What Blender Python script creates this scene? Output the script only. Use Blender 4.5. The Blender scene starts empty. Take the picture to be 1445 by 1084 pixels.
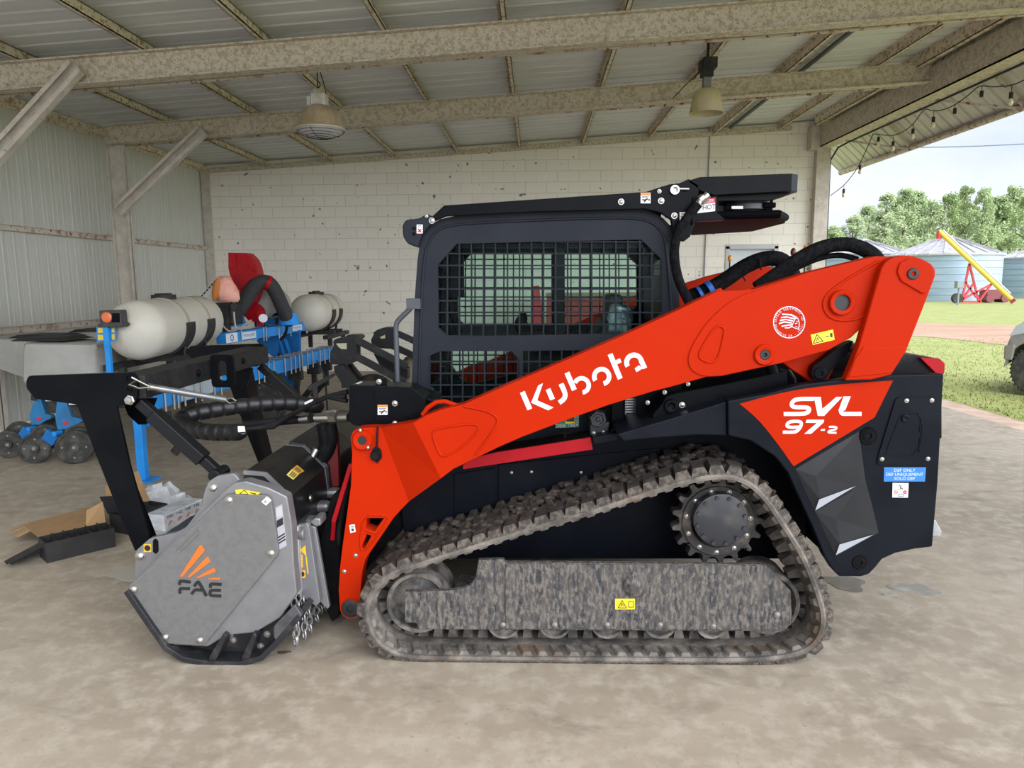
import bpy, bmesh, math, random
from mathutils import Vector, Matrix, noise as mnoise
from mathutils.geometry import tessellate_polygon
scene = bpy.context.scene
C = scene.collection
R_ = math.radians

# ------------------------------------------------------------------ camera
IMW, IMH, FOC, HC = 1445.0, 1084.0, 1020.0, 1.72
_y, _p, _r = R_(2.0), R_(8.0), .007
FWD = Vector((-math.sin(_y)*math.cos(_p), math.cos(_y)*math.cos(_p), -math.sin(_p)))
_rt = Vector((math.cos(_y), math.sin(_y), 0)); _up = _rt.cross(FWD)
RT = _rt*math.cos(_r) - _up*math.sin(_r)
UP = RT.cross(FWD)
cd = bpy.data.cameras.new('camera'); cam = bpy.data.objects.new('camera', cd); C.objects.link(cam)
cd.sensor_fit = 'HORIZONTAL'; cd.sensor_width = 36.0; cd.lens = FOC*36.0/IMW; cd.clip_end = 600
cam.matrix_world = Matrix(((RT.x, UP.x, -FWD.x, 0), (RT.y, UP.y, -FWD.y, 0), (RT.z, UP.z, -FWD.z, HC), (0, 0, 0, 1)))
scene.camera = cam

# ------------------------------------------------------------------ daylight
scene.view_settings.view_transform = 'Standard'
scene.view_settings.look = 'None'
scene.view_settings.gamma = 1.0
scene.view_settings.use_curve_mapping = False
scene.view_settings.exposure = 0.98
wd = bpy.data.worlds.new('overcast_sky'); scene.world = wd; wd.use_nodes = True
wn, wl = wd.node_tree.nodes, wd.node_tree.links
wn.clear()
wo = wn.new('ShaderNodeOutputWorld'); wb = wn.new('ShaderNodeBackground')
wt = wn.new('ShaderNodeTexCoord'); wnz = wn.new('ShaderNodeTexNoise'); wr = wn.new('ShaderNodeValToRGB'); wm = wn.new('ShaderNodeMapping')
wm.inputs['Scale'].default_value = (1.0, 1.0, 2.6)
wnz.inputs['Scale'].default_value = 2.3; wnz.inputs['Detail'].default_value = 5; wnz.inputs['Roughness'].default_value = .55
wr.color_ramp.elements[0].position = .36; wr.color_ramp.elements[0].color = (.50, .57, .70, 1)
wr.color_ramp.elements[1].position = .62; wr.color_ramp.elements[1].color = (.70, .735, .80, 1)
wl.new(wt.outputs['Generated'], wm.inputs['Vector']); wl.new(wm.outputs['Vector'], wnz.inputs['Vector'])
wl.new(wnz.outputs['Fac'], wr.inputs['Fac']); wl.new(wr.outputs['Color'], wb.inputs['Color'])
# sky lobe brightened around the hidden sun to fill the barn, off to the right and behind the photographer
SUN_DIR = Vector((.80, -.52, .42)).normalized()
dp_ = wn.new('ShaderNodeVectorMath'); dp_.operation = 'DOT_PRODUCT'; dp_.inputs[1].default_value = SUN_DIR
wl.new(wt.outputs['Generated'], dp_.inputs[0])
mr_ = wn.new('ShaderNodeMapRange'); mr_.interpolation_type = 'SMOOTHSTEP'; mr_.inputs['From Min'].default_value = .22; mr_.inputs['From Max'].default_value = 1.0; mr_.inputs['To Min'].default_value = .76; mr_.inputs['To Max'].default_value = 3.6
wl.new(dp_.outputs['Value'], mr_.inputs['Value']); wl.new(mr_.outputs['Result'], wb.inputs['Strength'])
wl.new(wb.outputs['Background'], wo.inputs['Surface'])
sd = bpy.data.lights.new('veiled_sun', 'SUN'); sd.energy = 1.45; sd.angle = R_(90); sd.color = (1.0, .94, .85)
sun = bpy.data.objects.new('veiled_sun', sd); C.objects.link(sun)
sun.rotation_euler = Vector((-.62, .62, -.80)).to_track_quat('-Z', 'Y').to_euler()

# ------------------------------------------------------------------ helpers
def ray(x, y):
    return RT*((x-IMW/2)/FOC) - UP*((y-IMH/2)/FOC) + FWD
def pY(x, y, Y):
    d = ray(x, y); t = Y/d.y
    return Vector((t*d.x, Y, HC+t*d.z))
def pZ(x, y, Z=0.0):
    d = ray(x, y); t = (Z-HC)/d.z
    return Vector((t*d.x, t*d.y, Z))
def pX(x, y, X):
    d = ray(x, y); t = X/d.x
    return Vector((X, t*d.y, HC+t*d.z))
def T(pts, Y):
    """photo outline -> (x, z) outline standing in the plane at distance Y"""
    return [(v.x, v.z) for v in (pY(a, b, Y) for a, b in pts)]
def PX(Y):   # metres per photo pixel at distance Y (near the picture centre)
    return Y/FOC/1.0

def rnd(pts, r, n=4):
    """round the corners of a closed 2-D outline; r one radius or a list"""
    out = []
    N = len(pts)
    for i in range(N):
        p = Vector(pts[i]).to_2d(); a = Vector(pts[i-1]).to_2d(); b = Vector(pts[(i+1) % N]).to_2d()
        rr = r[i] if isinstance(r, (list, tuple)) else r
        la, lb = (a-p).length, (b-p).length
        if rr <= 0 or la < 1e-6 or lb < 1e-6: out.append((p.x, p.y)); continue
        k = min(rr, la*.48, lb*.48)
        s, e = p+(a-p)/la*k, p+(b-p)/lb*k
        for j in range(n+1):
            t = j/n
            q = s*(1-t)**2 + p*2*t*(1-t) + e*t*t
            out.append((q.x, q.y))
    return out

def stroke(pts, w):
    """ribbon outline(s) along a 2-D polyline: list of quads"""
    P = [Vector(p) for p in pts]; n = len(P); L = []; Rr = []
    for i in range(n):
        if i == 0: t = (P[1]-P[0]).normalized()
        elif i == n-1: t = (P[-1]-P[-2]).normalized()
        else:
            t = ((P[i]-P[i-1]).normalized()+(P[i+1]-P[i]).normalized()).normalized()
        nn = Vector((-t.y, t.x)); k = 1.0
        if 0 < i < n-1:
            c = abs((P[i]-P[i-1]).normalized().dot(t)); k = 1/max(c, .5)
        L.append(P[i]+nn*w*.5*k); Rr.append(P[i]-nn*w*.5*k)
    return [[tuple(L[i]), tuple(L[i+1]), tuple(Rr[i+1]), tuple(Rr[i])] for i in range(n-1)]

def arcpts(cx, cy, r, a0, a1, n=14):
    return [(cx+r*math.cos(R_(a0+(a1-a0)*i/n)), cy+r*math.sin(R_(a0+(a1-a0)*i/n))) for i in range(n+1)]
def circ(cx, cy, r, n=20):
    return [(cx+r*math.cos(2*math.pi*i/n), cy+r*math.sin(2*math.pi*i/n)) for i in range(n)]

class MB:
    def __init__(s): s.v = []; s.f = []; s.m = []; s.mi = 0
    def add(s, vs, fs):
        b = len(s.v); s.v += [tuple(v) for v in vs]
        for f in fs: s.f.append([b+i for i in f]); s.m.append(s.mi)
        return s
    def use(s, i): s.mi = i; return s
    def prism(s, xz, y0, y1, hole=None):
        """(x,z) outline extruded along Y"""
        n = len(xz)
        if hole is None:
            vs = [(x, y0, z) for x, z in xz]+[(x, y1, z) for x, z in xz]
            fs = [list(range(n)), list(range(2*n-1, n-1, -1))]
            fs += [[i, i+n, (i+1) % n+n, (i+1) % n] for i in range(n)]
            return s.add(vs, fs)
        loops = [xz]+list(hole)
        flat = [p for l in loops for p in l]
        tri = tessellate_polygon([[Vector((a, b, 0)) for a, b in l] for l in loops])
        m = len(flat)
        vs = [(x, y0, z) for x, z in flat]+[(x, y1, z) for x, z in flat]
        fs = [list(t) for t in tri]+[[i+m for i in reversed(t)] for t in tri]
        o = 0
        for l in loops:
            k = len(l)
            fs += [[o+i, o+i+m, o+(i+1) % k+m, o+(i+1) % k] for i in range(k)]
            o += k
        return s.add(vs, fs)
    def prismX(s, yz, x0, x1):
        n = len(yz)
        vs = [(x0, y, z) for y, z in yz]+[(x1, y, z) for y, z in yz]
        fs = [list(range(n)), list(range(2*n-1, n-1, -1))]+[[i, i+n, (i+1) % n+n, (i+1) % n] for i in range(n)]
        return s.add(vs, fs)
    def prismZ(s, xy, z0, z1):
        n = len(xy)
        vs = [(x, y, z0) for x, y in xy]+[(x, y, z1) for x, y in xy]
        fs = [list(range(n)), list(range(2*n-1, n-1, -1))]+[[i, i+n, (i+1) % n+n, (i+1) % n] for i in range(n)]
        return s.add(vs, fs)
    def loft(s, rings, cap=True):
        n = len(rings[0]); vs = [p for r in rings for p in r]; fs = []
        for k in range(len(rings)-1):
            fs += [[k*n+i, k*n+(i+1) % n, (k+1)*n+(i+1) % n, (k+1)*n+i] for i in range(n)]
        if cap: fs += [list(range(n))[::-1], [(len(rings)-1)*n+i for i in range(n)]]
        return s.add(vs, fs)
    def box(s, x0, x1, y0, y1, z0, z1):
        vs = [(x, y, z) for x in (x0, x1) for y in (y0, y1) for z in (z0, z1)]
        return s.add(vs, [[0, 1, 3, 2], [4, 6, 7, 5], [0, 4, 5, 1], [2, 3, 7, 6], [0, 2, 6, 4], [1, 5, 7, 3]])
    def bar(s, a, b, w, h, up=(0, 0, 1)):
        """box beam from a to b: w sideways, h along up"""
        a = Vector(a); b = Vector(b); t = (b-a).normalized(); u = Vector(up)
        sd = t.cross(u)
        if sd.length < 1e-5: u = Vector((1, 0, 0)); sd = t.cross(u)
        sd.normalize(); u = sd.cross(t).normalized()
        vs = []
        for p in (a, b):
            for i, j in ((-1, -1), (1, -1), (1, 1), (-1, 1)): vs.append(p+sd*(w/2*i)+u*(h/2*j))
        return s.add(vs, [[3, 2, 1, 0], [4, 5, 6, 7], [0, 1, 5, 4], [1, 2, 6, 5], [2, 3, 7, 6], [3, 0, 4, 7]])
    def cyl(s, a, b, r, r2=None, n=20, cap=True):
        a = Vector(a); b = Vector(b); t = (b-a).normalized(); r2 = r if r2 is None else r2
        u = t.orthogonal().normalized(); w = t.cross(u)
        rings = [[p+(u*math.cos(2*math.pi*i/n)+w*math.sin(2*math.pi*i/n))*q for i in range(n)] for p, q in ((a, r), (b, r2))]
        return s.loft(rings, cap)
    def lathe(s, prof, c, axis=(0, 0, 1), n=28, cap=True):
        """prof list of (radius, along)"""
        c = Vector(c); t = Vector(axis).normalized(); u = t.orthogonal().normalized(); w = t.cross(u)
        rings = [[c+t*h+(u*math.cos(2*math.pi*i/n)+w*math.sin(2*math.pi*i/n))*max(r, 1e-4) for i in range(n)] for r, h in prof]
        return s.loft(rings, cap)
    def tube(s, path, r, n=10, closed=False, radii=None):
        P = [Vector(p) for p in path]; m = len(P); rings = []; u = None
        for i in range(m):
            if closed: t = (P[(i+1) % m]-P[i-1])
            else: t = P[min(i+1, m-1)]-P[max(i-1, 0)]
            t = t.normalized() if t.length > 1e-9 else Vector((0, 0, 1))
            if u is None: u = t.orthogonal().normalized()
            u = (u-t*u.dot(t)); u = u.normalized() if u.length > 1e-6 else t.orthogonal().normalized()
            w = t.cross(u); q = radii[i] if radii else r
            rings.append([P[i]+(u*math.cos(2*math.pi*k/n)+w*math.sin(2*math.pi*k/n))*q for k in range(n)])
        if closed:
            # best rotational match of last ring to the first
            rings.append(min(([rings[0][(k+o) % n] for k in range(n)] for o in range(n)), key=lambda rr: sum((rr[k]-rings[-1][k]).length for k in range(n))))
        return s.loft(rings, not closed)
    def ell(s, c, rx, ry=None, rz=None, n=16, m=9):
        ry = rx if ry is None else ry; rz = rx if rz is None else rz; c = Vector(c); rings = []
        for j in range(m+1):
            th = math.pi*j/m; q = max(math.sin(th), 1e-3)
            rings.append([c+Vector((rx*q*math.cos(2*math.pi*i/n), ry*q*math.sin(2*math.pi*i/n), -rz*math.cos(th))) for i in range(n)])
        return s.loft(rings)
    def bolt(s, c, r, axis=(0, -1, 0), h=.5):
        """domed bolt head with washer"""
        r *= .82; return s.lathe([(r*1.3, 0), (r*1.3, r*.2), (r, r*.2), (r*.95, r*h), (r*.5, r*(h+.3)), (0, r*(h+.35))], c, axis, 12)

_GROUPS = {}
def ob(name, mb, mats, parent=None, bevel=0, smooth=None, segs=2, angle=40, fix=True):
    me = bpy.data.meshes.new(name)
    me.from_pydata(mb.v, [], mb.f)
    mats = mats if isinstance(mats, (list, tuple)) else [mats]
    for m in mats: me.materials.append(m)
    me.polygons.foreach_set('material_index', mb.m)
    if fix:
        bm = bmesh.new(); bm.from_mesh(me)
        bmesh.ops.recalc_face_normals(bm, faces=bm.faces); bm.to_mesh(me); bm.free()
    if smooth is not None:
        me.polygons.foreach_set('use_smooth', [True]*len(me.polygons))
        try: me.set_sharp_from_angle(angle=R_(smooth))
        except Exception: pass
    me.update()
    o = bpy.data.objects.new(name, me); C.objects.link(o)
    if parent is not None: par(o, parent)
    if bevel:
        b = o.modifiers.new('edge', 'BEVEL'); b.width = bevel; b.segments = segs; b.limit_method = 'ANGLE'; b.angle_limit = R_(angle)
        b.harden_normals = False
    return o
def ob_split(name, mb, mats, parent=None, **kw):
    """every loose piece of the builder becomes a part of its own"""
    up = list(range(len(mb.v)))
    def find(i):
        while up[i] != i: up[i] = up[up[i]]; i = up[i]
        return i
    for f in mb.f:
        r = find(f[0])
        for i in f[1:]: up[find(i)] = r
    groups = {}
    for f, m in zip(mb.f, mb.m): groups.setdefault(find(f[0]), []).append((f, m))
    out = []
    for g in groups.values():
        idx = {}; nb = MB()
        for f, m in g:
            q = []
            for i in f:
                if i not in idx: idx[i] = len(nb.v); nb.v.append(mb.v[i])
                q.append(idx[i])
            nb.f.append(q); nb.m.append(m)
        out.append(ob(name, nb, mats, parent, **kw))
    return out
def ribbon(pts, w0, w1=0.0):
    """closed outline of a band along a 2-D line: w0 to its left, w1 to its right"""
    P = [Vector(p) for p in pts]; n = len(P); L = []; Rr = []
    for i in range(n):
        if i == 0: t = (P[1]-P[0]).normalized()
        elif i == n-1: t = (P[-1]-P[-2]).normalized()
        else: t = ((P[i]-P[i-1]).normalized()+(P[i+1]-P[i]).normalized()).normalized()
        nn = Vector((-t.y, t.x)); L.append(tuple(P[i]+nn*w0)); Rr.append(tuple(P[i]-nn*w1))
    return L+Rr[::-1]
def par(o, p):
    o.parent = p
    if p.type == 'EMPTY': o.matrix_parent_inverse = Matrix.Translation(-p.location)
def thing(name, label, cat, loc=(0, 0, 0), group=None):
    o = bpy.data.objects.new(name, None); C.objects.link(o); o.location = loc; o.empty_display_size = .2
    return tag(o, label, cat, group)
def tag(o, label, cat, group=None, kind=None):
    o['label'] = label; o['category'] = cat
    if group: o['group'] = group
    if kind: o['kind'] = kind
    return o
def struct(o): o['kind'] = 'structure'; return o
def mirrored(o, Yc, name=None, parent=None):
    """the same part on the other side of the machine"""
    me = o.data.copy(); n = o.copy(); n.data = me; C.objects.link(n)
    for v in me.vertices: v.co.y = 2*Yc-v.co.y
    me.flip_normals()
    if parent is not None: par(n, parent)
    return n
def dupl(o, off, parent=None):
    n = o.copy(); C.objects.link(n); n.location = Vector(o.location)+Vector(off)
    if parent is not None:
        n.parent = parent
    return n
def copy_tree(root, loc, label=None, rot=None):
    r = root.copy(); C.objects.link(r); r.location = loc
    if rot is not None: r.rotation_euler = rot
    if label: r['label'] = label
    for ch in list(root.children):
        c = ch.copy(); C.objects.link(c); c.parent = r; c.matrix_parent_inverse = ch.matrix_parent_inverse.copy()
        for g in list(ch.children):
            d = g.copy(); C.objects.link(d); d.parent = c; d.matrix_parent_inverse = g.matrix_parent_inverse.copy()
    return r
def text2d(body, size, align='CENTER'):
    cu = bpy.data.curves.new('t', 'FONT'); cu.body = body; cu.size = size; cu.align_x = align; cu.align_y = 'CENTER'; cu.resolution_u = 3
    o = bpy.data.objects.new('t', cu)
    me = bpy.data.meshes.new_from_object(o)
    vs = [(v.co.x, v.co.y) for v in me.vertices]; fs = [list(p.vertices) for p in me.polygons]
    bpy.data.objects.remove(o); bpy.data.curves.remove(cu); bpy.data.meshes.remove(me)
    return vs, fs
def put_text(mb, body, size, origin, ax, ay, sx=1.0, align='CENTER'):
    """flat lettering: origin + local axes ax (reading direction) and ay (up)"""
    vs, fs = text2d(body, size, align); o = Vector(origin); ax = Vector(ax); ay = Vector(ay)
    return mb.add([o+ax*(x*sx)+ay*y for x, y in vs], fs)

# ------------------------------------------------------------------ materials
MATS = {}
def mat(name, col, rough=.5, metal=0.0, col2=None, scale=8.0, lo=.45, hi=.6, stretch=(1, 1, 1), bump=0.0, bscale=None, coat=0.0, col3=None, scale3=3.0, lo3=.55, hi3=.65, st3=(1, 1, 1), rough2=None, detail=5, spec=None):
    m = bpy.data.materials.new(name); m.use_nodes = True; MATS[name] = m
    N, L = m.node_tree.nodes, m.node_tree.links
    b = N['Principled BSDF']
    b.inputs['Base Color'].default_value = (*col, 1); b.inputs['Roughness'].default_value = rough; b.inputs['Metallic'].default_value = metal
    if coat: b.inputs['Coat Weight'].default_value = coat; b.inputs['Coat Roughness'].default_value = .06
    if spec is not None: b.inputs['Specular IOR Level'].default_value = spec
    tc = N.new('ShaderNodeTexCoord')
    last = None
    def layer(c2, sc, l, h, st, prev, base):
        mp = N.new('ShaderNodeMapping'); mp.inputs['Scale'].default_value = st
        nz = N.new('ShaderNodeTexNoise'); nz.inputs['Scale'].default_value = sc; nz.inputs['Detail'].default_value = detail; nz.inputs['Roughness'].default_value = .6
        rp = N.new('ShaderNodeMapRange'); rp.inputs['From Min'].default_value = l; rp.inputs['From Max'].default_value = h
        mx = N.new('ShaderNodeMix'); mx.data_type = 'RGBA'
        L.new(tc.outputs['Object'], mp.inputs['Vector']); L.new(mp.outputs['Vector'], nz.inputs['Vector'])
        L.new(nz.outputs['Fac'], rp.inputs['Value']); L.new(rp.outputs['Result'], mx.inputs['Factor'])
        if prev is None: mx.inputs['A'].default_value = (*base, 1)
        else: L.new(prev, mx.inputs['A'])
        mx.inputs['B'].default_value = (*c2, 1)
        return mx.outputs['Result'], rp.outputs['Result']
    fac = None
    if col2: last, fac = layer(col2, scale, lo, hi, stretch, None, col)
    if col3: last, fac3 = layer(col3, scale3, lo3, hi3, st3, last, col)
    if last: L.new(last, b.inputs['Base Color'])
    if rough2 is not None and fac is not None:
        rr = N.new('ShaderNodeMapRange'); rr.inputs['To Min'].default_value = rough; rr.inputs['To Max'].default_value = rough2
        L.new(fac, rr.inputs['Value']); L.new(rr.outputs['Result'], b.inputs['Roughness'])
    if bump:
        nb = N.new('ShaderNodeTexNoise'); nb.inputs['Scale'].default_value = bscale or scale*2; nb.inputs['Detail'].default_value = 4
        bp = N.new('ShaderNodeBump'); bp.inputs['Strength'].default_value = bump; bp.inputs['Distance'].default_value = .01
        L.new(tc.outputs['Object'], nb.inputs['Vector']); L.new(nb.outputs['Fac'], bp.inputs['Height']); L.new(bp.outputs['Normal'], b.inputs['Normal'])
    return m
def glass(name, tint, rough=.02):
    m = bpy.data.materials.new(name); m.use_nodes = True; MATS[name] = m
    N, L = m.node_tree.nodes, m.node_tree.links; N.clear()
    o = N.new('ShaderNodeOutputMaterial'); t = N.new('ShaderNodeBsdfTransparent'); g = N.new('ShaderNodeBsdfGlossy'); mx = N.new('ShaderNodeMixShader'); fr = N.new('ShaderNodeFresnel')
    t.inputs['Color'].default_value = (*tint, 1); g.inputs['Roughness'].default_value = rough; fr.inputs['IOR'].default_value = 1.12
    L.new(fr.outputs['Fac'], mx.inputs['Fac']); L.new(t.outputs['BSDF'], mx.inputs[1]); L.new(g.outputs['BSDF'], mx.inputs[2]); L.new(mx.outputs['Shader'], o.inputs['Surface'])
    return m
orange = mat('orange_paint', (.43, .0175, .0012), .40, 0, (.40, .016, .0012), 3, .4, .7, spec=.06)
redpaint = mat('red_paint', (.40, .008, .014), .38, 0, (.34, .008, .013), 6, spec=.15)
black = mat('black_gloss_paint', (.0035, .004, .0055), .28, 0, (.005, .0055, .0065), 5, spec=.07)
navy = mat('dark_body_paint', (.005, .0062, .010), .40, 0, (.0075, .009, .013), 4, spec=.09)
satin = mat('satin_charcoal_cab_paint', (.0155, .018, .0245), .45, 0, (.019, .0215, .028), 3, spec=.12)
flatblack = mat('matte_black', (.005, .005, .006), .7, 0, (.009, .0085, .008), 12, spec=.05)
rubber = mat('black_hose_rubber', (.008, .008, .009), .5, 0, (.014, .0135, .0135), 20, spec=.12)
fabric = mat('black_hose_sleeve', (.005, .005, .006), .8, 0, (.011, .011, .012), 40, bump=.8, bscale=50, spec=.08)
chrome = mat('zinc_bolt', (.46, .45, .42), .34, 1.0, (.45, .44, .40), 60)
steel = mat('galvanised_steel', (.47, .49, .50), .38, .9, (.42, .44, .45), 25)
white_dec = mat('white_lettering', (.62, .65, .72), .5, spec=.2)
# ------------------------------------------------------------------ the barn
YB = 14.1; XL = -6.45; XR = 5.38; YF = 1.0
def zroof(x): return 3.99+.058*(x-XL)
def concrete():
    m = mat('worn_concrete', (.40, .365, .31), .75)
    N, L = m.node_tree.nodes, m.node_tree.links; b = N['Principled BSDF']; tc = [n for n in N if n.type == 'TEX_COORD'][0]
    def nz(sc, det, st=(1, 1, 1), rot=0, dist=0.0):
        mp = N.new('ShaderNodeMapping'); mp.inputs['Scale'].default_value = st; mp.inputs['Rotation'].default_value = (0, 0, rot)
        t = N.new('ShaderNodeTexNoise'); t.inputs['Scale'].default_value = sc; t.inputs['Detail'].default_value = det; t.inputs['Roughness'].default_value = .62; t.inputs['Distortion'].default_value = dist
        L.new(tc.outputs['Object'], mp.inputs['Vector']); L.new(mp.outputs['Vector'], t.inputs['Vector']); return t.outputs['Fac']
    def ramp(f, a, c):
        r = N.new('ShaderNodeMapRange'); r.inputs['From Min'].default_value = a; r.inputs['From Max'].default_value = c; L.new(f, r.inputs['Value']); return r.outputs['Result']
    def mix(f, A, B):
        x = N.new('ShaderNodeMix'); x.data_type = 'RGBA'; L.new(f, x.inputs['Factor'])
        for k, v in (('A', A), ('B', B)):
            if isinstance(v, tuple): x.inputs[k].default_value = (*v, 1)
            else: L.new(v, x.inputs[k])
        return x.outputs['Result']
    c = mix(ramp(nz(.9, 6), .35, .68), (.375, .315, .24), (.25, .205, .148))
    c = mix(ramp(nz(9, 7), .46, .68), c, (.42, .365, .29))
    c = mix(ramp(nz(2.6, 9, (1, 1.7, 1), .25, .5), .55, .74), c, (.205, .168, .125))
    c = mix(ramp(nz(38, 4), .60, .70), c, (.27, .24, .20))
    c = mix(ramp(nz(5.5, 3, (1, 1.6, 1)), .715, .74), c, (.15, .12, .095))
    L.new(c, b.inputs['Base Color'])
    r = N.new('ShaderNodeMapRange'); r.inputs['To Min'].default_value = .42; r.inputs['To Max'].default_value = .8; L.new(nz(1.6, 5), r.inputs['Value']); L.new(r.outputs['Result'], b.inputs['Roughness'])
    bp = N.new('ShaderNodeBump'); bp.inputs['Strength'].default_value = .18; bp.inputs['Distance'].default_value = .01
    L.new(nz(30, 5), bp.inputs['Height']); L.new(bp.outputs['Normal'], b.inputs['Normal'])
    return m
def blockwall():
    m = mat('painted_block', (.66, .63, .57), .7)
    N, L = m.node_tree.nodes, m.node_tree.links; b = N['Principled BSDF']; tc = [n for n in N if n.type == 'TEX_COORD'][0]
    sp = N.new('ShaderNodeSeparateXYZ'); cb = N.new('ShaderNodeCombineXYZ'); L.new(tc.outputs['Object'], sp.inputs[0]); L.new(sp.outputs['X'], cb.inputs['X']); L.new(sp.outputs['Z'], cb.inputs['Y'])
    mp = N.new('ShaderNodeMapping'); mp.inputs['Location'].default_value = (BLOCK_X, BLOCK_Z, 0); L.new(cb.outputs[0], mp.inputs['Vector'])
    br = N.new('ShaderNodeTexBrick'); br.offset = .5; br.inputs['Scale'].default_value = 1; br.inputs['Brick Width'].default_value = .4064; br.inputs['Row Height'].default_value = .2032; br.inputs['Mortar Size'].default_value = .0045; br.inputs['Mortar Smooth'].default_value = .3
    br.inputs['Color1'].default_value = (.83, .785, .69, 1); br.inputs['Color2'].default_value = (.80, .755, .66, 1); br.inputs['Mortar'].default_value = (.58, .54, .47, 1)
    L.new(mp.outputs[0], br.inputs['Vector'])
    nz = N.new('ShaderNodeTexNoise'); nz.inputs['Scale'].default_value = 2.3; nz.inputs['Detail'].default_value = 3; L.new(tc.outputs['Object'], nz.inputs['Vector'])
    r = N.new('ShaderNodeMapRange'); r.inputs['From Min'].default_value = .735; r.inputs['From Max'].default_value = .775; L.new(nz.outputs['Fac'], r.inputs['Value'])
    n2 = N.new('ShaderNodeTexNoise'); n2.inputs['Scale'].default_value = 8.5; n2.inputs['Detail'].default_value = 1; L.new(tc.outputs['Object'], n2.inputs['Vector'])
    r2 = N.new('ShaderNodeMapRange'); r2.inputs['From Min'].default_value = .722; r2.inputs['From Max'].default_value = .75; L.new(n2.outputs['Fac'], r2.inputs['Value'])
    mm = N.new('ShaderNodeMath'); mm.operation = 'MAXIMUM'; L.new(r.outputs[0], mm.inputs[0]); L.new(r2.outputs[0], mm.inputs[1])
    mx = N.new('ShaderNodeMix'); mx.data_type = 'RGBA'; mx.inputs['B'].default_value = (.20, .175, .15, 1); L.new(mm.outputs[0], mx.inputs['Factor']); L.new(br.outputs['Color'], mx.inputs['A']); L.new(mx.outputs['Result'], b.inputs['Base Color'])
    bp = N.new('ShaderNodeBump'); bp.inputs['Strength'].default_value = .6; bp.inputs['Distance'].default_value = .006; bp.invert = True
    L.new(br.outputs['Fac'], bp.inputs['Height']); L.new(bp.outputs['Normal'], b.inputs['Normal'])
    return m
_bz = pY(480, 229.3, YB); BLOCK_Z = -(_bz.z % .2032); BLOCK_X = -(pY(470+565/2.89-0, 236, YB).x % .4064)
m_floor = concrete(); m_block = blockwall()
m_sheet = mat('weathered_wall_sheet', (.60, .60, .535), .55, 0, (.52, .52, .455), 3.0, .35, .7, (1, 6, .25), col3=(.36, .34, .29), scale3=7, lo3=.66, hi3=.8, st3=(1, 3, .4))
m_roof = mat('dull_roof_sheet', (.66, .675, .66), .5, .05, (.56, .575, .56), 2.0, .35, .7, (.3, 3, 1))
m_beam = mat('peeling_cream_paint', (.62, .555, .44), .8, 0, (.45, .385, .285), 20, .47, .58, bump=1.0, bscale=55, col3=(.25, .185, .125), scale3=60, lo3=.57, hi3=.66, detail=8)
m_purlin = mat('flaking_purlin_paint', (.68, .60, .45), .8, 0, (.38, .29, .18), 14, .52, .60, bump=.6, bscale=40, col3=(.16, .085, .045), scale3=22, lo3=.60, hi3=.66)
m_rust = mat('rusted_pipe_paint', (.58, .52, .44), .8, 0, (.40, .27, .19), 9, .52, .62, bump=.4, bscale=50, col3=(.20, .075, .04), scale3=13, lo3=.585, hi3=.63)
m_post = mat('old_post_paint', (.58, .53, .45), .75, 0, (.46, .41, .345), 8, .4, .65, bump=.5, bscale=40, col3=(.2, .16, .12), scale3=30, lo3=.64, hi3=.72)
m_dirt = mat('reddish_bare_earth', (.42, .29, .215), .95, 0, (.52, .39, .31), 4, .4, .62, bump=.5, bscale=20)
m_lawn = mat('short_lawn', (.24, .27, .07), .9, 0, (.33, .33, .12), 1.2, .35, .65, bump=.9, bscale=30, col3=(.18, .24, .055), scale3=9, lo3=.5, hi3=.65)
m_cable = mat('black_cable', (.012, .012, .012), .6)

b = MB().box(XL-.2, 5.56, YF-2.5, YB+.3, -.15, 0); struct(ob('floor', b, m_floor, bevel=.01))
# back wall of painted blocks, with the doorway left open
DX0, DX1, DZ = pY(1023, 420, YB).x, pY(1094, 420, YB).x, pY(1060, 347, YB).z
top = lambda x: zroof(x)-.02
wall = [(XL-.15, 0), (DX0, 0), (DX0, DZ), (DX1, DZ), (DX1, 0), (XR+.02, 0), (XR+.02, top(XR)), (XL-.15, top(XL))]
b = MB().prism(wall, YB, YB+.2); struct(ob('wall_back', b, m_block))
b = MB()
b.box(DX0+.06, DX1-.06, YB+.09, YB+.13, 0, DZ-.06)
dr = struct(ob('door_1', b, mat('pale_door_paint', (.56, .58, .60), .45)))
b = MB()
for x0, x1, z0, z1 in ((DX0-.02, DX0+.06, 0, DZ+.0), (DX1-.06, DX1+.02, 0, DZ), (DX0-.02, DX1+.02, DZ-.06, DZ+.03)): b.box(x0, x1, YB-.015, YB+.17, z0, z1)
ob('door_frame', b, mat('grey_frame_paint', (.46, .47, .47), .5), dr, bevel=.006)
b = MB().box(DX0+.11, DX0+.17, YB+.07, YB+.09, 1.0, 1.06); b.cyl((DX0+.14, YB+.09, 1.03), (DX0+.14, YB+.02, 1.03), .025)
ob('door_knob', b, chrome, dr, smooth=40)
# timber plate along the top of the block wall
b = MB()
b.bar((XL, YB-.03, zroof(XL)-.12), (4.72, YB-.03, zroof(4.72)-.12), .06, .09)
struct(ob('trim_1', b, m_beam))
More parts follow.
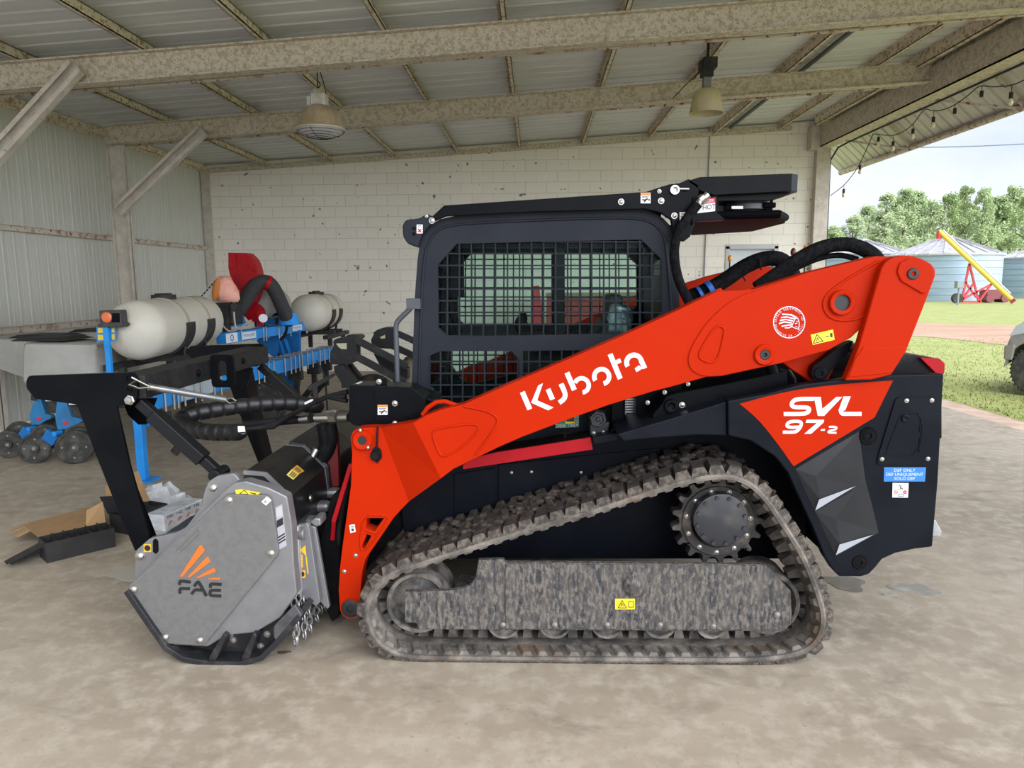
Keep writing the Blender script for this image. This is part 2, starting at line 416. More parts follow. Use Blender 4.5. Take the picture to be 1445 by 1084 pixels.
# corrugated left wall
def corr(n0, n1, pitch, prof):
    out = []; s = n0
    while s < n1:
        for o, h in prof: out.append((s+o*pitch, h))
        s += pitch
    return out
b = MB(); P = corr(YF, YB, .20, ((0, 0), (.24, 0), (.30, .0045), (.42, .0045), (.48, 0), (.70, 0), (.73, .002), (.77, .002), (.8, 0)))
vs = []; fs = []
for y, h in P: vs += [(XL+h, y, .02), (XL+h, y, zroof(XL))]
for i in range(len(P)-1): fs.append([2*i, 2*i+2, 2*i+3, 2*i+1])
k = len(vs); vs += [(x-.012, y, z) for x, y, z in vs]; fs += [[f+k for f in reversed(q)] for q in fs]
b.add(vs, fs); struct(ob('wall_left', b, m_sheet, fix=False))
# roof sheets: ribs run across the barn
b = MB(); P = corr(YF, YB+.35, .26, ((0, 0), (.40, 0), (.45, .034), (.55, .034), (.60, 0)))
XO = 5.62; vs = []; fs = []
for y, h in P: vs += [(XL-.12, y, zroof(XL-.12)+h), (XO, y, zroof(XO)+h)]
for i in range(len(P)-1): fs.append([2*i, 2*i+1, 2*i+3, 2*i+2])
k = len(vs); vs += [(x, y, z+.012) for x, y, z in vs]; fs += [[f+k for f in reversed(q)] for q in fs]
b.add(vs, fs); struct(ob('ceiling', b, m_roof, fix=False))
# main beams across the barn (I sections)
def ibeam(bb, a, c, w, h, tf=.014):
    a = Vector(a); c = Vector(c); u = Vector((0, 0, 1))
    bb.bar(a, c, tf, h-2*tf); bb.bar(a+u*(h/2-tf/2), c+u*(h/2-tf/2), w, tf); bb.bar(a-u*(h/2-tf/2), c-u*(h/2-tf/2), w, tf)
for Yb_, h_, w_ in ((7.45, .27, .15), (10.18, .25, .14)):
    b = MB(); x0, x1 = -5.95, 5.2
    ibeam(b, (x0, Yb_, zroof(x0)-.125-h_/2), (x1, Yb_, zroof(x1)-.125-h_/2), w_, h_)
    struct(ob('beam', b, m_beam))
    # pipe slung below on short hangers
    b = MB(); zo = .105; yy = Yb_+.42
    b.tube([(x, yy, zroof(x)-.36-.012*math.sin((x+6)*.9)+.055) for x in [x0+(x1-x0)*i/24 for i in range(25)]], .019, 8)
    for x in (-3.2, -.55, 2.1, 4.2): b.box(x-.018, x+.018, yy-.01, yy+.01, zroof(x)-.31, zroof(x)-.1)
    struct(ob('trim_2', b, m_rust, smooth=50))
# purlins on top of the beams
for pxx, pyy in [(375, 224), (467, 218.7), (555, 213), (644.5, 206), (732, 200.7), (821, 192), (914.6, 183.4), (1006, 174.5), (1098, 169)]:
    x = pY(pxx, pyy, YB).x; z = zroof(x); b = MB()
    b.box(x-.004, x+.004, YF, YB-.01, z-.125, z-.003); b.box(x-.045, x+.004, YF, YB-.01, z-.012, z-.004); b.box(x-.004, x+.05, YF, YB-.01, z-.125, z-.115)
    b.box(x+.042, x+.05, YF, YB-.01, z-.125, z-.105)
    struct(ob('trim_3', b, m_purlin))
x = 5.0; z = zroof(x); b = MB(); b.box(x-.004, x+.004, YF, YB-.4, z-.17, z); b.box(x-.004, x+.06, YF, YB-.4, z-.17, z-.16); struct(ob('trim_3', b, m_purlin))
# eave angle on the left wall
b = MB(); b.box(XL+.02, XL+.11, YF, YB, 3.9, 3.99); b.box(XL+.02, XL+.03, YF, YB, 3.86, 3.92); struct(ob('trim_4', b, m_purlin))
# girts on the left wall
for z0, z1 in ((2.385, 2.455), (1.145, 1.225)):
    b = MB(); b.box(XL+.02, XL+.07, YF, YB, z0, z1); b.box(XL+.02, XL+.10, YF, YB, z1-.008, z1); struct(ob('trim_5', b, m_rust))
# left columns (I sections) with knee braces
def column(y, bz):
    b = MB(); x0, x1 = -6.0, -5.77; zt = zroof(-5.9)-.12
    b.box(x0, x0+.014, y-.06, y+.06, 0, zt); b.box(x1-.014, x1, y-.06, y+.06, 0, zt-.27); b.box(x0, x1, y-.007, y+.007, 0, zt)
    b.box(x0-.02, x1+.02, y-.1, y+.1, 0, .015)
    return struct(ob('column', b, m_post))
column(10.3, 0); column(7.5, 0)
def brace(a, c, tilt=0):
    b = MB(); a = Vector(a); c = Vector(c); t = (c-a).normalized(); n = t.cross(Vector((0, 1, 0))).normalized()
    yv = Vector((0, 1, 0)); w = .15
    b.bar(a+yv*.035, c+yv*.035, w, .008, up=(0, 1, 0))
    for s in (-1, 1): b.bar(a+n*s*w/2, c+n*s*w/2, .010, .085, up=(0, 1, 0)); b.bar(a+n*s*(w/2-.02)-yv*.04, c+n*s*(w/2-.02)-yv*.04, .038, .008, up=(0, 1, 0))
    return struct(ob('beam', b, m_post))
A0 = pY(286, 184, 10.05); A1 = pY(168, 297, 10.05); brace(A0, A1)
A0 = pY(108, 94, 7.3); A1 = pY(-14, 228, 7.3); brace(A0, A1)
# corner post and its pipe, by the block wall
b = MB(); c0 = pY(283, 300, YB).x; c1 = pY(299, 300, YB).x; b.box(XL+.02, c1, YB-.06, YB-.002, 0, zroof(XL)-.16); b.cyl((c1+.005, YB-.05, 0), (c1+.005, YB-.05, zroof(XL)-.2), .012, n=8)
struct(ob('column', b, m_post))
# header girder over the open right side and its end post
b = MB(); zc0, zc1 = 4.13, 4.47
b.box(5.17, 5.19, 2, YB+.05, zc0, zc1); b.box(5.17, 5.40, 2, YB+.05, zc0, zc0+.016); b.box(5.17, 5.40, 2, YB+.05, zc1, zc1+.012); 
struct(ob('beam', b, m_beam))
b = MB(); b.box(5.02, 5.19, YB-.25, YB-.02, 4.1, zroof(5.1)-.15); struct(ob('column', b, m_post))
b = MB(); b.box(5.17, 5.42, YB-.14, YB+.06, 0, 4.13); b.box(5.14, 5.43, YB-.17, YB+.09, 0, .02); struct(ob('column', b, m_post))
b = MB(); b.box(5.17, 5.42, 2.02, 2.2, 0, 4.13); struct(ob('column', b, m_post))
# sloping sheet awning outside the girder
AX0, AZ0, AX1, AZ1 = 5.55, 4.64, 6.29, 3.955; dn = Vector((AX1-AX0, 0, AZ1-AZ0)).normalized(); nn_ = Vector((-dn.z, 0, dn.x))
b = MB(); P = corr(YF, YB+1.6, .26, ((0, 0), (.40, 0), (.46, .028), (.60, .028), (.66, 0))); vs = []; fs = []
for y, h in P:
    for px_, pz_ in ((AX0-.03, AZ0+.03), (AX1+.06, AZ1-.055)): vs.append((px_+nn_.x*h, y, pz_+nn_.z*h))
for i in range(len(P)-1): fs.append([2*i, 2*i+1, 2*i+3, 2*i+2])
k = len(vs); vs += [(x+nn_.x*.01, y, z+nn_.z*.01) for x, y, z in vs]; fs += [[f+k for f in reversed(q)] for q in fs]
b.add(vs, fs); struct(ob('ceiling', b, mat('awning_sheet', (.62, .60, .56), .5, .1, (.50, .485, .44), 3, .35, .7, (1, 4, 1)), fix=False))
b = MB(); b.cyl((AX1-.02, YF, AZ1-.045), (AX1-.02, YB+1.5, AZ1-.045), .048, n=12); struct(ob('trim_6', b, m_rust, smooth=40))
b = MB(); b.box(AX0-.1, AX0-.02, YF, YB+1.5, AZ0-.03, AZ0+.03); struct(ob('trim_6', b, m_rust))
for i, yy in enumerate((12.75, 9.9, 7.0, 4.1)):
    b = MB(); b.bar((AX0, yy, AZ0-.05), (AX1-.02, yy, AZ1-.05), .04, .04); b.bar((5.38, yy+.62, 4.16), (AX1-.04, yy+.05, AZ1-.06), .03, .03); struct(ob('trim_6', b, m_rust))
# conduits: wall drop, roof run
b = MB(); xw = pY(998, 300, YB).x; zt = pY(990, 182, YB).z
b.tube([(xw-1.4, YB-.02, zt-.03), (xw-.12, YB-.02, zt+.04), (xw-.03, YB-.02, zt+.01), (xw, YB-.02, zt-.07), (xw-.03, YB-.02, 1.0)], .012, 8)
struct(ob('trim_7', b, mat('grey_conduit', (.33, .33, .32), .5, .4), smooth=50))
b = MB(); xx = pY(1029, 174, YB).x; b.cyl((xx, 5, zroof(xx)-.05), (xx, YB-.1, zroof(xx)-.05), .03, n=10); struct(ob('trim_7', b, mat('dark_conduit', (.12, .125, .125), .5, .3), smooth=50))
b = MB(); xx = pY(1006, 174, YB).x+.35; b.cyl((xx-.2, 5, zroof(xx)-.02), (xx-.2, YB-.1, zroof(xx)-.02), .01, n=8); struct(ob('trim_7', b, MATS['dark_conduit']))
# ------------------------------------------------------------------ the track loader
D = 3.08; YC = D+.99
m_track = mat('dusty_track_rubber', (.062, .054, .047), .85, 0, (.20, .174, .146), 9, .40, .62, bump=.5, bscale=35, col3=(.115, .075, .045), scale3=5, lo3=.56, hi3=.7)
m_mud = mat('mud_streaked_frame', (.020, .022, .029), .5, 0, (.105, .09, .075), 9, .38, .68, (6, 6, 1.0), bump=.5, bscale=60, col3=(.145, .126, .105), scale3=42, lo3=.47, hi3=.60, st3=(1.6, 1.6, .6), rough2=.95, detail=8)
m_under = mat('dusty_black_wheel', (.045, .042, .040), .6, 0, (.20, .175, .15), 12, .42, .6, rough2=.95)
m_yel = mat('yellow_sticker', (.80, .60, .02), .45); m_wst = mat('white_sticker', (.72, .72, .70), .45); m_ost = mat('orange_sticker_band', (.80, .22, .03), .45)
m_blk_ink = mat('black_ink', (.012, .012, .012), .5); m_blue = mat('blue_sticker', (.02, .17, .62), .45); m_red_ink = mat('red_ink', (.55, .02, .04), .5)
L0 = pZ(840, 940); ld = thing('compact_track_loader', 'orange and black tracked loader with barred cab and white lettering on its raised arm', 'track loader', (L0.x, D+.99, 0))

def smooth_closed(P, it=2):
    for _ in range(it):
        Q = []
        for i in range(len(P)):
            a, b2 = P[i], P[(i+1) % len(P)]
            Q += [a*.75+b2*.25, a*.25+b2*.75]
        P = Q
    return P
def resample(P, step, closed=True):
    pts = P+[P[0]] if closed else P
    L = [0]
    for i in range(1, len(pts)): L.append(L[-1]+(pts[i]-pts[i-1]).length)
    n = max(3, round(L[-1]/step)); out = []; j = 0
    for k in range(n if closed else n+1):
        s = L[-1]*k/n
        while j < len(L)-2 and L[j+1] < s: j += 1
        t = (s-L[j])/max(L[j+1]-L[j], 1e-9); out.append(pts[j].lerp(pts[j+1], t))
    return out
trk = [(592, 930.5), (700, 931.5), (900, 933), (1052, 934), (1104, 930), (1138, 921), (1154, 908), (1163, 889), (1164, 867), (1158, 845), (1146, 811), (1133, 783), (1116, 755), (1099, 729), (1082, 704), (1060, 683), (1036, 673), (1004, 673), (968, 680), (930, 692), (882, 708), (830, 725), (727, 754), (644, 781), (582, 800), (549, 812), (530, 829), (520, 847), (516.5, 863), (519, 884), (528, 902.5), (542, 916), (565, 927)]
path = smooth_closed([Vector(p) for p in T(trk, D)], 2)
NL = 68
path = resample(path, 1e-9+sum((path[i]-path[i-1]).length for i in range(len(path)))/(NL*3))
n = len(path); NRM = []
cen = sum(path, Vector((0, 0)))/n
for i in range(n):
    t = (path[(i+1) % n]-path[i-1]).normalized(); q = Vector((t.y, -t.x))
    if q.dot(path[i]-cen) < 0 and abs(q.dot((path[i]-cen).normalized())) > .05: q = -q
    NRM.append(q)
for _ in range(2):
    NRM = [((NRM[i-1]+NRM[i]*2+NRM[(i+1) % n]).normalized()) for i in range(n)]
W = .45; b = MB()
rings = []
for i in range(n):
    p, q = path[i], NRM[i]
    rings.append([(p.x-q.x*.013, D+.004, p.y-q.y*.013), (p.x, D, p.y), (p.x+q.x*.013, D+.006, p.y+q.y*.013), (p.x+q.x*.013, D+W-.006, p.y+q.y*.013), (p.x, D+W, p.y), (p.x-q.x*.013, D+W-.004, p.y-q.y*.013)])
b.loft(rings+[rings[0]], cap=False)
random.seed(5)
def lug(bb, i, k, y0, y1, h, w0, w1, sgn, slant=0.0, face=False):
    p, q = path[i % n], NRM[i % n]; t = Vector((q.y, -q.x))
    vs = []
    for y, sl in ((y0, 0), (y1, slant)):
        for hh, ww in ((.010, w0), (.010+h, w1)):
            for s in (-1, 1):
                c = p+q*(sgn*hh)+t*(s*ww/2+sl); vs.append((c.x, y+(.010 if (hh > .011 and y == y0) else (-.010 if hh > .011 else 0)), c.y))
    m0 = bb.mi
    if face: bb.use(2); bb.add(vs[:4], [[0, 1, 3, 2]]); bb.use(m0)
    bb.add(vs, ([] if face else [[0, 1, 3, 2]])+[[4, 6, 7, 5], [0, 2, 6, 4], [1, 5, 7, 3], [2, 3, 7, 6], [0, 4, 5, 1]])
for k in range(NL):
    i = 3*k
    flat = NRM[i % n].y < -.9
    h = .024 if flat else .036
    b.use(1); lug(b, i, k, D+.004, D+.15, h*random.uniform(.95, 1.05), .0765, .050, 1, .012, True); lug(b, i+1, k, D+.15, D+.30, h, .046, .03, 1, -.01); lug(b, i, k, D+.30, D+W-.004, h, .050, .030, 1, .012); b.use(0)
    lug(b, i, k, D+.015, D+.105, .018, .050, .030, -1, .024); lug(b, i, k, D+W-.105, D+W-.015, .007, .034, .022, -1)
    lug(b, i, k, D+.185, D+.265, .055, .05, .03, -1)
    # striations of the shoulder between lugs
    for s in (1, 2):
        lug(b, i+s, k, D+.0, D+.03, .008, .006, .005, 1)
m_lug = mat('muddy_tread', (.022, .016, .012), .9, 0, (.085, .062, .045), 11, .48, .66, bump=.5, bscale=40)
track = ob('rubber_track', b, [m_track, m_lug, mat('muddy_shoulder', (.045, .037, .030), .9, 0, (.13, .108, .086), 14, .44, .64, (3, 1, 3), bump=.6, bscale=60)], ld)
mirrored(track, YC, parent=ld)
# caked soil on the upper run
b = MB(); random.seed(8)
for i in range(n):
    q = NRM[i]
    if q.y > .55:
        for _ in range(5):
            p = path[i]+q*random.uniform(.012, .045); y = D+random.uniform(.06, W-.03); r = random.uniform(.008, .022)
            b.ell((p.x, y, p.y), r*1.4, r*1.3, r*.8, 6, 4)
ob('caked_mud', b, mat('dried_dark_soil', (.030, .024, .020), .95, 0, (.075, .055, .04), 25, .45, .6, bump=.6, bscale=90), ld)['kind'] = 'stuff'

# wheels inside the track
def wheel(px_, py_, r, o0, o1, nm, m=m_under, dish=.02):
    c = pY(px_, py_, D+o0); bb = MB()
    bb.lathe([(r*.2, .012), (r*.78, dish), (r*.86, .004), (r*.97, 0), (r, .008), (r, o1-o0), (r*.3, o1-o0)], c, (0, 1, 0), 36)
    return ob(nm, bb, m, ld, smooth=35)
wls = [wheel(589, 852, .150, .12, .34, 'idler_wheel', dish=.06), wheel(1084, 853, .150, .12, .34, 'idler_wheel', dish=.06)]
for px_ in (711, 783, 857, 932, 1005): wls.append(wheel(px_, 879.5, .080, .115, .34, 'track_roller'))
for w in wls: mirrored(w, YC, parent=ld)
# sprocket with its drive motor
c = pY(1013, 735, D+.16); b = MB(); NT = 17; ro, ri = .212, .176; out = []
for k in range(NT):
    a = 2*math.pi*k/NT; s = 2*math.pi/NT
    for f, r in ((-.42, ri), (-.25, ri+.004), (-.14, ro-.006), (-.07, ro), (.07, ro), (.14, ro-.006), (.25, ri+.004)): out.append((c.x+r*math.cos(a+f*s), c.z+r*math.sin(a+f*s)))
b.prism(out, D+.16, D+.225, [circ(c.x, c.z, .12, 32)])
b.lathe([(.165, 0), (.165, -.012), (.125, -.012), (.118, .03)], (c.x, D+.16, c.z), (0, 1, 0), 40, cap=False)
spk = ob('drive_sprocket', b, mat('worn_dusty_iron', (.035, .032, .030), .6, .3, (.11, .09, .075), 14, .5, .65), ld, bevel=.004, smooth=30)
b = MB(); hc = pY(1017.5, 734.5, D+.085)
b.lathe([(.118, .20), (.118, .03), (.122, .02), (.122, .0), (.112, -.004), (0, -.004)], hc, (0, 1, 0), 40)
for k in range(12): a = 2*math.pi*(k+.4)/12; b.cyl((hc.x+.108*math.cos(a), hc.y+.004, hc.z+.108*math.sin(a)), (hc.x+.108*math.cos(a), hc.y-.014, hc.z+.108*math.sin(a)), .009, n=8)
ob('hub_cover', b, mat('scuffed_hub_paint', (.020, .021, .026), .45, 0, (.06, .055, .05), 7, .5, .7), spk, smooth=30)
b = MB()
for k in range(11): a = 2*math.pi*(k+.2)/11; b.bolt((c.x+.146*math.cos(a), D+.148, c.z+.146*math.sin(a)), .010)
ob_split('bolt', b, chrome, spk, smooth=40)
for o in [spk]+list(spk.children): mirrored(o, YC, parent=ld) if o is spk else None
# undercarriage side frame, caked with dust
fr = [(571, 835.5), (633, 834), (652, 831), (664, 826), (671, 815), (675, 790.5), (711, 789.5), (712, 794), (1079, 797), (1084, 800), (1116, 834), (1118, 880.6), (1105, 891), (592, 888.5), (586.7, 879), (571, 879)]
b = MB(); b.prism(rnd(T(fr, D+.085), .004, 2), D+.085, D+.115)
b.prism(T([(713, 796), (1080, 799), (1114, 834), (1116, 880), (1104, 889), (713, 888)], D+.078), D+.078, D+.09)
b.prism(T([(640, 838), (1110, 838), (1110, 870), (640, 870)], D+.115), D+.115, D+.34)
sf = ob('track_frame', b, m_mud, ld, bevel=.003)
b = MB()
for px_ in (710, 783, 857, 932, 1007): c = pY(px_, 882 if px_ < 1000 else 884, D+.075); b.bolt((c.x, D+.078, c.z), .012)
c = pY(1097, 868, D+.075); b.bolt((c.x, D+.078, c.z), .014)
ob_split('bolt', b, mat('dusty_bolt', (.28, .25, .22), .6, .5), sf, smooth=40)
b = MB(); c = pY(897, 826, D+.078); b.lathe([(.06, 0), (.05, -.012), (.03, -.02), (0, -.022)], c, (0, 1, 0), 14); ob('mud_lump', b, m_mud, sf, smooth=60)
mirrored(sf, YC, parent=ld)
# stickers: helper placing a flat label on a face standing at distance Y
def sticker(quad, Y, m, parent, name='warning_sticker', th=.0012):
    bb = MB(); bb.prism(T(quad, Y), Y-th, Y); return ob(name, bb, m, parent)
def inkpolys(polys, Y, m, parent, name, th=.0018):
    bb = MB()
    for p in polys: bb.prism(T(p, Y), Y-th-len(bb.f)*2e-6, Y)
    return ob(name, bb, m, parent)
def rect(x0, y0, x1, y1): return [(x0, y0), (x1, y0), (x1, y1), (x0, y1)]
ys = D+.078
b = MB(); b.prism(T(rect(868, 845, 896, 860), ys), ys-.0015, ys)
b.use(1)
for q in stroke([(872, 858), (878, 847.5), (884, 858), (872, 858)], 1.0)+stroke([(887, 849), (894, 849), (894, 857), (887, 857), (887, 849)], .9)+stroke([(878, 851), (876, 856)], 1.2)+stroke([(878, 852), (881, 856)], 1.0): b.prism(T(q, ys-.0015), ys-.0022, ys-.001)
ob('warning_sticker', b, [m_yel, m_blk_ink], sf)

# chassis between the tracks
b = MB(); ch = [(566, 724), (574, 648), (640, 606), (900, 566), (1040, 545), (1138, 560), (1138, 789), (575, 789)]
b.prism(T(ch, D+.47), D+.47, D+1.51)
b.prism(T([(640, 668), (700, 660), (700, 725), (640, 725)], D+.465), D+.463, D+.475)
b.prism(T([(703, 655), (932, 632), (932, 700), (703, 725)], D+.465), D+.460, D+.475)
chs = ob('chassis', b, navy, ld, bevel=.008)
b = MB()
for p in ((722, 667), (750, 666), (820, 667), (974, 627)): c = pY(p[0], p[1], D+.46); b.bolt(c, .007)
ob_split('bolt', b, chrome, chs, smooth=40)
b = MB(); b.prism(T([(640, 640), (650, 612), (820, 585), (900, 565), (900, 612), (835, 622), (700, 650)], D+.44), D+.44, D+.5)
b.prism(T([(836, 618), (872, 611), (872, 622), (838, 628)], D+.24), D+.24, D+.47)
side = ob('side_cover', b, navy, ld, bevel=.004)
# red step bar over the track
b = MB(); b.prism(rnd(T([(653, 662.5), (653, 656), (672, 645), (700, 638.5), (834, 617.5), (834.5, 622), (836.5, 634.7)], D+.27), .003, 2), D+.27, D+.285)
stp = ob('step_bar', b, redpaint, ld, bevel=.002)
b = MB(); b.prism(T([(672, 644.5), (700, 637.5), (834, 617), (834, 619), (700, 640), (676, 646)], D+.285), D+.285, D+.46)
for p in ((707, 630), (797, 612)): c = pY(p[0], p[1], D+.36); b.cyl(c, c+Vector((0, 0, -.03)), .012); b.box(c.x-.03, c.x+.03, c.y-.01, c.y+.01, c.z, c.z+.008)
ob('step_plate', b, flatblack, stp, bevel=.002)
# fuel cap, vent and diesel sticker below the arm
c = pY(844, 592, D+.30); b = MB(); b.lathe([(.045, .07), (.045, .02), (.040, 0), (.028, 0), (.026, .006), (.012, .006), (.010, 0), (0, 0)], c, (0, 1, 0), 6); b.prism(rnd(T([(833, 598), (860, 596), (858, 613), (833, 616)], D+.33), .004), D+.33, D+.47)
fc = ob('fuel_cap', b, mat('black_plastic', (.022, .023, .028), .5), ld, bevel=.004)
b = MB()
for p in ((838, 611.5), (851.5, 610), (865, 609)): c = pY(p[0], p[1], D+.325); b.bolt(c, .009)
ob_split('bolt', b, chrome, fc, smooth=40)
b = MB()
for k in range(8): b.prism(T(rect(882, 562+k*3.6, 894, 564.3+k*3.6), D+.43), D+.425, D+.44)
ob('vent', b, steel, ld)
b = MB(); b.prism(T(rect(863, 560, 880, 612), D+.36), D+.36, D+.44); b.prism(T([(898, 552), (935, 545), (935, 600), (896, 602)], D+.35), D+.35, D+.46); ob('bracket', b, black, ld, bevel=.004)
ys = D+.44
b = MB(); b.prism(T([(784, 573), (817, 573), (817, 602.5), (784, 604)], ys), ys-.0015, ys); b.use(1); b.prism(T([(798, 580), (811, 580), (811, 597), (798, 598)], ys), ys-.0022, ys-.001)
b.use(2); put_text(b, 'DIESEL ONLY', .026, pY(800, 601, ys-.0025), (1, 0, .02), (0, 0, 1), .72); put_text(b, 'SOLO DIESEL', .022, pY(814.5, 590, ys-.0025), (0, 0, 1), (-1, 0, 0), .6)
b.use(3); b.prism(T(rect(799, 589, 810.5, 595), ys), ys-.0028, ys-.002)
ob('diesel_sticker', b, [mat('green_sticker', (.01, .16, .07), .45), m_yel, white_dec, m_blk_ink], side)

# ---- lift arms
AM, AL, TH = D+.06, D+.155, .085
A = dict(
 a1=(496.7, 640), a2=(494.5, 618), a3=(498, 609), a4=(505, 605), a5=(522, 603.5), lt=(538, 604), rt=(583, 596.5), b0=(602, 586), b1=(626, 577), b2=(652, 571.5), b3=(720, 541.5), b4=(800, 507.5), b5=(880, 473), b6=(945, 443), b7=(1011, 411.5), b8=(1063, 408.5), b9=(1138, 385), b10=(1236, 361.5), b11=(1263, 362), c1=(1245, 392), c2=(1228, 430), c3=(1218, 461), c4=(1201, 476.7), c5=(1170, 494), c6=(1139, 502.6), c7=(1107.6, 511.5), c8=(1018, 531), c9=(998, 531.8), c10=(945, 546.5), c11=(921, 552.5), c12=(859, 571.6), c13=(799, 593), c14=(737, 616.7), c15=(705, 630.6), c16=(640, 662), rb=(622, 675.5), lb=(577, 708), d1=(566, 719.5), d2=(555.5, 731), d3=(536.5, 759), d4=(516, 789), d5=(511.5, 806), d6=(509, 834), d7=(507, 861), d8=(501, 870.5), d9=(488, 870.5), d10=(479.5, 860), d11=(477.7, 834), d12=(479.4, 802.6), d13=(483, 771.5), d14=(495, 685))
legk = ['a1', 'a2', 'a3', 'a4', 'a5', 'lt', 'lb', 'd1', 'd2', 'd3', 'd4', 'd5', 'd6', 'd7', 'd8', 'd9', 'd10', 'd11', 'd12', 'd13', 'd14']
maink = ['rt', 'b0', 'b1', 'b2', 'b3', 'b4', 'b5', 'b6', 'b7', 'b8', 'b9', 'b10', 'b11', 'c1', 'c2', 'c3', 'c4', 'c5', 'c6', 'c7', 'c8', 'c9', 'c10', 'c11', 'c12', 'c13', 'c14', 'c15', 'c16', 'rb']
V = {k: pY(*A[k], AL) for k in legk}; V.update({k: pY(*A[k], AM) for k in maink})
hole1 = [pY(*p, AL) for p in ((517.5, 731.5), (541.7, 731.5), (528, 750.5), (516, 746))]; hole2 = [pY(*p, AL) for p in ((517.5, 754), (524, 756.5), (514, 774.5), (510, 773))]
b = MB()
legpts = [V[k] for k in legk]
tri = tessellate_polygon([legpts, hole1, hole2]); flat = legpts+hole1+hole2; m_ = len(flat)
def back(v): return Vector((v.x, v.y+TH, v.z))
b.add(flat+[back(v) for v in flat], [list(t) for t in tri]+[[i+m_ for i in t][::-1] for t in tri])
nl = len(legk); o_ = 0
for cnt in (nl, 4, 4):
    for i in range(cnt):
        if cnt == nl and legk[i] == 'lt': continue
        i0, i1 = o_+i, o_+(i+1) % cnt; b.f.append([i0, i1, i1+m_, i0+m_]); b.m.append(0)
    o_ += cnt
mp_ = [V[k] for k in maink]; k_ = len(mp_)
b.add(mp_+[back(v) for v in mp_], [list(range(k_)), list(range(2*k_-1, k_-1, -1))]+[[i, i+k_, i+1+k_, i+1] for i in range(k_-1)])
q = [V['lt'], V['rt'], V['rb'], V['lb']]
b.add(q+[back(v) for v in q], [[0, 1, 2, 3], [7, 6, 5, 4], [0, 4, 5, 1], [3, 2, 6, 7]])
arm = ob('lift_arm', b, orange, ld)
def weld(o, d=.0004):
    bm = bmesh.new(); bm.from_mesh(o.data); bmesh.ops.remove_doubles(bm, verts=bm.verts, dist=d); bmesh.ops.recalc_face_normals(bm, faces=bm.faces); bm.to_mesh(o.data); bm.free()
weld(arm)
bv = arm.modifiers.new('edge', 'BEVEL'); bv.width = .004; bv.segments = 2; bv.limit_method = 'ANGLE'; bv.angle_limit = R_(50)
mirrored(arm, YC, parent=ld)
# raised doubling plates, weld beads and pin bosses
def ridge(bb, pts, Y, r=.0035, closed=False, flat=.6):
    P = [pY(x, y, Y) for x, y in pts]
    P = [Vector((p.x, Y, p.z)) for p in P]; bb.tube(P, r, 8, closed)
def crv(pts, closed=False, it=2):
    P = [Vector(p) for p in pts]
    if closed: return [tuple(p) for p in smooth_closed(P, it)]
    for _ in range(it):
        Q = [P[0]]
        for i in range(len(P)-1): Q += [P[i]*.75+P[i+1]*.25, P[i]*.25+P[i+1]*.75]
        P = Q+[P[-1]]
    return [tuple(p) for p in P]
dbl = crv([(1062, 412), (1035, 421.5), (1000, 451), (978, 485), (970, 506), (974, 521), (985, 529), (999, 531.5)])
rear = [A[k] for k in ('c8', 'c7', 'c6', 'c5', 'c4', 'c3', 'c2', 'c1')]
YD = AM-.007
outl = dbl[::1]+[(1018, 530.5), (1107, 511.3), (1139, 502.3), (1170, 493.7), (1200.5, 476.5), (1217.5, 461), (1228, 430), (1245, 393), (1262, 362.3), (1236, 361.8), (1138, 385.3)]
b = MB(); b.prism(T(outl, YD), YD, AM+.002); dp = ob('doubling_plate', b, orange, arm, bevel=.003)
b = MB()
ridge(b, crv([(1012.5, 459), (1023, 463), (1021, 476), (1014, 506), (1004, 513), (988, 507), (986.5, 500), (990, 491), (1004, 468)], True), YD, .006, True)
ridge(b, crv([(1239, 369), (1222, 378), (1184, 401), (1165, 417), (1160.5, 432), (1169, 447.5), (1187, 453), (1208, 450.7), (1221, 444.5)]), YD, .0065)
ridge(b, crv([(609, 612), (616, 605), (643.5, 600.5), (670, 598), (677, 604), (667, 618), (643.5, 637.5), (626, 645), (620, 641)], True), AM, .0055, True)
ridge(b, crv([(654, 573.5), (680, 578), (696, 584), (703, 592), (700, 602), (688, 620), (671, 642)]), AM, .006)
hr = crv([(512, 727), (545, 726.5), (548.6, 733), (517, 776), (507, 776)], True, 1); ridge(b, hr, AL, .005, True)
ridge(b, [(531, 752.5), (517, 748.5)], AL, .006)
ob_split('weld_bead', b, orange, arm, smooth=80)
# big through boss, pins and caps
def ring(bb, p, Y, ro, ri, h, n=32):
    c = pY(p[0], p[1], Y); bb.lathe([(ri, .02), (ri, -h), (ri+.003, -h-.002), (ro-.004, -h-.002), (ro, -h+.003), (ro, .01)], (c.x, Y, c.z), (0, 1, 0), n, cap=False); return c
def cap(bb, p, Y, r, h=.006, n=24):
    c = pY(p[0], p[1], Y); bb.lathe([(r, .02), (r, -h), (r*.85, -h-.003), (r*.42, -h-.003), (r*.38, -h+.006), (0, -h+.006)], (c.x, Y, c.z), (0, 1, 0), n); return c
b = MB()
ring(b, (1187, 427), YD, .054, .034, .014); ring(b, (1078.5, 500.5), YD, .046, .022, .010); ring(b, (512.5, 620.5), AL, .046, .021, .022); ring(b, (495, 858), AL, .049, .046, .006)
ob_split('boss', b, orange, arm, smooth=40)
b = MB(); c = pY(1187, 427, YD); b.cyl((c.x, YD+.0, c.z), (c.x, YD-.004, c.z), .0345, n=28)  # black disc stands for the dark depth of the through hole
cap(b, (1078.5, 500.5), YD, .023, .008); c = pY(512.5, 620.5, AL); b.cyl((c.x, AL, c.z), (c.x, AL-.02, c.z), .022); cap(b, (495, 858), AL, .044, .010)
ob_split('pin', b, mat('pin_black', (.012, .011, .012), .5), arm, smooth=40)
b = MB()
for p in ((502, 784), (486, 806.5)): b.bolt(pY(p[0], p[1], AL), .010)
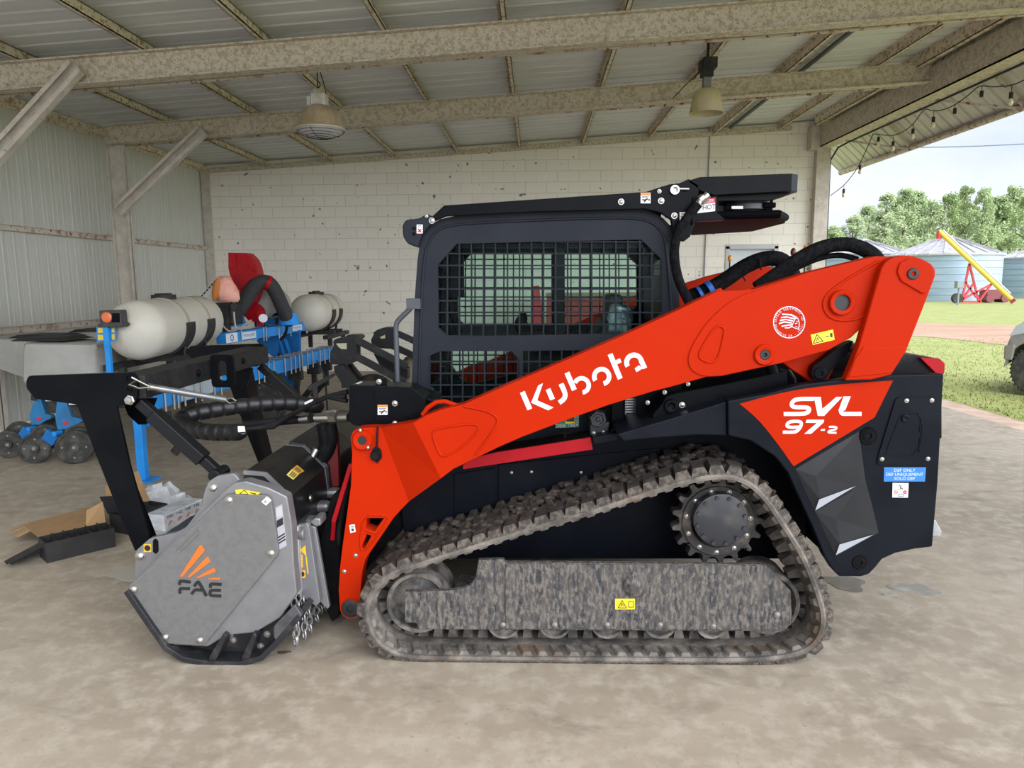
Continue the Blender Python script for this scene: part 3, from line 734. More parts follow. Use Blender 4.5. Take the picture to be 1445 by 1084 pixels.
for p in ((508.5, 607.5), (519.5, 631.5)): c = pY(p[0], p[1], AL-.02); b.ell(c, .010, .012, .012, 10, 6)
ob_split('bolt', b, chrome, arm, smooth=40)
b = MB(); q = [(493, 741), (500.5, 740), (502, 750.5), (494.5, 752)]; b.prism(T(q, AL), AL-.0015, AL); b.use(1)
for q in (rect(495.5, 743, 499.5, 744.2), rect(496, 746, 499.5, 749.5)): b.prism(T(q, AL), AL-.002, AL-.001)
ob('sticker', b, [m_wst, m_blk_ink], arm)
# brand lettering on the arm, traced stroke by stroke
def K(p): return (700+p[0]/6.0208, 470+p[1]/6.0208)
def ringsec(cx, cy, R0, r0, a0, a1, n=16):
    return [[(cx+R0*math.cos(R_(a)), cy+R0*math.sin(R_(a))), (cx+R0*math.cos(R_(c_)), cy+R0*math.sin(R_(c_))), (cx+r0*math.cos(R_(c_)), cy+r0*math.sin(R_(c_))), (cx+r0*math.cos(R_(a)), cy+r0*math.sin(R_(a)))] for a, c_ in ((a0+(a1-a0)*i/n, a0+(a1-a0)*(i+1)/n) for i in range(n))]
polys = [[(203, 510), (243, 492), (307, 640), (267, 657)], [(358, 445), (398, 427), (350, 572), (298, 592)], [(298, 592), (350, 572), (488, 633), (442, 657)], [(422, 485), (460, 468), (500, 557), (460, 573)],
 [(532, 440), (572, 422), (603, 495), (565, 512)], [(582, 345), (622, 328), (685, 475), (645, 493)], [(948, 187), (988, 170), (1075, 380), (1035, 398)], [(1010, 235), (1052, 215), (1066, 248), (1024, 268)],
 [(1216, 250), (1255, 232), (1283, 292), (1246, 308)]]
polys += stroke(crv([(584, 503), (589, 535), (575, 565), (536, 592)], False, 2), 40)
polys += ringsec(727, 445, 79, 42, -160, 82); polys += ringsec(897, 370, 83, 44, 148, 435); polys += ringsec(1172, 250, 84, 43, 148, 365); polys += [[(1177, 300), (1214, 274), (1246, 300), (1192, 333)]]
inkpolys([[K(p) for p in q] for q in polys], AM, white_dec, arm, 'lettering')
# round dealer emblem
def E_(p): return (1060+p[0]/10.32, 420+p[1]/10.32)
polys = ringsec(552, 360, 234, 222, 0, 360, 48)
for pl, w in (([(675, 300), (580, 250), (450, 243)], 22), ([(640, 310), (520, 283), (432, 292)], 20), ([(610, 340), (500, 318), (415, 335)], 20), ([(590, 368), (480, 355), (402, 380)], 20), ([(590, 395), (510, 405), (440, 420)], 18), ([(600, 415), (550, 440), (490, 440)], 16), ([(590, 415), (640, 310), (680, 290)], 10), ([(672, 285), (695, 350), (700, 410), (685, 462), (590, 425)], 10), ([(640, 380), (670, 372)], 12), ([(640, 420), (680, 432)], 8), ([(655, 345), (690, 345)], 8)): polys += stroke(pl, w)
b = MB()
for q in polys: b.prism(T([E_(p) for p in q], YD), YD-.0018, YD)
ec = pY(*E_((552, 360)), YD-.0018); rr = 196/10.32*PX(YD)
def ringtext(s, a0, a1, top=True, sz=.0155):
    for i, chh in enumerate(s):
        if chh == ' ': continue
        a = R_(a0+(a1-a0)*i/(len(s)-1)); rad = Vector((math.cos(a), 0, math.sin(a)))
        ax = Vector((math.sin(a), 0, -math.cos(a))) if top else Vector((-math.sin(a), 0, math.cos(a)))
        put_text(b, chh, sz, ec+rad*rr, ax, rad if top else -rad, .8)
ringtext('SAPELO EQUIPMENT CO', 178, 12); ringtext('BRUNSWICK GA - (912)', 192, 348, False, .013)
ob('emblem', b, white_dec, arm)
b = MB(); b.prism(T([E_(p) for p in ((865, 540), (1190, 465), (1215, 615), (895, 690))], YD), YD-.0015, YD); b.use(1)
for q in stroke([(905, 668), (955, 540), (1045, 634), (905, 668)], 11)+stroke([(950, 640), (965, 585), (985, 625)], 10)+stroke([(1085, 570), (1130, 560)], 12)+[[(1145, 520), (1180, 515), (1183, 575), (1150, 578)]]: b.prism(T([E_(p) for p in q], YD), YD-.0022, YD-.001)
ob('warning_sticker', b, [m_yel, m_blk_ink], arm)
# hose guide lip and handle on the arm's top edge
b = MB(); b.tube([pY(*p, AM+.03) for p in ((1011, 411), (1016, 408.5), (1021, 415), (1025, 417), (1059, 409))], .008, 8); b.tube([pY(*p, AM+.06) for p in ((596, 586), (604, 575), (616, 567.5), (628, 566.5), (646, 573))], .011, 10)
ob('handle', b, orange, arm, smooth=60)
# rubber port cap on a tether
b = MB(); b.tube([pY(*p, AL-.012) for p in ((533, 602), (532.5, 610), (532, 622), (531.5, 633))], .005, 8); c = pY(531, 642.5, AL-.004); b.lathe([(.026, .0), (.026, -.014), (.022, -.018), (.018, -.010), (0, -.010)], c, (0, 1, 0), 20); b.prism(T([(525, 634), (531.5, 629), (538, 635), (539, 646), (532.5, 654), (525, 647)], AL-.002), AL-.006, AL)
ob('port_cap', b, rubber, arm, smooth=50)
# rear tower link
YT = D+.01
tw = crv([(1244, 378), (1250, 369), (1260, 363.5)], False, 1)+crv([(1272, 360.5), (1288, 361), (1303, 366)], False, 1)+crv([(1314, 372), (1320.5, 380), (1320, 390)], False, 1)+[(1305, 430), (1280.6, 492), (1258, 529), (1230, 536), (1193, 537), (1202, 515), (1211, 492), (1222, 454), (1235.7, 405.7)]
b = MB(); b.prism(T(tw, YT), YT, YT+.05); tl = ob('tower_link', b, orange, ld, bevel=.006)
mirrored(tl, YC, parent=ld)
b = MB(); b.prism(rnd(T([(1266, 384), (1270, 371), (1284, 364.5), (1300, 367), (1317, 377), (1318.5, 389), (1308, 413), (1303, 415), (1272, 397)], YT-.008), .01, 3), YT-.008, YT+.01)
b.prism(T([(1206, 508), (1219, 489), (1278, 489), (1281, 492), (1259, 527), (1197, 533)], YT-.004), YT-.004, YT+.004)
ob_split('boss', b, orange, tl, bevel=.004)
b = MB(); cap(b, (1288, 386.5), YT-.008, .024, .004); ob_split('pin', b, MATS['pin_black'], tl, smooth=40)
b = MB(); b.prism(T([(1100, 508), (1115, 520), (1147, 541), (1168, 538.5), (1186, 500), (1190, 485)], D+.16), D+.16, D+.22); lk = ob('link_bracket', b, orange, ld, bevel=.004)
b = MB(); b.prism(rnd(T([(1145, 527), (1148, 517), (1183, 491), (1205, 480), (1196, 500), (1176, 520), (1167, 534), (1156, 538), (1148, 535)], D+.10), .01, 3), D+.10, D+.15); b2 = b; cap(b, (1157, 527), D+.10, .028, .004); ob('link', b, black, lk, bevel=.003)
b = MB(); b.prism(T([(934, 592.5), (921, 593), (921, 586), (933, 572), (940, 560), (955, 555), (1067, 533), (1112, 522), (1112, 546), (1071, 557), (955, 584)], D+.17), D+.17, D+.25)
cap(b, (947, 573), D+.17, .034, .012); cl = ob('control_link', b, black, ld, bevel=.006)
b = MB()
for p in ((962.5, 571.5), (938, 553.5), (914, 568), (971, 542)): b.bolt(pY(p[0], p[1], D+.165), .013 if p[0] > 960 and p[1] > 560 else .009)
ob_split('bolt', b, chrome, cl, smooth=40)
b = MB(); b.cyl(pY(1091, 522, D+.2), pY(1112, 568, D+.2), .030, n=20); b.cyl(pY(1087, 512, D+.2), pY(1091, 522, D+.2), .033, n=20); lc = ob('lift_cylinder', b, black, ld, smooth=40)
b = MB(); b.cyl(pY(1078, 498, D+.2), pY(1088, 516, D+.2), .016); b.tube([pY(*p, D+.24) for p in ((1113, 522), (1121, 534), (1124, 548))], .006, 8); ob_split('cylinder_rod', b, chrome, lc, smooth=40)
mirrored(lc, YC, parent=ld)
# ---- rear body: fender, molded side panel, access cover
YP = D+.045
pan = [(1027, 566), (1080, 556.5), (1129.5, 543), (1194, 535), (1258, 529.5), (1332, 528), (1324, 678), (1316, 772), (1291, 775), (1263.5, 781), (1245, 789.4), (1236, 800.5), (1227, 810), (1216, 814), (1184.6, 814), (1176, 805), (1164, 786), (1146, 742), (1122, 690), (1112, 667), (1094, 644.5), (1059, 622), (1028, 615)]
b = MB(); b.prism(T(pan, YP), YP, YP+.06); pn = ob('rear_side_panel', b, navy, ld, bevel=.006)
b = MB(); b.prism(T([(871, 613), (950, 590), (1026, 566.5), (1026, 615), (985, 614), (917, 619), (880, 623)], YP+.02), YP+.02, D+.46); ob('fender', b, navy, ld, bevel=.006)
mirrored(pn, YC, parent=ld)
b = MB(); b.prism(T([(1150, 585), (1199, 539), (1330, 531), (1314, 770), (1243, 786), (1215, 808), (1190, 808), (1183, 700)], YP+.06), YP+.06, D+1.88)
b.prism(T([(960, 470), (1010, 470), (1290, 512), (1330, 531), (1330, 620), (960, 640)], D+.52), D+.52, D+1.46)
ob('engine_housing', b, flatblack, ld, bevel=.01)
b = MB(); b.prism(rnd(T([(1262, 505), (1275, 499), (1326, 506.5), (1333, 514), (1332, 529), (1255, 530)], D+.2), .008, 3), D+.2, D+1.78); hd = ob('engine_hood', b, mat('dusty_dark_hood', (.009, .009, .011), .4, 0, (.03, .024, .022), 10, .5, .65, spec=.1), ld, bevel=.004)
b = MB(); b.prism(rnd(T([(1299, 505), (1326, 506), (1333.5, 513.5), (1332.5, 527.5), (1322, 527.5)], D+.18), .006, 3), D+.18, D+1.80); ob('hood_edge', b, redpaint, hd, bevel=.003)
b = MB(); b.prism(T([(1262, 731), (1320, 734), (1329, 750), (1328, 757), (1262, 757)], D+.5), D+.5, D+.62); b.use(0); ob('tow_hitch', b, steel, ld, bevel=.003)
b = MB(); b.prism(T([(1328, 531), (1333.5, 531), (1325.5, 678), (1317.5, 770), (1314, 770), (1321, 680)], YP+.03), YP+.062, D+1.7); ob('rear_guard', b, orange, ld)
# orange decal with the model name
dec = crv([(1043.6, 570), (1060, 583), (1076.5, 599.5), (1100.7, 630.7), (1119.7, 658)], False, 1)+[(1234, 589), (1259.9, 537)]+crv([(1259.9, 537), (1200, 541), (1138.8, 547.6), (1090, 557), (1043.6, 570)], False, 1)[1:-1]
b = MB(); b.prism(T(dec, YP), YP-.0015, YP); dcl = ob('decal', b, orange, pn)
def S_(p): return (1080+p[0]/5.4491, 480+p[1]/5.4491)
polys = stroke(crv([(372, 452), (240, 452), (205, 475), (200, 505), (225, 517), (318, 517), (338, 528), (330, 555), (290, 568), (140, 568)], False, 2), 31)
polys += [[(372, 437), (425, 437), (436, 530), (402, 583)], [(436, 530), (545, 437), (590, 437), (450, 583), (402, 583)], [(600, 433), (655, 433), (612, 540), (560, 545)]]
polys += stroke(crv([(592, 520), (578, 552), (590, 567), (620, 567), (738, 567)], False, 2), 31)
polys += stroke(crv([(265, 668), (190, 672), (160, 660), (175, 632), (215, 623), (265, 625), (280, 640), (262, 680), (235, 705), (205, 708), (133, 708)], False, 2), 24)
polys += [[(315, 612), (450, 612), (445, 636), (308, 636)], [(398, 634), (447, 632), (350, 720), (298, 720)], [(428, 683), (458, 683), (453, 697), (423, 697)]]
polys += stroke(crv([(487, 667), (538, 665), (548, 675), (535, 688), (490, 696), (478, 712), (545, 712)], False, 2), 14)
inkpolys([[S_(p) for p in q] for q in polys], YP-.0015, white_dec, pn, 'lettering')
# molded facets below the decal, with sky sheen painted on as pale wedges
def fac(bb, tri): bb.add([(pY(x, y, YP).x, YP-d, pY(x, y, YP).z) for x, y, d in tri], [list(range(len(tri)))])
b = MB()
fac(b, [(1122, 662, .001), (1212, 609, .001), (1221, 678, .001), (1215, 688, .004), (1156, 704, .016), (1150, 671, .012)])
fac(b, [(1122, 662, .001), (1150, 671, .012), (1156, 704, .016), (1149.7, 722, .001)])
fac(b, [(1149.7, 722, .001), (1208, 690, .004), (1221, 678, .001), (1231, 715, .001), (1178, 731, .010)])
fac(b, [(1149.7, 722, .001), (1178, 731, .010), (1184.6, 768, .016), (1179, 785, .001)])
fac(b, [(1178, 731, .010), (1231, 715, .001), (1239.7, 752, .001), (1184.6, 768, .016)])
fac(b, [(1179, 785, .001), (1184.6, 768, .016), (1239.7, 752, .001)])
fac(b, [(1149.7, 722, .001), (1156, 704, .016), (1208, 690, .004)])
ob('molded_cover', b, mat('grey_molded_plastic', (.015, .0155, .0175), .35, 0, (.020, .0205, .0225), 4, spec=.25), pn)
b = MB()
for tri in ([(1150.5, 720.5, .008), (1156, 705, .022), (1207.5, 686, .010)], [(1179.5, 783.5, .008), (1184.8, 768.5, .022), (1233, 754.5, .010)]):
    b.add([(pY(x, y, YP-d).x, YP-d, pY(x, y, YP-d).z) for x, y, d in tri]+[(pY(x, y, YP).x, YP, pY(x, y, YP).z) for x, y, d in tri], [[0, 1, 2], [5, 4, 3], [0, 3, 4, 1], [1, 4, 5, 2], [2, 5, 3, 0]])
ob_split('sheen_wedge', b, mat('painted_sheen', (.36, .38, .42), .45, spec=.2), pn)
b = MB(); b.prism(rnd(T([(1268, 561), (1319.5, 561), (1315, 656), (1238, 656), (1239.7, 643), (1264, 564)], YP-.007), .012, 4), YP-.007, YP+.004); ridge(b, crv([(1275, 583), (1302, 583), (1299, 643), (1250, 643), (1252, 633), (1270, 587)], True, 1), YP-.007, .003, True); ridge(b, [(1300, 590), (1298, 610)], YP-.007, .004); ridge(b, [(1298, 618), (1297, 638)], YP-.007, .004)
c = pY(1277, 590.5, YP-.007); b.lathe([(.016, 0), (.016, -.005), (.012, -.007), (.006, -.004), (0, -.004)], c, (0, 1, 0), 16)
ob('access_cover', b, navy, pn, bevel=.003)
b = MB()
for p in ((1279.5, 565.5), (1315, 565), (1244.7, 648), (1309.4, 647.5)): b.bolt(pY(p[0], p[1], YP-.007), .009)
ob_split('bolt', b, chrome, pn, smooth=40)
b = MB()
for p, r in (((1225, 615.4), .034), ((1213, 793.5), .028)): ring(b, p, YP, r+.006, r-.004, .004); cap(b, p, YP, r-.003, .004)
ob_split('pin', b, flatblack, pn, smooth=40)
b = MB(); b.prism(T([(1247.6, 659.5), (1306.5, 659.5), (1305, 679.5), (1247, 679.5)], YP), YP-.0015, YP); b.use(1)
for s, y, sx in (('DEF ONLY', 664, .95), ('DEF UNIQUEMENT', 669.8, .92), ('SOLO DEF', 675.6, .95)): put_text(b, s, .0185, pY(1276.5, y, YP-.0019), (1, 0, 0), (0, 0, 1), sx*1.12)
ob('fluid_sticker', b, [m_blue, white_dec], pn)
b = MB(); b.prism(T([(1259.5, 681.5), (1282, 681.8), (1281, 702.3), (1259, 702)], YP), YP-.0015, YP); b.use(1)
for q in stroke([(1268, 685), (1271, 686), (1270, 689), (1274, 689)], 1.2)+stroke([(1266, 691), (1275, 691)], .8)+stroke([(1268, 697), (1274, 697), (1274, 700.5), (1268, 700.5), (1268, 697)], .8): b.prism(T(q, YP), YP-.002, YP-.001)
b.use(2)
for q in ringsec(1264, 694.5, 2.7, 1.8, 0, 360, 16)+stroke([(1262.3, 693), (1265.7, 696)], .8)+ringsec(1276.8, 694.5, 2.7, .8, 0, 360, 16): b.prism(T(q, YP), YP-.002, YP-.001)
ob('sticker', b, [m_wst, m_blk_ink, m_red_ink], pn)

# ---- cab
YCAB = D+.52
cabo = [(580, 600), (580.5, 545), (581.5, 530), (585, 424), (589, 368), (592, 347), (598, 330), (607, 318), (621, 309.5), (643, 304.8), (726, 300.3), (837, 296.2), (901, 295.8), (921, 299.5), (936, 308), (947, 320), (953, 335), (956, 380), (960, 451), (963, 600)]
up_ = [(617.6, 374), (644.4, 344), (905, 338), (934, 366), (934, 440), (915, 470), (864, 471.5), (632.5, 475), (618.5, 463)]
lo1 = [(604.5, 503), (620.5, 495.7), (722, 495.7), (732.5, 507), (732.5, 556), (640, 578), (622, 565.5), (605, 542)]
lo2 = [(738, 495.5), (880, 493.5), (880, 510), (738, 545)]
b = MB(); b.prism(T(cabo, YCAB), YCAB, YCAB+.045, [T(up_, YCAB), T(lo1, YCAB), T(lo2, YCAB)]); cab = ob('cab_side', b, satin, ld)
b = MB(); ridge(b, crv([(591, 545), (594, 440), (598, 368), (603, 345), (614, 327), (634, 317), (726, 312), (837, 308), (899, 307.5), (921, 314), (935, 328), (941, 350), (948, 451)], False, 2), YCAB, .007); ob('cab_trim', b, satin, cab, smooth=60)
# barred guards: bars clipped to each opening
def inside_span(poly, v, horiz):
    xs = []
    for i in range(len(poly)):
        a, c_ = poly[i], poly[(i+1) % len(poly)]
        p, q_ = (a[1], c_[1]) if horiz else (a[0], c_[0])
        if (p-v)*(q_-v) < 0:
            t = (v-p)/(q_-p); xs.append((a[0]+(c_[0]-a[0])*t) if horiz else (a[1]+(c_[1]-a[1])*t))
    xs.sort(); return [(xs[i], xs[i+1]) for i in range(0, len(xs)-1, 2)]
def guard(bb, poly, x0, dx, y0, dy, w=2.1):
    for k in range(-30, 60):
        x = x0+k*dx
        for a, c_ in inside_span(poly, x, False): bb.prism(T(rect(x-w/2, a, x+w/2, c_), YCAB), YCAB+.006, YCAB+.020)
        y = y0+k*dy
        for a, c_ in inside_span(poly, y, True): bb.prism(T(rect(a, y-w/2, c_, y+w/2), YCAB), YCAB+.008, YCAB+.018)
b = MB(); guard(b, up_, 648, 17.02, 357.9, 16.65); guard(b, lo1, 621.5, 15.6, 510.6, 16.6); guard(b, lo2, 746, 15.6, 510.6, 16.6); wg = ob('window_guard', b, satin, cab)
gl = glass('green_tinted_glass', (.87, .96, .93)); b = MB(); b.prism(T([(612, 335), (938, 335), (938, 480), (612, 480)], YCAB+.05), YCAB+.050, YCAB+.055); b.prism(T([(600, 492), (880, 492), (880, 580), (600, 580)], YCAB+.05), YCAB+.050, YCAB+.055); pane = ob('window_pane', b, gl, cab)
b = MB(); b.prism(T([(783, 335), (797, 335), (797, 480), (783, 480)], YCAB+.057), YCAB+.057, YCAB+.085); b.prism(T(rect(612, 336, 938, 350), YCAB+.06), YCAB+.057, YCAB+.075); sl = ob('window_frame', b, black, cab)
cab2 = mirrored(cab, YC, parent=ld)
for o in (wg, pane, sl): mirrored(o, YC, parent=cab2)
YC1 = 2*YC-YCAB
b = MB(); b.prism(T([(607, 318), (621, 309.5), (643, 304.8), (837, 296.2), (901, 295.8), (921, 299.5), (936, 308), (946, 322), (930, 326), (640, 330), (610, 334)], YCAB+.045), YCAB+.045, YC1-.045); ob('cab_roof', b, satin, ld, bevel=.01)
xa, xb = pY(583, 500, YCAB).x, pY(957, 420, YCAB).x; zt, zb = pY(600, 320, YCAB).z, pY(600, 600, YCAB).z
b = MB()
for y0, y1 in ((YCAB+.045, YCAB+.12), (YC1-.12, YC1-.045)): b.bar((xa+.03, (y0+y1)/2, zb), (xa+.09, (y0+y1)/2, zt), .075, .05, up=(1, 0, 0)); b.box(xb-.06, xb, y0, y1, zb, zt)
b.box(xb-.05, xb, YCAB+.12, YC1-.12, zb, zb+.75); b.box(xb-.05, xb, YCAB+.12, YC1-.12, zt-.12, zt); b.box(xa+.03, xa+.07, YCAB+.1, YC1-.1, zb, zb+.18); b.box(xa, xb, YCAB+.05, YC1-.05, zb-.05, zb)
ob('cab_frame', b, satin, ld, bevel=.006)
b = MB(); b.box(xa+.055, xa+.060, YCAB+.12, YC1-.12, zb+.18, zt-.06); b.box(xb-.03, xb-.025, YCAB+.12, YC1-.12, zb+.75, zt-.12); ob('window_pane', b, glass('clear_glass', (.93, .97, .96)), ld)
# seat, lap bar, joysticks
b = MB(); sx = xb-.80; b.prismX(rnd([(YC-.25, zb+.22), (YC+.25, zb+.22), (YC+.25, zb+.38), (YC-.25, zb+.38)], .05), sx, sx+.46); b.bar((sx+.42, YC, zb+.36), (sx+.52, YC, 1.50), .44, .10, up=(1, 0, 0)); b.bar((sx+.52, YC, 1.50), (sx+.535, YC, 1.655), .26, .085, up=(1, 0, 0)); b.box(sx+.05, sx+.42, YC-.2, YC+.2, zb, zb+.22)
seat_ = ob('seat', b, mat('black_seat_vinyl', (.012, .012, .014), .6), ld, bevel=.03, segs=3)
b = MB(); b.bar((sx+.47, YC-.03, 1.05), (sx+.565, YC-.03, 1.60), .40, .13, up=(1, 0, 0)); ob('plastic_cover', b, mat('clear_seat_plastic', (.36, .42, .46), .25, .2, (.05, .06, .07), 7, .42, .55, bump=.8, bscale=20), seat_, bevel=.03, segs=3)
for s in (-1, 1):
    b = MB(); b.box(sx+.02, sx+.34, YC+s*.32-.05, YC+s*.32+.05, zb+.38, zb+.46); b.cyl((sx+.06, YC+s*.32, zb+.44), (sx+.02, YC+s*.32, zb+.48), .018, n=10); b.ell((sx+.02, YC+s*.32, zb+.50), .03, .028, .045, 12, 8)
    ob('joystick', b, flatblack, ld, smooth=50)
b = MB(); b.tube([pY(*p, YCAB+.25) for p in ((627, 350), (634, 372), (628, 405), (636, 435), (648, 470))], .02, 10); b.box(*(lambda c: (c.x-.03, c.x+.05, YCAB+.2, YCAB+.32, c.z-.1, c.z+.12))(pY(640, 392, YCAB+.25))); ob('control_column', b, flatblack, ld, smooth=50)
# front grab rail and its bracket
b = MB(); b.tube([pY(*p, D+.5) for p in crv([(583, 430), (577, 438), (566, 448), (559.5, 455), (558.5, 466), (560, 500), (561, 545)], False, 2)], .013, 10); c = pY(580, 430, D+.5); b.box(c.x-.02, c.x+.05, D+.48, D+.56, c.z-.02, c.z+.03)
ob('grab_rail', b, mat('grey_rail_paint', (.055, .06, .07), .4), ld, smooth=60)
# roof rail of the guard kit
YRR = D+.46
b = MB(); b.prism(T([(606, 309), (626.4, 290), (911.6, 270.7), (918, 268.5), (944.8, 260), (959, 258.5), (972, 252.5), (986, 261), (985, 290), (982, 299), (979, 316), (974, 334), (965, 341), (957, 338), (950, 327), (947, 310), (931, 299.5), (910, 294.8), (754, 298.8), (629, 305), (612, 312)], YRR), YRR, YRR+.03); rr_ = ob('roof_rail', b, black, ld, bevel=.003)
b = MB()
for p in ((609.5, 311.5), (876.5, 284.8), (933, 283.5), (951.5, 304.5), (602, 305)): b.bolt(pY(p[0], p[1], YRR), .014 if p[0] > 605 else .008)
c = pY(930.5, 270, YRR); b.bolt(c, .009); c = pY(951.5, 268.5, YRR); b.lathe([(.016, -.005), (.022, -.008), (.022, -.02), (.014, -.02), (.012, -.004)], c, (0, 1, 0), 16); b.cyl(c+Vector((.02, -.014, .004)), c+Vector((.066, -.014, .003)), .007)
ob_split('bolt', b, chrome, rr_, smooth=40)
def warn(quad, Y, parent, head=.25, red=False):
    (x0, y0), (x1, y1) = quad[0], quad[2]; bb = MB(); bb.prism(T(quad, Y), Y-.0014, Y); bb.use(1)
    yh = y0+(y1-y0)*head
    if not red:
        bb.prism(T(rect(x0+.3, y0+.3, x1-.3, yh), Y), Y-.002, Y-.001); bb.use(2)
        ww, hh = x1-x0, y1-y0
        for q in (rect(x0+ww*.12, y0+hh*.33, x1-ww*.12, y0+hh*.38), rect(x0+ww*.12, y0+hh*.42, x1-ww*.3, y0+hh*.46)): bb.prism(T(q, Y), Y-.002, Y-.001)
        for q in stroke([(x0+ww*.15, y0+hh*.66), (x0+ww*.45, y0+hh*.70), (x0+ww*.75, y0+hh*.55)], hh*.13)+stroke([(x0+ww*.35, y0+hh*.88), (x0+ww*.6, y0+hh*.6)], hh*.12)+[rect(x0+ww*.78, y0+hh*.6, x0+ww*.92, y0+hh*.76)]: bb.prism(T(q, Y), Y-.002, Y-.001)
        mm = [m_wst, m_ost, m_blk_ink]
    else:
        ww, hh = x1-x0, y1-y0; cx = (x0+x1)/2; cy = y0+hh*.68
        for q in stroke([(cx-ww*.3, cy-hh*.2), (cx+ww*.3, cy+hh*.2)], hh*.13)+stroke([(cx-ww*.3, cy+hh*.2), (cx+ww*.3, cy-hh*.2)], hh*.13): bb.prism(T(q, Y), Y-.002, Y-.001)
        bb.use(2)
        for q in (rect(x0+ww*.2, y0+hh*.12, x1-ww*.2, y0+hh*.18), rect(x0+ww*.2, y0+hh*.26, x1-ww*.35, y0+hh*.32)): bb.prism(T(q, Y), Y-.002, Y-.001)
        mm = [m_wst, m_red_ink, m_blk_ink]
    return ob('warning_sticker', bb, mm, parent)
warn(rect(904, 272, 918, 287), YRR, rr_); warn(rect(959, 299.5, 967.5, 311), YRR, rr_, red=True)
mirrored(rr_, YC, parent=ld)
b = MB(); b.prism(rnd(T([(567.5, 318.5), (572, 310.5), (593, 307.5), (601.5, 301.4), (607, 303), (612, 312), (596, 330), (589, 349.5), (575, 344), (568.5, 334)], YRR+.005), .012, 4), YRR+.005, YRR+.10); fl = ob('front_lamp_bracket', b, satin, ld, bevel=.012, segs=3)
warn(rect(588, 317, 596.5, 329.5), YRR+.004, fl, red=True)
b = MB()
for p in ((584, 322.5), (584, 330)): c = pY(p[0], p[1], YRR); b.cyl((c.x, YRR+.006, c.z), (c.x, YRR-.001, c.z), .008, n=10)
ob_split('hole_plug', b, flatblack, fl); mirrored(fl, YC, parent=ld)
# cooler box at the rear of the roof
YX = D+.46
b = MB()
r0 = [pY(*p, YX) for p in ((969.4, 255.5), (987, 250), (1117.7, 244.7), (1117, 270), (1007.6, 275.5), (990, 270))]
e0 = pY(1131, 245.5, YX); e1 = pY(1130.7, 270, YX)
b.prism(T([(969.4, 255.5), (987, 250), (1117.7, 244.7), (1117, 270), (1007.6, 275.5), (990, 270)], YX), YX, D+1.5)
x0, x1 = r0[2].x, e0.x; z1, z0 = r0[2].z, r0[3].z
b.prismZ([(x0-.001, YX), (x1, YX+.045), (x1, D+1.455), (x0-.001, D+1.5)], z0, z1)
b.prism(T([(985, 268), (1117, 270), (1121, 270), (1100, 279), (1086, 283), (1010, 284), (985, 284)], YX+.05), YX+.05, D+1.42)
ck = ob('cooler_box', b, black, ld, bevel=.004)
c = pY(1052, 292, D+.66); b = MB(); b.lathe([(.125, .05), (.13, .012), (.108, .008), (.108, -.018), (.09, -.022), (.085, -.035), (0, -.035)], c, (0, 0, 1), 36); fn = ob('fan_shroud', b, mat('grey_black_plastic', (.03, .033, .04), .4), ck, smooth=30)
b = MB(); c = pY(1036, 294.5, D+.7); b.prism(T(rect(1032, 291, 1048, 295), D+.553), D+.546, D+.553); ob('sticker', b, m_wst, ck)
# guard plate slung below
yA = D+.55; b = MB(); zz = pY(1040, 305, yA).z
fa = [pZ(*p, zz) for p in ((982, 306), (1099, 303.5), (1108, 308.5))]; fb_ = [pZ(*p, zz) for p in ((1108, 312), (1062, 324), (975, 329.5))]
b.prismZ([(v.x, v.y) for v in fa+fb_], zz-.012, zz+.016); b.tube([Vector((v.x, v.y, zz+.005)) for v in fa], .02, 10)
for x_ in (fa[1].x-.03, fa[0].x+.06): b.box(x_-.018, x_+.018, yA+.02, yA+.07, zz, zz+.12); b.box(x_-.03, x_+.03, yA+.01, yA+.08, zz+.04, zz+.065)
lg = ob('guard_plate', b, mat('guard_black', (.004, .004, .005), .45, spec=.012), ck, bevel=.004)
b = MB()
put_text(b, 'LIFT', .016, Vector((pY(1057, 308.5, yA).x, yA-.024, zz+.014)), (1, 0, 0), (0, 0, 1)); put_text(b, 'POINT', .016, Vector((pY(1057, 308.5, yA).x, yA-.024, zz-.002)), (1, 0, 0), (0, 0, 1)); ob('lettering', b, white_dec, ck)
ys = YX-.001; b = MB(); b.prism(T([(984, 283), (1009, 279), (1009, 298), (984, 301)], D+.44), D+.438, D+.44); b.use(1); b.prism(T([(984, 283), (1009, 279), (1009, 286), (984, 289.5)], D+.438), D+.4372, D+.4385); b.use(2); put_text(b, 'DANGER', .020, pY(996.5, 284.3, D+.4365), (1, 0, .1), (0, 0, 1), .85)
b.use(3); put_text(b, 'HOT', .032, pY(1000.5, 292.5, D+.4365), (1, 0, .1), (0, 0, 1), .9); ob('danger_sticker', b, [m_wst, m_red_ink, white_dec, m_blk_ink], ck)
b = MB(); b.prism(T([(978, 278), (1012, 276), (1012, 300), (1024, 310), (985, 312), (976, 318)], D+.445), D+.445, D+.52); ob('bracket', b, black, ld, bevel=.003)
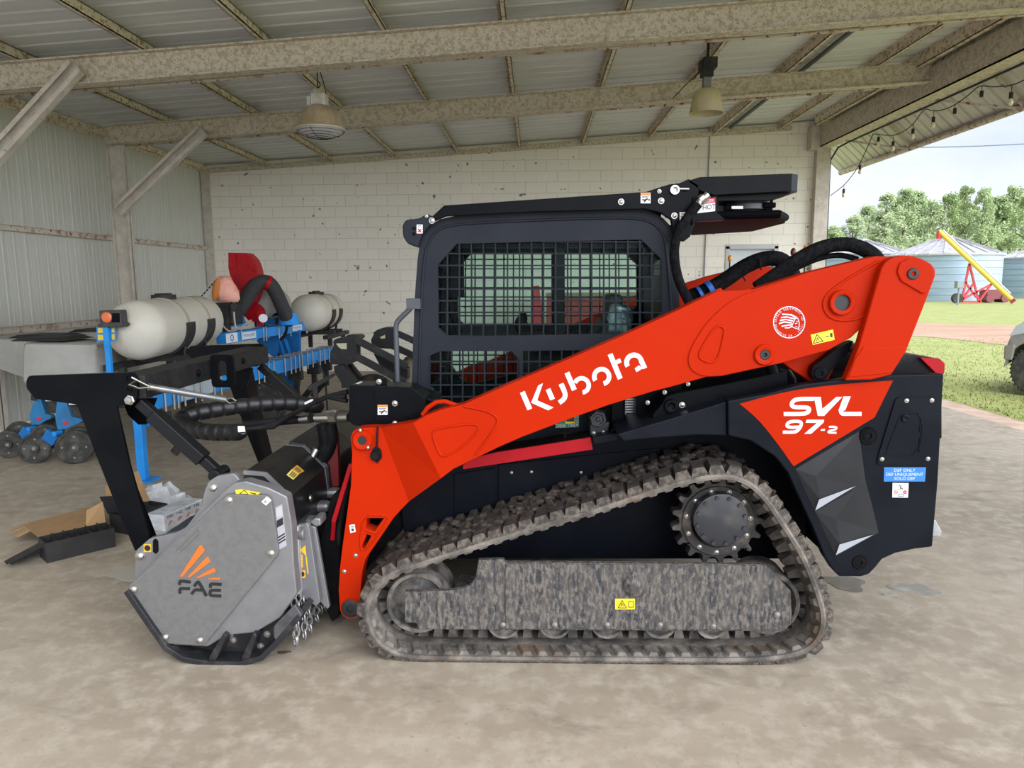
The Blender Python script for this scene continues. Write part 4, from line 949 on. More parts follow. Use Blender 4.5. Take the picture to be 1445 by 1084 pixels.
# ---- hoses at the back of the cab and over the arms
b = MB(); b.tube([pY(*p, D+.41) for p in crv([(985, 288), (976, 299), (962, 318), (951, 345), (952, 372), (958, 398), (968, 418), (976, 434)], False, 2)], .023, 12)
hz = ob('hydraulic_hose', b, fabric, ld, smooth=70)
b = MB(); b.cyl(pY(978, 297, D+.41), pY(985.5, 287, D+.41), .021, n=8); b.cyl(pY(986, 286.5, D+.41), pY(999, 274.5, D+.41), .018, n=12); b.lathe([(.023, -.012), (.023, .012)], pY(991, 281.5, D+.41), (pY(999, 274.5, D+.41)-pY(986, 286.5, D+.41)), 8); ob('fitting', b, chrome, hz, smooth=30)
b = MB(); b.tube([pY(*p, D+.33) for p in crv([(1068, 407), (1098, 386), (1126, 366), (1158, 349), (1192, 343), (1220, 351), (1236, 363), (1246, 380)], False, 2)], .033, 12); b.tube([pY(*p, D+.36) for p in crv([(1080, 400), (1120, 380), (1155, 364), (1185, 359), (1210, 366)], False, 2)], .013, 8); ob('hydraulic_hose', b, fabric, ld, smooth=70)
b = MB(); b.tube([pY(*p, D+.95) for p in crv([(972, 420), (995, 411), (1020, 398), (1050, 376), (1076, 365), (1098, 364), (1112, 374), (1120, 392)], False, 2)], .042, 12); h2 = ob('hydraulic_hose', b, fabric, ld, smooth=70)
b = MB(); a0, a1 = pY(999, 409.5, D+.92), pY(1005, 406, D+.92); b.cyl(a0, a1, .047, n=14); a0, a1 = pY(986, 416, D+.92), pY(990, 414, D+.92); b.cyl(a0, a1, .045, n=14); ob('blue_tape', b, mat('blue_tape', (.02, .13, .5), .5), h2, smooth=40)
for p, q_ in (((1072, 365), (1074, 381)), ((1048, 389), (1052, 397))):
    b = MB(); b.cyl(pY(*p, D+.9), pY(*q_, D+.9), .004, n=6); ob('cable_tie', b, rubber, h2)
# ---- coupler box on the front of the arm
YQ = D+.25
b = MB(); b.prism(rnd(T([(492.6, 546), (496, 543.5), (580, 546.5), (600.5, 561.5), (601, 583), (582, 596), (562, 603), (538, 606), (498, 600), (492.5, 595)], YQ), .006, 2), YQ, YQ+.16)
b.prism(T([(527, 543.5), (529, 543.5), (529, 604), (527, 604)], YQ-.004), YQ-.004, YQ+.02); b.prism(T([(495, 544), (583, 546.8), (620, 560.5), (612, 562), (580, 549)], YQ+.16), YQ+.04, YQ+.3)
cp = ob('coupler_box', b, black, ld, bevel=.004)
b = MB()
for p in ((557.3, 569.3), (557.3, 597.5)): b.bolt(pY(p[0], p[1], YQ), .013)
c = pY(535, 538.5, YQ+.02); b.bolt(c, .012)
ob_split('bolt', b, chrome, cp, smooth=40)
b = MB(); c = pY(537, 540, YQ+.04); b.prism(rnd(T([(530, 546), (533, 537), (543, 533), (545, 546)], YQ+.03), .006, 2), YQ+.03, YQ+.06); ob('bracket', b, black, cp)
warn(rect(533, 571.5, 547, 585.5), YQ, cp)
b = MB(); b.add([pY(501, 541.5, YQ+.04), pY(509, 538.5, YQ+.12), pY(518, 539.5, YQ+.12), pY(513, 543, YQ+.04)], [[0, 1, 2, 3]]); ob('sticker', b, m_wst, cp, fix=False)
# quick attach plate and levers between loader and attachment
b = MB(); b.prism(T([(468, 700), (478, 694), (492, 700), (480, 760), (478, 872), (468, 878), (456, 850), (452, 760)], D+.3), D+.3, D+1.68); b.prism(T([(505, 760), (540, 735), (575, 700), (640, 670), (640, 720), (575, 740), (520, 800)], D+.5), D+.5, D+1.48); ob('quick_attach', b, flatblack, ld, bevel=.006)
b = MB(); b.bar(pY(496, 655, D+.27), pY(471, 737, D+.27), .03, .022); b.bar(pY(471, 737, D+.27), pY(469, 762, D+.3), .02, .015); ob('attach_lever', b, redpaint, ld, bevel=.004)
b = MB(); b.tube([pY(*p, D+.3) for p in ((494, 672), (486, 705), (479, 740), (478, 768))], .014, 8); ob('hydraulic_hose', b, rubber, ld, smooth=60)
# ------------------------------------------------------------------ forestry mulcher on the front of the loader
M0 = 3.05
m_cov = mat('grey_textured_paint', (.150, .146, .142), .5, .2, (.135, .131, .127), 30, bump=.15, bscale=220, col3=(.20, .196, .19), scale3=60, lo3=.66, hi3=.72, st3=(1, 1, 6))
m_sil = mat('silver_machine_paint', (.25, .25, .255), .36, .5, (.215, .215, .22), 10, .4, .7, bump=.08, bscale=60)
m_worn = mat('worn_black_steel', (.018, .018, .021), .45, .2, (.05, .047, .045), 12, .52, .68, bump=.2, bscale=50)
m_or2 = mat('logo_orange', (.62, .135, .015), .45)
gm = pZ(300, 942); mu = thing('forestry_mulcher', 'grey drum mulcher with black push frame and orange flame logo ahead of the loader', 'mulcher', (gm.x, M0+.9, 0))
# end box and bearing plates (near, then its twin on the far end)
MW = 1.96; YCM = M0+MW/2
E0 = [(181, 829), (318, 692), (330, 682), (346, 679), (378, 688), (405, 701), (412, 742), (415, 800), (419, 838), (396, 872), (360, 893), (320, 897), (293, 913), (236, 910)]
b = MB(); b.prism(rnd(T(E0, M0+.03), .008, 2), M0+.03, M0+.10); eb = ob('end_housing', b, m_sil, mu, bevel=.006); mirrored(eb, YCM, parent=mu)
cv = [(178.5, 830), (319, 698.5), (325, 697.5), (376, 699), (382, 703), (393, 777), (391, 785), (289, 909.5), (284, 911.5), (237, 909), (231, 905), (220, 891)]
b = MB(); b.prism(rnd(T(cv, M0+.012), .012, 3), M0+.012, M0+.032); cvr = ob('end_cover', b, m_cov, mu, bevel=.004)
mirrored(cvr, YCM, parent=mu)
b = MB()
for p in ((323.6, 706), (382.8, 781), (188.7, 832), (233.5, 899.5), (282.3, 903.8)): b.bolt(pY(*p, M0+.012), .019)
ob_split('bolt', b, chrome, cvr, smooth=40)
b = MB(); ridge(b, crv([(252, 774), (250, 778), (255, 779), (282, 752), (283, 747), (278, 747)], True, 2), M0+.012, .004, True); ob('hand_slot', b, m_cov, cvr, smooth=60)
def F_(p): return (170+p[0]/4.8167, 640+p[1]/4.8167)
inkpolys([[F_(p) for p in q] for q in ([(405, 835), (540, 622), (550, 620), (575, 660), (425, 835)], [(455, 840), (588, 702), (594, 702), (612, 735), (475, 840)], [(512, 843), (633, 777), (640, 779), (650, 802), (540, 843)], [(590, 851), (676, 842), (678, 857), (602, 854)])], M0+.012, m_or2, cvr, 'flame_logo', .003)
pl = stroke(crv([(403, 893), (404, 868), (418, 866), (478, 874)], False, 1), 19)+stroke(crv([(405, 952), (405, 922), (412, 917), (473, 919)], False, 1), 19)+stroke(crv([(502, 903), (522, 874), (536, 876), (585, 968)], False, 1), 20)+stroke(crv([(484, 955), (505, 928), (515, 925), (552, 928)], False, 1), 19)
pl += stroke(crv([(612, 912), (613, 889), (622, 885), (688, 890)], False, 1), 19)+stroke(crv([(684, 930), (622, 928), (610, 935), (610, 958), (622, 966), (686, 968)], False, 1), 19)
inkpolys([[F_(p) for p in q] for q in pl], M0+.012, m_blk_ink, cvr, 'lettering', .003)
b = MB(); q = [F_(p) for p in ((958, 328), (995, 292), (1027, 318), (990, 354))]; b.prism(T(q, M0+.012), M0+.0105, M0+.012); b.use(1); b.prism(T([F_(p) for p in ((972, 328), (985, 314), (1000, 326), (987, 340))], M0+.012), M0+.010, M0+.011); ob('sticker', b, [m_wst, mat('grey_ink', (.3, .3, .3), .5)], cvr)
# bearing plate behind the box, with lugs for the push frame
bp_ = [(189.5, 815), (191, 778), (200, 770), (211, 760), (249, 752), (262, 745), (283, 717), (288, 694), (294, 680), (306, 672), (330, 668), (350, 690), (300, 760), (230, 830)]
b = MB(); b.prism(rnd(T(bp_, M0+.13), .01, 2), M0+.13, M0+.165); br = ob('bearing_plate', b, m_sil, mu, bevel=.004)
b = MB(); b.prism(T([(249, 752), (262, 745), (283, 717), (288, 694), (292, 694), (290, 722), (262, 752), (252, 757), (225, 764), (223, 760)], M0+.17), M0+.17, M0+.5); ob('guard_strip', b, m_worn, br)
mirrored(br, YCM, parent=mu)
b = MB(); b.bolt(pY(301, 689, M0+.13), .022); b.bolt(pY(198, 785, M0+.13), .024); ob_split('bolt', b, chrome, br, smooth=40)
ys = M0+.13; b = MB(); b.prism(T(rect(203, 768, 213.5, 779), ys), ys-.0015, ys); b.use(1); c = pY(208.3, 773.4, ys); b.lathe([(.0145, .001), (.0145, -.0022), (0, -.0022)], c, (0, 1, 0), 20); ob('lift_sticker', b, [mat('amber_sticker', (.72, .40, .02), .5), m_blk_ink], br)
b = MB(); b.prism(rnd(T([(216, 763), (219, 759.5), (223.5, 763), (224, 778), (220.5, 782), (216, 779)], ys), .006, 3), ys-.002, ys+.02); ob('slot', b, flatblack, br)
b = MB(); b.prism(T([(332, 692), (338, 691), (367, 696), (363, 699), (333, 697)], M0+.02), M0+.02, M0+.029); b.use(1)
for q in stroke([(338, 697), (345, 692), (350, 697.4), (338, 697)], .9)+stroke([(353, 695.5), (361, 697)], 1.2): b.prism(T(q, M0+.019), M0+.0185, M0+.0195)
ob('warning_sticker', b, [m_yel, m_blk_ink], eb)
b = MB(); b.prism(T([(388.5, 716), (398, 712), (404.5, 770), (394, 776)], M0+.029), M0+.0285, M0+.03); b.use(1)
for q in ([(390.5, 735), (399, 730), (400, 740), (391, 745)], [(392, 758), (401.5, 752), (402, 754), (392.4, 760)], [(392.6, 762), (402, 756), (402.4, 758), (393, 764)], [(393, 766), (402.6, 760), (403, 762), (393.4, 768)]): b.prism(T(q, M0+.0285), M0+.0278, M0+.0288)
b.use(2); b.prism(T([(389, 718), (397.5, 714.5), (398.6, 727), (390, 731)], M0+.0285), M0+.0278, M0+.0288); ob('rating_plate', b, [mat('lilac_white_plate', (.36, .34, .37), .5), m_blk_ink, mat('pale_plate', (.42, .41, .42), .5)], eb)
# drum housing behind, its black hood and the hydraulic centre section
YH0 = M0+.165; hp = [(347, 663), (376, 667), (411, 701), (417, 742), (424, 830), (398, 868), (290, 905), (215, 880), (195, 830), (290, 740)]
yh1 = max(3.75, min(pZ(458, 658, pY(411, 701, YH0).z).y, pZ(428, 632, pY(376, 667, YH0).z).y))
b = MB(); b.prism(T([(200, 822), (300, 735), (340, 690), (408, 706), (416, 742), (422, 832), (398, 866), (350, 885), (290, 893), (240, 880)], YH0), YH0, M0+MW-.165); ob('drum_housing', b, mat('dark_grey_housing', (.06, .06, .06), .55, .2), mu, bevel=.01)
hood_o = T([(345, 664), (376, 667), (411, 701), (416.5, 742), (405, 760), (340, 690)], YH0)
b = MB(); b.prism(hood_o, YH0-.005, yh1); hd2 = ob('hood', b, mat('black_hood_panel', (.010, .010, .011), .35, 0, (.022, .018, .015), 4, spec=.3), mu, bevel=.008)
mirrored(hd2, YCM, parent=mu)
b = MB()
for yy in (YH0-.012, yh1): b.prism(ribbon(T([(345, 663), (376, 666), (412, 700.5), (417.5, 742)], YH0), .0, .02), yy, yy+.014)
ob_split('hood_rim', b, m_sil, hd2)
zz = lambda p, Y: pY(*p, Y)
tv = (pY(411, 701, YH0)-pY(376, 667, YH0)); tn = Vector((tv.z*-1, 0, tv.x)).normalized(); tn = tn if tn.z > 0 else -tn
def on_hood(px_, py_, lift=.0015):
    p0 = pY(376, 667, YH0); d = ray(px_, py_); o = Vector((0, 0, HC)); t = (p0-o).dot(tn)/d.dot(tn); return o+d*t+tn*lift
b = MB(); q = [on_hood(*p) for p in ((404, 670.5), (411.5, 662.5), (421.5, 669.5), (413.5, 677.5))]; b.add(q, [[0, 1, 2, 3]]); b.use(1); q = [on_hood(*p) for p in ((411.5, 662.5), (419, 656.5), (429, 665), (421.5, 669.5))]; b.add(q, [[0, 1, 2, 3]]); b.use(2)
for u in (.3, .55, .8):
    a_ = [on_hood(404+7.5*k+9.5*u, 670.5-8*k+7*u, .0025) for k in (.15, .85)]; b.bar(a_[0], a_[1], .008, .001, up=tn)
q = [on_hood(*p, .0025) for p in ((414.5, 662.3), (419, 659), (426, 665), (421.3, 667.6))]; b.add(q, [[0, 1, 2, 3]])
ob('warning_sticker', b, [mat('pale_yellow_sticker', (.75, .66, .16), .5), mat('amber_label', (.70, .36, .03), .5), mat('label_ink', (.25, .16, .03), .6)], hd2, fix=False)
b = MB(); c = pY(438, 703, YH0+.2); b.bolt(c, .02, (1, 0, .1)); ob('bolt', b, chrome, hd2, smooth=40)
b = MB(); b.prism(T([(350, 660), (376, 664), (415, 700), (420, 742), (410, 765), (340, 690)], YH0), yh1+.02, M0+MW-(yh1-M0)-.02); ob('motor_housing', b, m_worn, mu, bevel=.01)
xm = pY(416, 742, YH0).x
b = MB()
for k, (yy, zc) in enumerate(((YH0+.16, .58), (YH0+.34, .60), (YH0+.52, .62))): b.box(xm-.02, xm+.06, yy, yy+.08, zc-.05, zc)
ob_split('hinge_block', b, m_sil, mu, bevel=.02)
b = MB(); b.box(xm-.05, xm+.05, yh1+.05, yh1+.10, .62, .92); ob('red_bracket', b, mat('dark_red_steel', (.16, .012, .012), .45), mu, bevel=.006)
# rear frame plates and chain curtain
b = MB(); b.prism(T([(415, 742), (433, 738), (436, 742), (452, 850), (446, 856), (424, 842)], M0+.17), M0+.17, M0+.2); rp = ob('rear_plate', b, m_sil, mu, bevel=.004)
b = MB(); b.prism(T([(433.5, 740), (445, 744), (465, 856.5), (462, 860), (449, 847)], M0+.21), M0+.21, M0+.235); rp2 = ob('rear_flange', b, m_sil, mu, bevel=.004)
b = MB(); b.prism(T([(436, 737), (444, 731), (452, 732), (453, 742), (444.6, 744)], M0+.2), M0+.2, M0+.3); ob('lug', b, m_sil, rp2, bevel=.008)
b = MB(); a_ = pY(421, 757, M0+.12); b.cyl((a_.x-.05, M0+.155, a_.z), (a_.x+.02, M0+.155, a_.z), .028, n=18); ob('grease_boss', b, m_sil, rp, smooth=40, bevel=.004)
ys = M0+.17; b = MB(); b.prism(T(rect(420.5, 805, 431, 815.5), ys), ys-.0015, ys); b.use(1); c = pY(425.6, 810, ys); b.lathe([(.0145, .001), (.0145, -.0022), (0, -.0022)], c, (0, 1, 0), 20); b.use(0); b.prism(T([(424, 776.5), (431, 769), (432.5, 785)], ys), ys-.0015, ys)
b.prism(T([(425, 783), (427, 783), (427.5, 801), (425, 801)], ys), ys-.0015, ys); b.prism(T([(431, 785), (433, 786), (435.5, 809), (433.8, 810)], ys), ys-.0015, ys); ob('warning_sticker', b, [MATS['amber_sticker'], m_blk_ink], rp)
b = MB(); b.prism(rnd(T([(417.5, 784), (420, 781), (424, 783), (424.5, 801), (421, 803), (418, 800)], ys), .005, 3), ys-.001, ys+.004); ob('slot', b, mat('grey_shadow_slot', (.05, .05, .05), .7), rp)
b = MB(); b.prism(T([(417, 742), (423, 740), (426, 836), (424, 842), (421, 838)], M0+.155), M0+.135, M0+.17); ob('weld_edge', b, mat('bright_steel_edge', (.62, .63, .64), .3, .7), rp, bevel=.006)
xc = pZ(421, 912, .03).x; random.seed(3)
def chain(x, y, z0, nl, lean):
    bb = MB(); L = .052; r = .0052; p = Vector((x, y, z0)); d = Vector((lean[0], lean[1], -1)).normalized()
    for k in range(nl):
        u = d.orthogonal().normalized(); w = d.cross(u)
        if k % 2: u, w = w, u
        c = p+d*(k*L*.76); pts = []
        for i in range(10):
            a = 2*math.pi*i/10; pts.append(c+u*(.014*math.cos(a))+d*(L/2*math.sin(a)))
        bb.tube(pts, r, 6, True)
    return ob('chain', bb, m_chain, mu, smooth=60)
m_chain = mat('bright_chain_steel', (.42, .42, .42), .4, .85)
b = MB(); b.box(xc-.015, xc+.03, M0+.2, M0+MW-.2, .32, .40); ob('chain_bar', b, m_worn, mu)
for k in range(13): chain(xc+.008+random.uniform(-.006, .006), M0+.07+k*.05, .265, random.choice((5, 6, 6)), (random.uniform(-.08, .08)+.02, random.uniform(-.12, .12)))
# skid shoe with its ribs
sole = [(174, 837), (206, 884), (230, 918), (256, 934.5), (295, 941.5), (340, 941.5), (371, 932.5), (392, 911.5), (426, 872)]
b = MB(); sp_ = T(sole, M0-.01); rb_ = ribbon(sp_, .026, 0)
if max(z for _, z in rb_[:len(sole)]) < max(z for _, z in sp_): rb_ = ribbon(sp_, 0, .026)
b.prism(rb_, M0-.01, M0+.17); b.prism(T([(181, 832), (236, 909), (293, 912), (320, 889), (362, 889), (417, 853), (426, 873), (392, 909), (371, 929), (340, 937), (295, 937), (258, 930), (232, 915)], M0+.085), M0+.085, M0+.12)
sk = ob('skid_shoe', b, m_worn, mu, bevel=.003); mirrored(sk, YCM, parent=mu)
b = MB()
for q in ([(319, 890), (325, 893), (306, 932), (297, 934), (299, 922)], [(361, 888), (366, 893), (354, 928), (343, 934), (345, 922)]): b.prism(T(q, M0+.03), M0-.0, M0+.086)
ob_split('shoe_rib', b, m_worn, sk, bevel=.005)
b = MB(); b.prism(T([(386.5, 884), (416, 853.5), (426.5, 868), (392, 908), (386.5, 899)], M0-.006), M0-.008, M0+.02); ob('wear_plate', b, mat('scraped_grey_steel', (.11, .11, .12), .38, .5, (.05, .05, .055), 9, .5, .65), sk, bevel=.003)
b = MB()
for p in ((329, 903), (377, 895), (368, 912), (325.5, 895)): b.bolt(pY(*p, M0+.085), .015)
ob_split('bolt', b, MATS['dusty_bolt'], sk, smooth=40)
# push frame: bent side plates, cross bar, braces
YPN = D+.17; YPF = pZ(378, 489, pY(188, 532, YPN).z).y
shape = [(40, 530.5), (187, 525.5), (193.5, 535), (193.5, 560), (187, 571), (163.5, 574), (183, 660), (210.7, 757), (191, 779), (165, 718), (132, 634), (108, 571), (49, 563), (37, 548), (36.5, 538)]
sh2 = T(shape, YPN)
b = MB(); b.prism(rnd(sh2, .012, 3), YPN, YPN+.02); pp = ob('push_plate', b, black, mu, bevel=.002)
b = MB(); b.prism(rnd(sh2, .012, 3), YPF-.02, YPF); pf = ob('push_plate', b, black, mu, bevel=.002)
b = MB(); leg2 = T([(140, 571), (191, 571), (181, 600), (176, 610), (165, 610), (150, 596)], YPN)
b.prism(leg2, YPN+.18, YPN+.20); b.prism(ribbon(T([(110, 569), (137, 634), (170, 715), (194, 775)], YPN), .0, .016), YPN+.02, YPN+.18); ob('inner_plate', b, black, pp, bevel=.002)
b = MB(); b.prism(leg2, YPF-.20, YPF-.18); b.prism(ribbon(T([(165, 575), (185, 660), (212, 755)], YPN), .016, 0), YPF-.18, YPF-.02); ob('inner_plate', b, black, pf, bevel=.002)
b = MB()
for p, r in (((183.5, 534), .022), ((182.5, 549), .013)): c = pY(*p, YPN); b.lathe([(r, .002), (r, -.008), (r*.62, -.008), (r*.6, .001), (0, .001)], c, (0, 1, 0), 20)
ob_split('bushing', b, flatblack, pp, smooth=40)
b = MB(); c = pY(184, 564.5, YPN); b.lathe([(.024, 0), (.024, -.008), (.018, -.010), (.018, -.022), (0, -.024)], c, (0, 1, 0), 6); ob('bolt', b, chrome, pp)
b = MB(); c = pY(184, 564.5, YPN); b.lathe([(.024, 0), (.024, -.008), (.018, -.010), (.018, -.022), (0, -.024)], (c.x, YPF-.02, c.z), (0, 1, 0), 6); ob('bolt', b, chrome, pf)
bx, bz = pY(205, 546, YPN+.1).x-.03, pY(205, 546, YPN+.1).z+.01
b = MB(); b.box(bx-.075, bx+.075, YPN+.02, YPF-.02, bz-.055, bz+.055); pb = ob('push_bar', b, mat('charcoal_bar_paint', (.012, .0125, .014), .5, 0, (.022, .022, .023), 20, spec=.25), mu, bevel=.006)
ymid = (YPN+YPF)/2
b = MB(); rp_ = rnd([(ymid-.16, bz-.10), (ymid-.16, bz+.085), (ymid+.16, bz+.085), (ymid+.16, bz-.10)], .03, 3)
xs = bx+.075
b.prism(rnd([(xs, bz+.085), (xs+.13, bz+.085), (xs+.13, bz-.10), (xs, bz-.10)], .025, 3), ymid-.10, ymid-.075, [rnd([(xs+.04, bz+.05), (xs+.09, bz+.05), (xs+.09, bz-.065), (xs+.04, bz-.065)], .03, 4)])
ob('tie_bracket', b, black, pb, bevel=.003)
b = MB()
for yy in (YPN+.55, YPN+1.15): b.bolt((bx+.075, yy, bz), .02, (1, 0, 0))
ob_split('bolt', b, flatblack, pb, smooth=40)
# diagonal braces
for yy, nm in ((YPN+.05, 0), (YPF-.05, 1)):
    P0, P1 = pY(189, 570, YPN), pY(303, 672, YPN); P0.y = P1.y = yy; m1 = P0.lerp(P1, .17); m2 = P0.lerp(P1, .80)
    b = MB(); b.bar(P0, m1, .045, .05); b.bar(m1, m2, .075, .062); b.bar(m2, P1, .045, .045); b.cyl((P1.x, yy-.06, P1.z), (P1.x, yy+.06, P1.z), .03, n=14)
    bc = ob('brace', b, mat('brace_black', (.007, .0075, .009), .4, spec=.25) if nm == 0 else MATS['brace_black'], mu, bevel=.005)
b = MB(); A_, B_ = pY(213, 546.5, YPN-.03), pY(317, 564, YPN+.25); b.cyl(A_, B_, .0155, n=14); spr = ob('gas_spring', b, steel, mu, smooth=50)
b = MB(); t_ = (B_-A_).normalized(); b.cyl(A_-t_*.01, A_+t_*.03, .017, n=12); 
for s in (-1, 1):
    o_ = Vector((0, .012*s, .012*s)); b.tube([A_, A_-t_*.05+o_, A_-t_*.09+o_*1.2+Vector((0, 0, .012)), pY(193, 536, YPN-.03)], .0045, 8); b.tube([B_, B_+t_*.03+o_, B_+t_*.06+o_*.3], .0045, 8)
ob('spring_hook', b, chrome, spr, smooth=50)
# hose loop with spiral wrap, and the cables that leave it
loop = crv([(449, 573), (418, 569), (387, 568.5), (345, 572.5), (304, 578), (272, 584), (256, 590), (253, 597.5), (266, 605.5), (293, 610), (329, 610.5), (343, 609)], False, 3)
def loopY(i, n): return M0+1.05-.62*(i/(n-1))
Lp = [pY(x, y, loopY(i, len(loop))) for i, (x, y) in enumerate(loop)]; Lp = resample(Lp, .011, False)
b = MB(); b.tube(Lp, .038, 14, radii=[(.0445 if (i % 6) else .0385)*min(1, .35+.13*(len(Lp)-1-i)) for i in range(len(Lp))]); hs = ob('hose_sleeve', b, mat('black_spiral_wrap', (.009, .009, .010), .42, 0, (.016, .016, .016), 30), mu, smooth=50)
b = MB()
for dy, dz, tgt in ((0, 0, (490, 553)), (.02, .008, (490, 566)), (-.01, .012, (488, 560))): b.tube([Lp[-1]+Vector((-.02, dy, dz)), pY(385, 599+dz*300, M0+.45), pY(412, 585, M0+.45+dy), pY(440, 570, M0+.4+dy), pY(462, 560, M0+.35), pY(*tgt, D+.3)], .012, 8)
ob_split('hydraulic_hose', b, rubber, mu, smooth=60)
b = MB(); b.tube([pY(*p, M0+.5) for p in crv([(344, 600), (375, 597), (410, 593), (447, 590)], False, 2)], .021, 10); h3 = ob('hydraulic_hose', b, rubber, mu, smooth=60)
b = MB(); b.cyl(pY(425, 591.5, M0+.48), pY(438, 590.5, M0+.46), .025, n=14); b.cyl(pY(446, 590, M0+.45), pY(468, 589.5, M0+.42), .024, n=14); b.lathe([(.028, 0), (.028, .06)], pY(468, 589.5, M0+.42), pY(490, 589, D+.3)-pY(468, 589.5, M0+.42), 6); b.cyl(pY(480, 589.2, D+.33), pY(493, 589, D+.3), .022, n=14); ob('fitting', b, chrome, h3, smooth=30)
b = MB(); c = Lp[-1]; q = [(335.5, 601.5), (345, 601.5), (346, 609.5), (336, 610)]; Yq = c.y-.045; b.prism(T(q, Yq), Yq, Yq+.003); ob('white_tag', b, m_wst, hs)
b = MB(); b.bar(pY(432, 571, M0+.41), pY(441, 566.5, M0+.39), .016, .022); ob('white_tag', b, m_wst, h3)
for pts in ([(455, 598), (459, 615), (460, 632), (450, 650), (436, 662)], [(465, 598), (469, 618), (462, 640), (448, 655)]):
    b = MB(); b.tube([pY(*p, M0+.75) for p in crv(pts, False, 2)], .036, 10); ob('hydraulic_hose', b, rubber, mu, smooth=60)
b = MB(); b.cyl(pY(437, 652, M0+.7), pY(447, 634, M0+.72), .022, n=12); ob('fitting', b, chrome, mu, smooth=40)
# ------------------------------------------------------------------ blue row planter parked along the left wall
m_blu = mat('planter_blue_paint', (.018, .27, .72), .42, 0, (.015, .23, .64), 5, spec=.3)
m_dblu = mat('dark_planter_blue', (.008, .13, .40), .5, 0, (.012, .15, .43), 6, spec=.3)
m_ublu = mat('shaded_unit_blue', (.03, .19, .42), .55, 0, (.04, .15, .30), 8, spec=.2)  # planter blue darkened to hold the shade on the row units
m_tank = mat('cream_poly_tank', (.58, .55, .47), .5, 0, (.53, .50, .42), 3, .4, .7, col3=(.40, .31, .20), scale3=2.2, lo3=.62, hi3=.75, st3=(3, .35, 1))
m_hop = mat('grey_translucent_hopper', (.33, .325, .30), .6, 0, (.29, .285, .26), 4)
m_dust = mat('dusty_black_iron', (.016, .016, .016), .7, 0, (.05, .045, .038), 8, .5, .68)
m_dirtywheel = mat('dusty_tyre', (.035, .034, .031), .85, 0, (.085, .08, .068), 10, .45, .65)
m_strap = mat('tan_webbing_strap', (.42, .36, .27), .7)
foot = pZ(203, 678); pl = thing('row_planter', 'bright blue row planter with two cream barrel tanks and a red fan along the wall', 'planter', (foot.x, foot.y, 0))
ZB = .70; TA, TBm = pZ(206, 566, ZB), pZ(465, 497, ZB); ax = (TBm-TA).normalized()
b = MB(); b.bar(TA, TBm, .165, .165); tb = ob('toolbar', b, m_blu, pl, bevel=.01)
random.seed(11); L_ = (TBm-TA).length; sd_ = ax.cross(Vector((0, 0, 1))).normalized()
us = [.03, .06, .075, .10, .14, .165, .22, .25, .36, .40, .44, .47, .50, .53, .60, .64, .67, .70, .72, .76, .80, .86, .90, .94, .965, .985]
m_ub = mat('dull_zinc', (.38, .36, .33), .5, .6)
ub0 = None
for u in us:
    c = TA.lerp(TBm, u)
    if ub0 is None:
        bb = MB(); h = .098; p = [sd_*s*h+Vector((0, 0, 1))*t*h for s, t in ((-1, -1.25), (-1, 1), (1, 1), (1, -1.25))]; bb.tube(p, .009, 6); ub0 = ob('u_bolt', bb, m_ub, tb); ub0.location = c
    else: n_ = ub0.copy(); C.objects.link(n_); n_.parent = tb; n_.location = c
b = MB(); a_ = TA+sd_*(.0845)+ax*.55; b.prism([(0, 0)]*0+[(-.085, -.07), (.3, -.07), (.3, .07), (-.085, .07)], 0, .002)
M4 = Matrix.Translation(a_) @ Matrix(((ax.x, sd_.x, 0, 0), (ax.y, sd_.y, 0, 0), (ax.z, sd_.z, 1, 0), (0, 0, 0, 1)))
b.v = [tuple(M4 @ Vector((x*1.6, y, z))) for x, y, z in b.v]; ob('faded_patch', b, mat('faded_blue_white', (.36, .42, .47), .6, 0, (.42, .47, .50), 6), tb)
# parking stand
b = MB(); b.box(foot.x-.036, foot.x+.036, foot.y-.035, foot.y+.035, .012, ZB+.12); b.box(foot.x-.115, foot.x+.115, foot.y-.10, foot.y+.10, 0, .012); st = ob('parking_stand', b, m_blu, pl, bevel=.004)
b = MB(); b.prism([(foot.x-.075, ZB-.22), (foot.x+.075, ZB-.22), (foot.x+.1, ZB+.1), (foot.x-.1, ZB+.1)], foot.y+.03, foot.y+.12); ob('stand_socket', b, m_dblu, st)
# upper bar with small white plates
ZU = 1.08; UA, UB = pZ(312, 478, ZU), pZ(433, 459.5, ZU); b = MB(); b.bar(UA, UB, .13, .13); ubar = ob('upper_bar', b, m_blu, pl, bevel=.008)
ux = (UB-UA).normalized(); us_ = ux.cross(Vector((0, 0, 1))).normalized()
def on_bar(u, w, h, m, parent, nm, txt=None):
    c = UA.lerp(UB, u)+us_*.0665; bb = MB(); Mx = Matrix.Translation(c) @ Matrix(((ux.x, us_.x, 0, 0), (ux.y, us_.y, 0, 0), (0, 0, 1, 0), (0, 0, 0, 1)))
    bb.prism([(-w, -h), (w, -h), (w, h), (-w, h)], 0, .002); bb.v = [tuple(Mx @ Vector(v)) for v in bb.v]
    if txt == 'ring':
        bb.use(1); bb.lathe([(h*.75, .001), (h*.75, .004), (h*.5, .004), (h*.5, .001)], c, us_, 16, cap=False)
    elif txt: bb.use(1); put_text(bb, txt, h*1.25, c+us_*.0035, ux, (0, 0, 1), 1.1)
    return ob(nm, bb, m, parent)
m_bi = mat('blue_ink', (.02, .12, .45), .5)
on_bar(.05, .14, .055, [m_wst, m_bi], ubar, 'name_plate', 'ring'); on_bar(.22, .19, .045, [m_wst, m_bi], ubar, 'name_plate', 'MONOSEM'); on_bar(.80, .17, .04, [m_wst, m_bi], ubar, 'name_plate', 'MONOSEM'); on_bar(.965, .10, .05, [m_wst, m_bi], ubar, 'name_plate', 'ring')
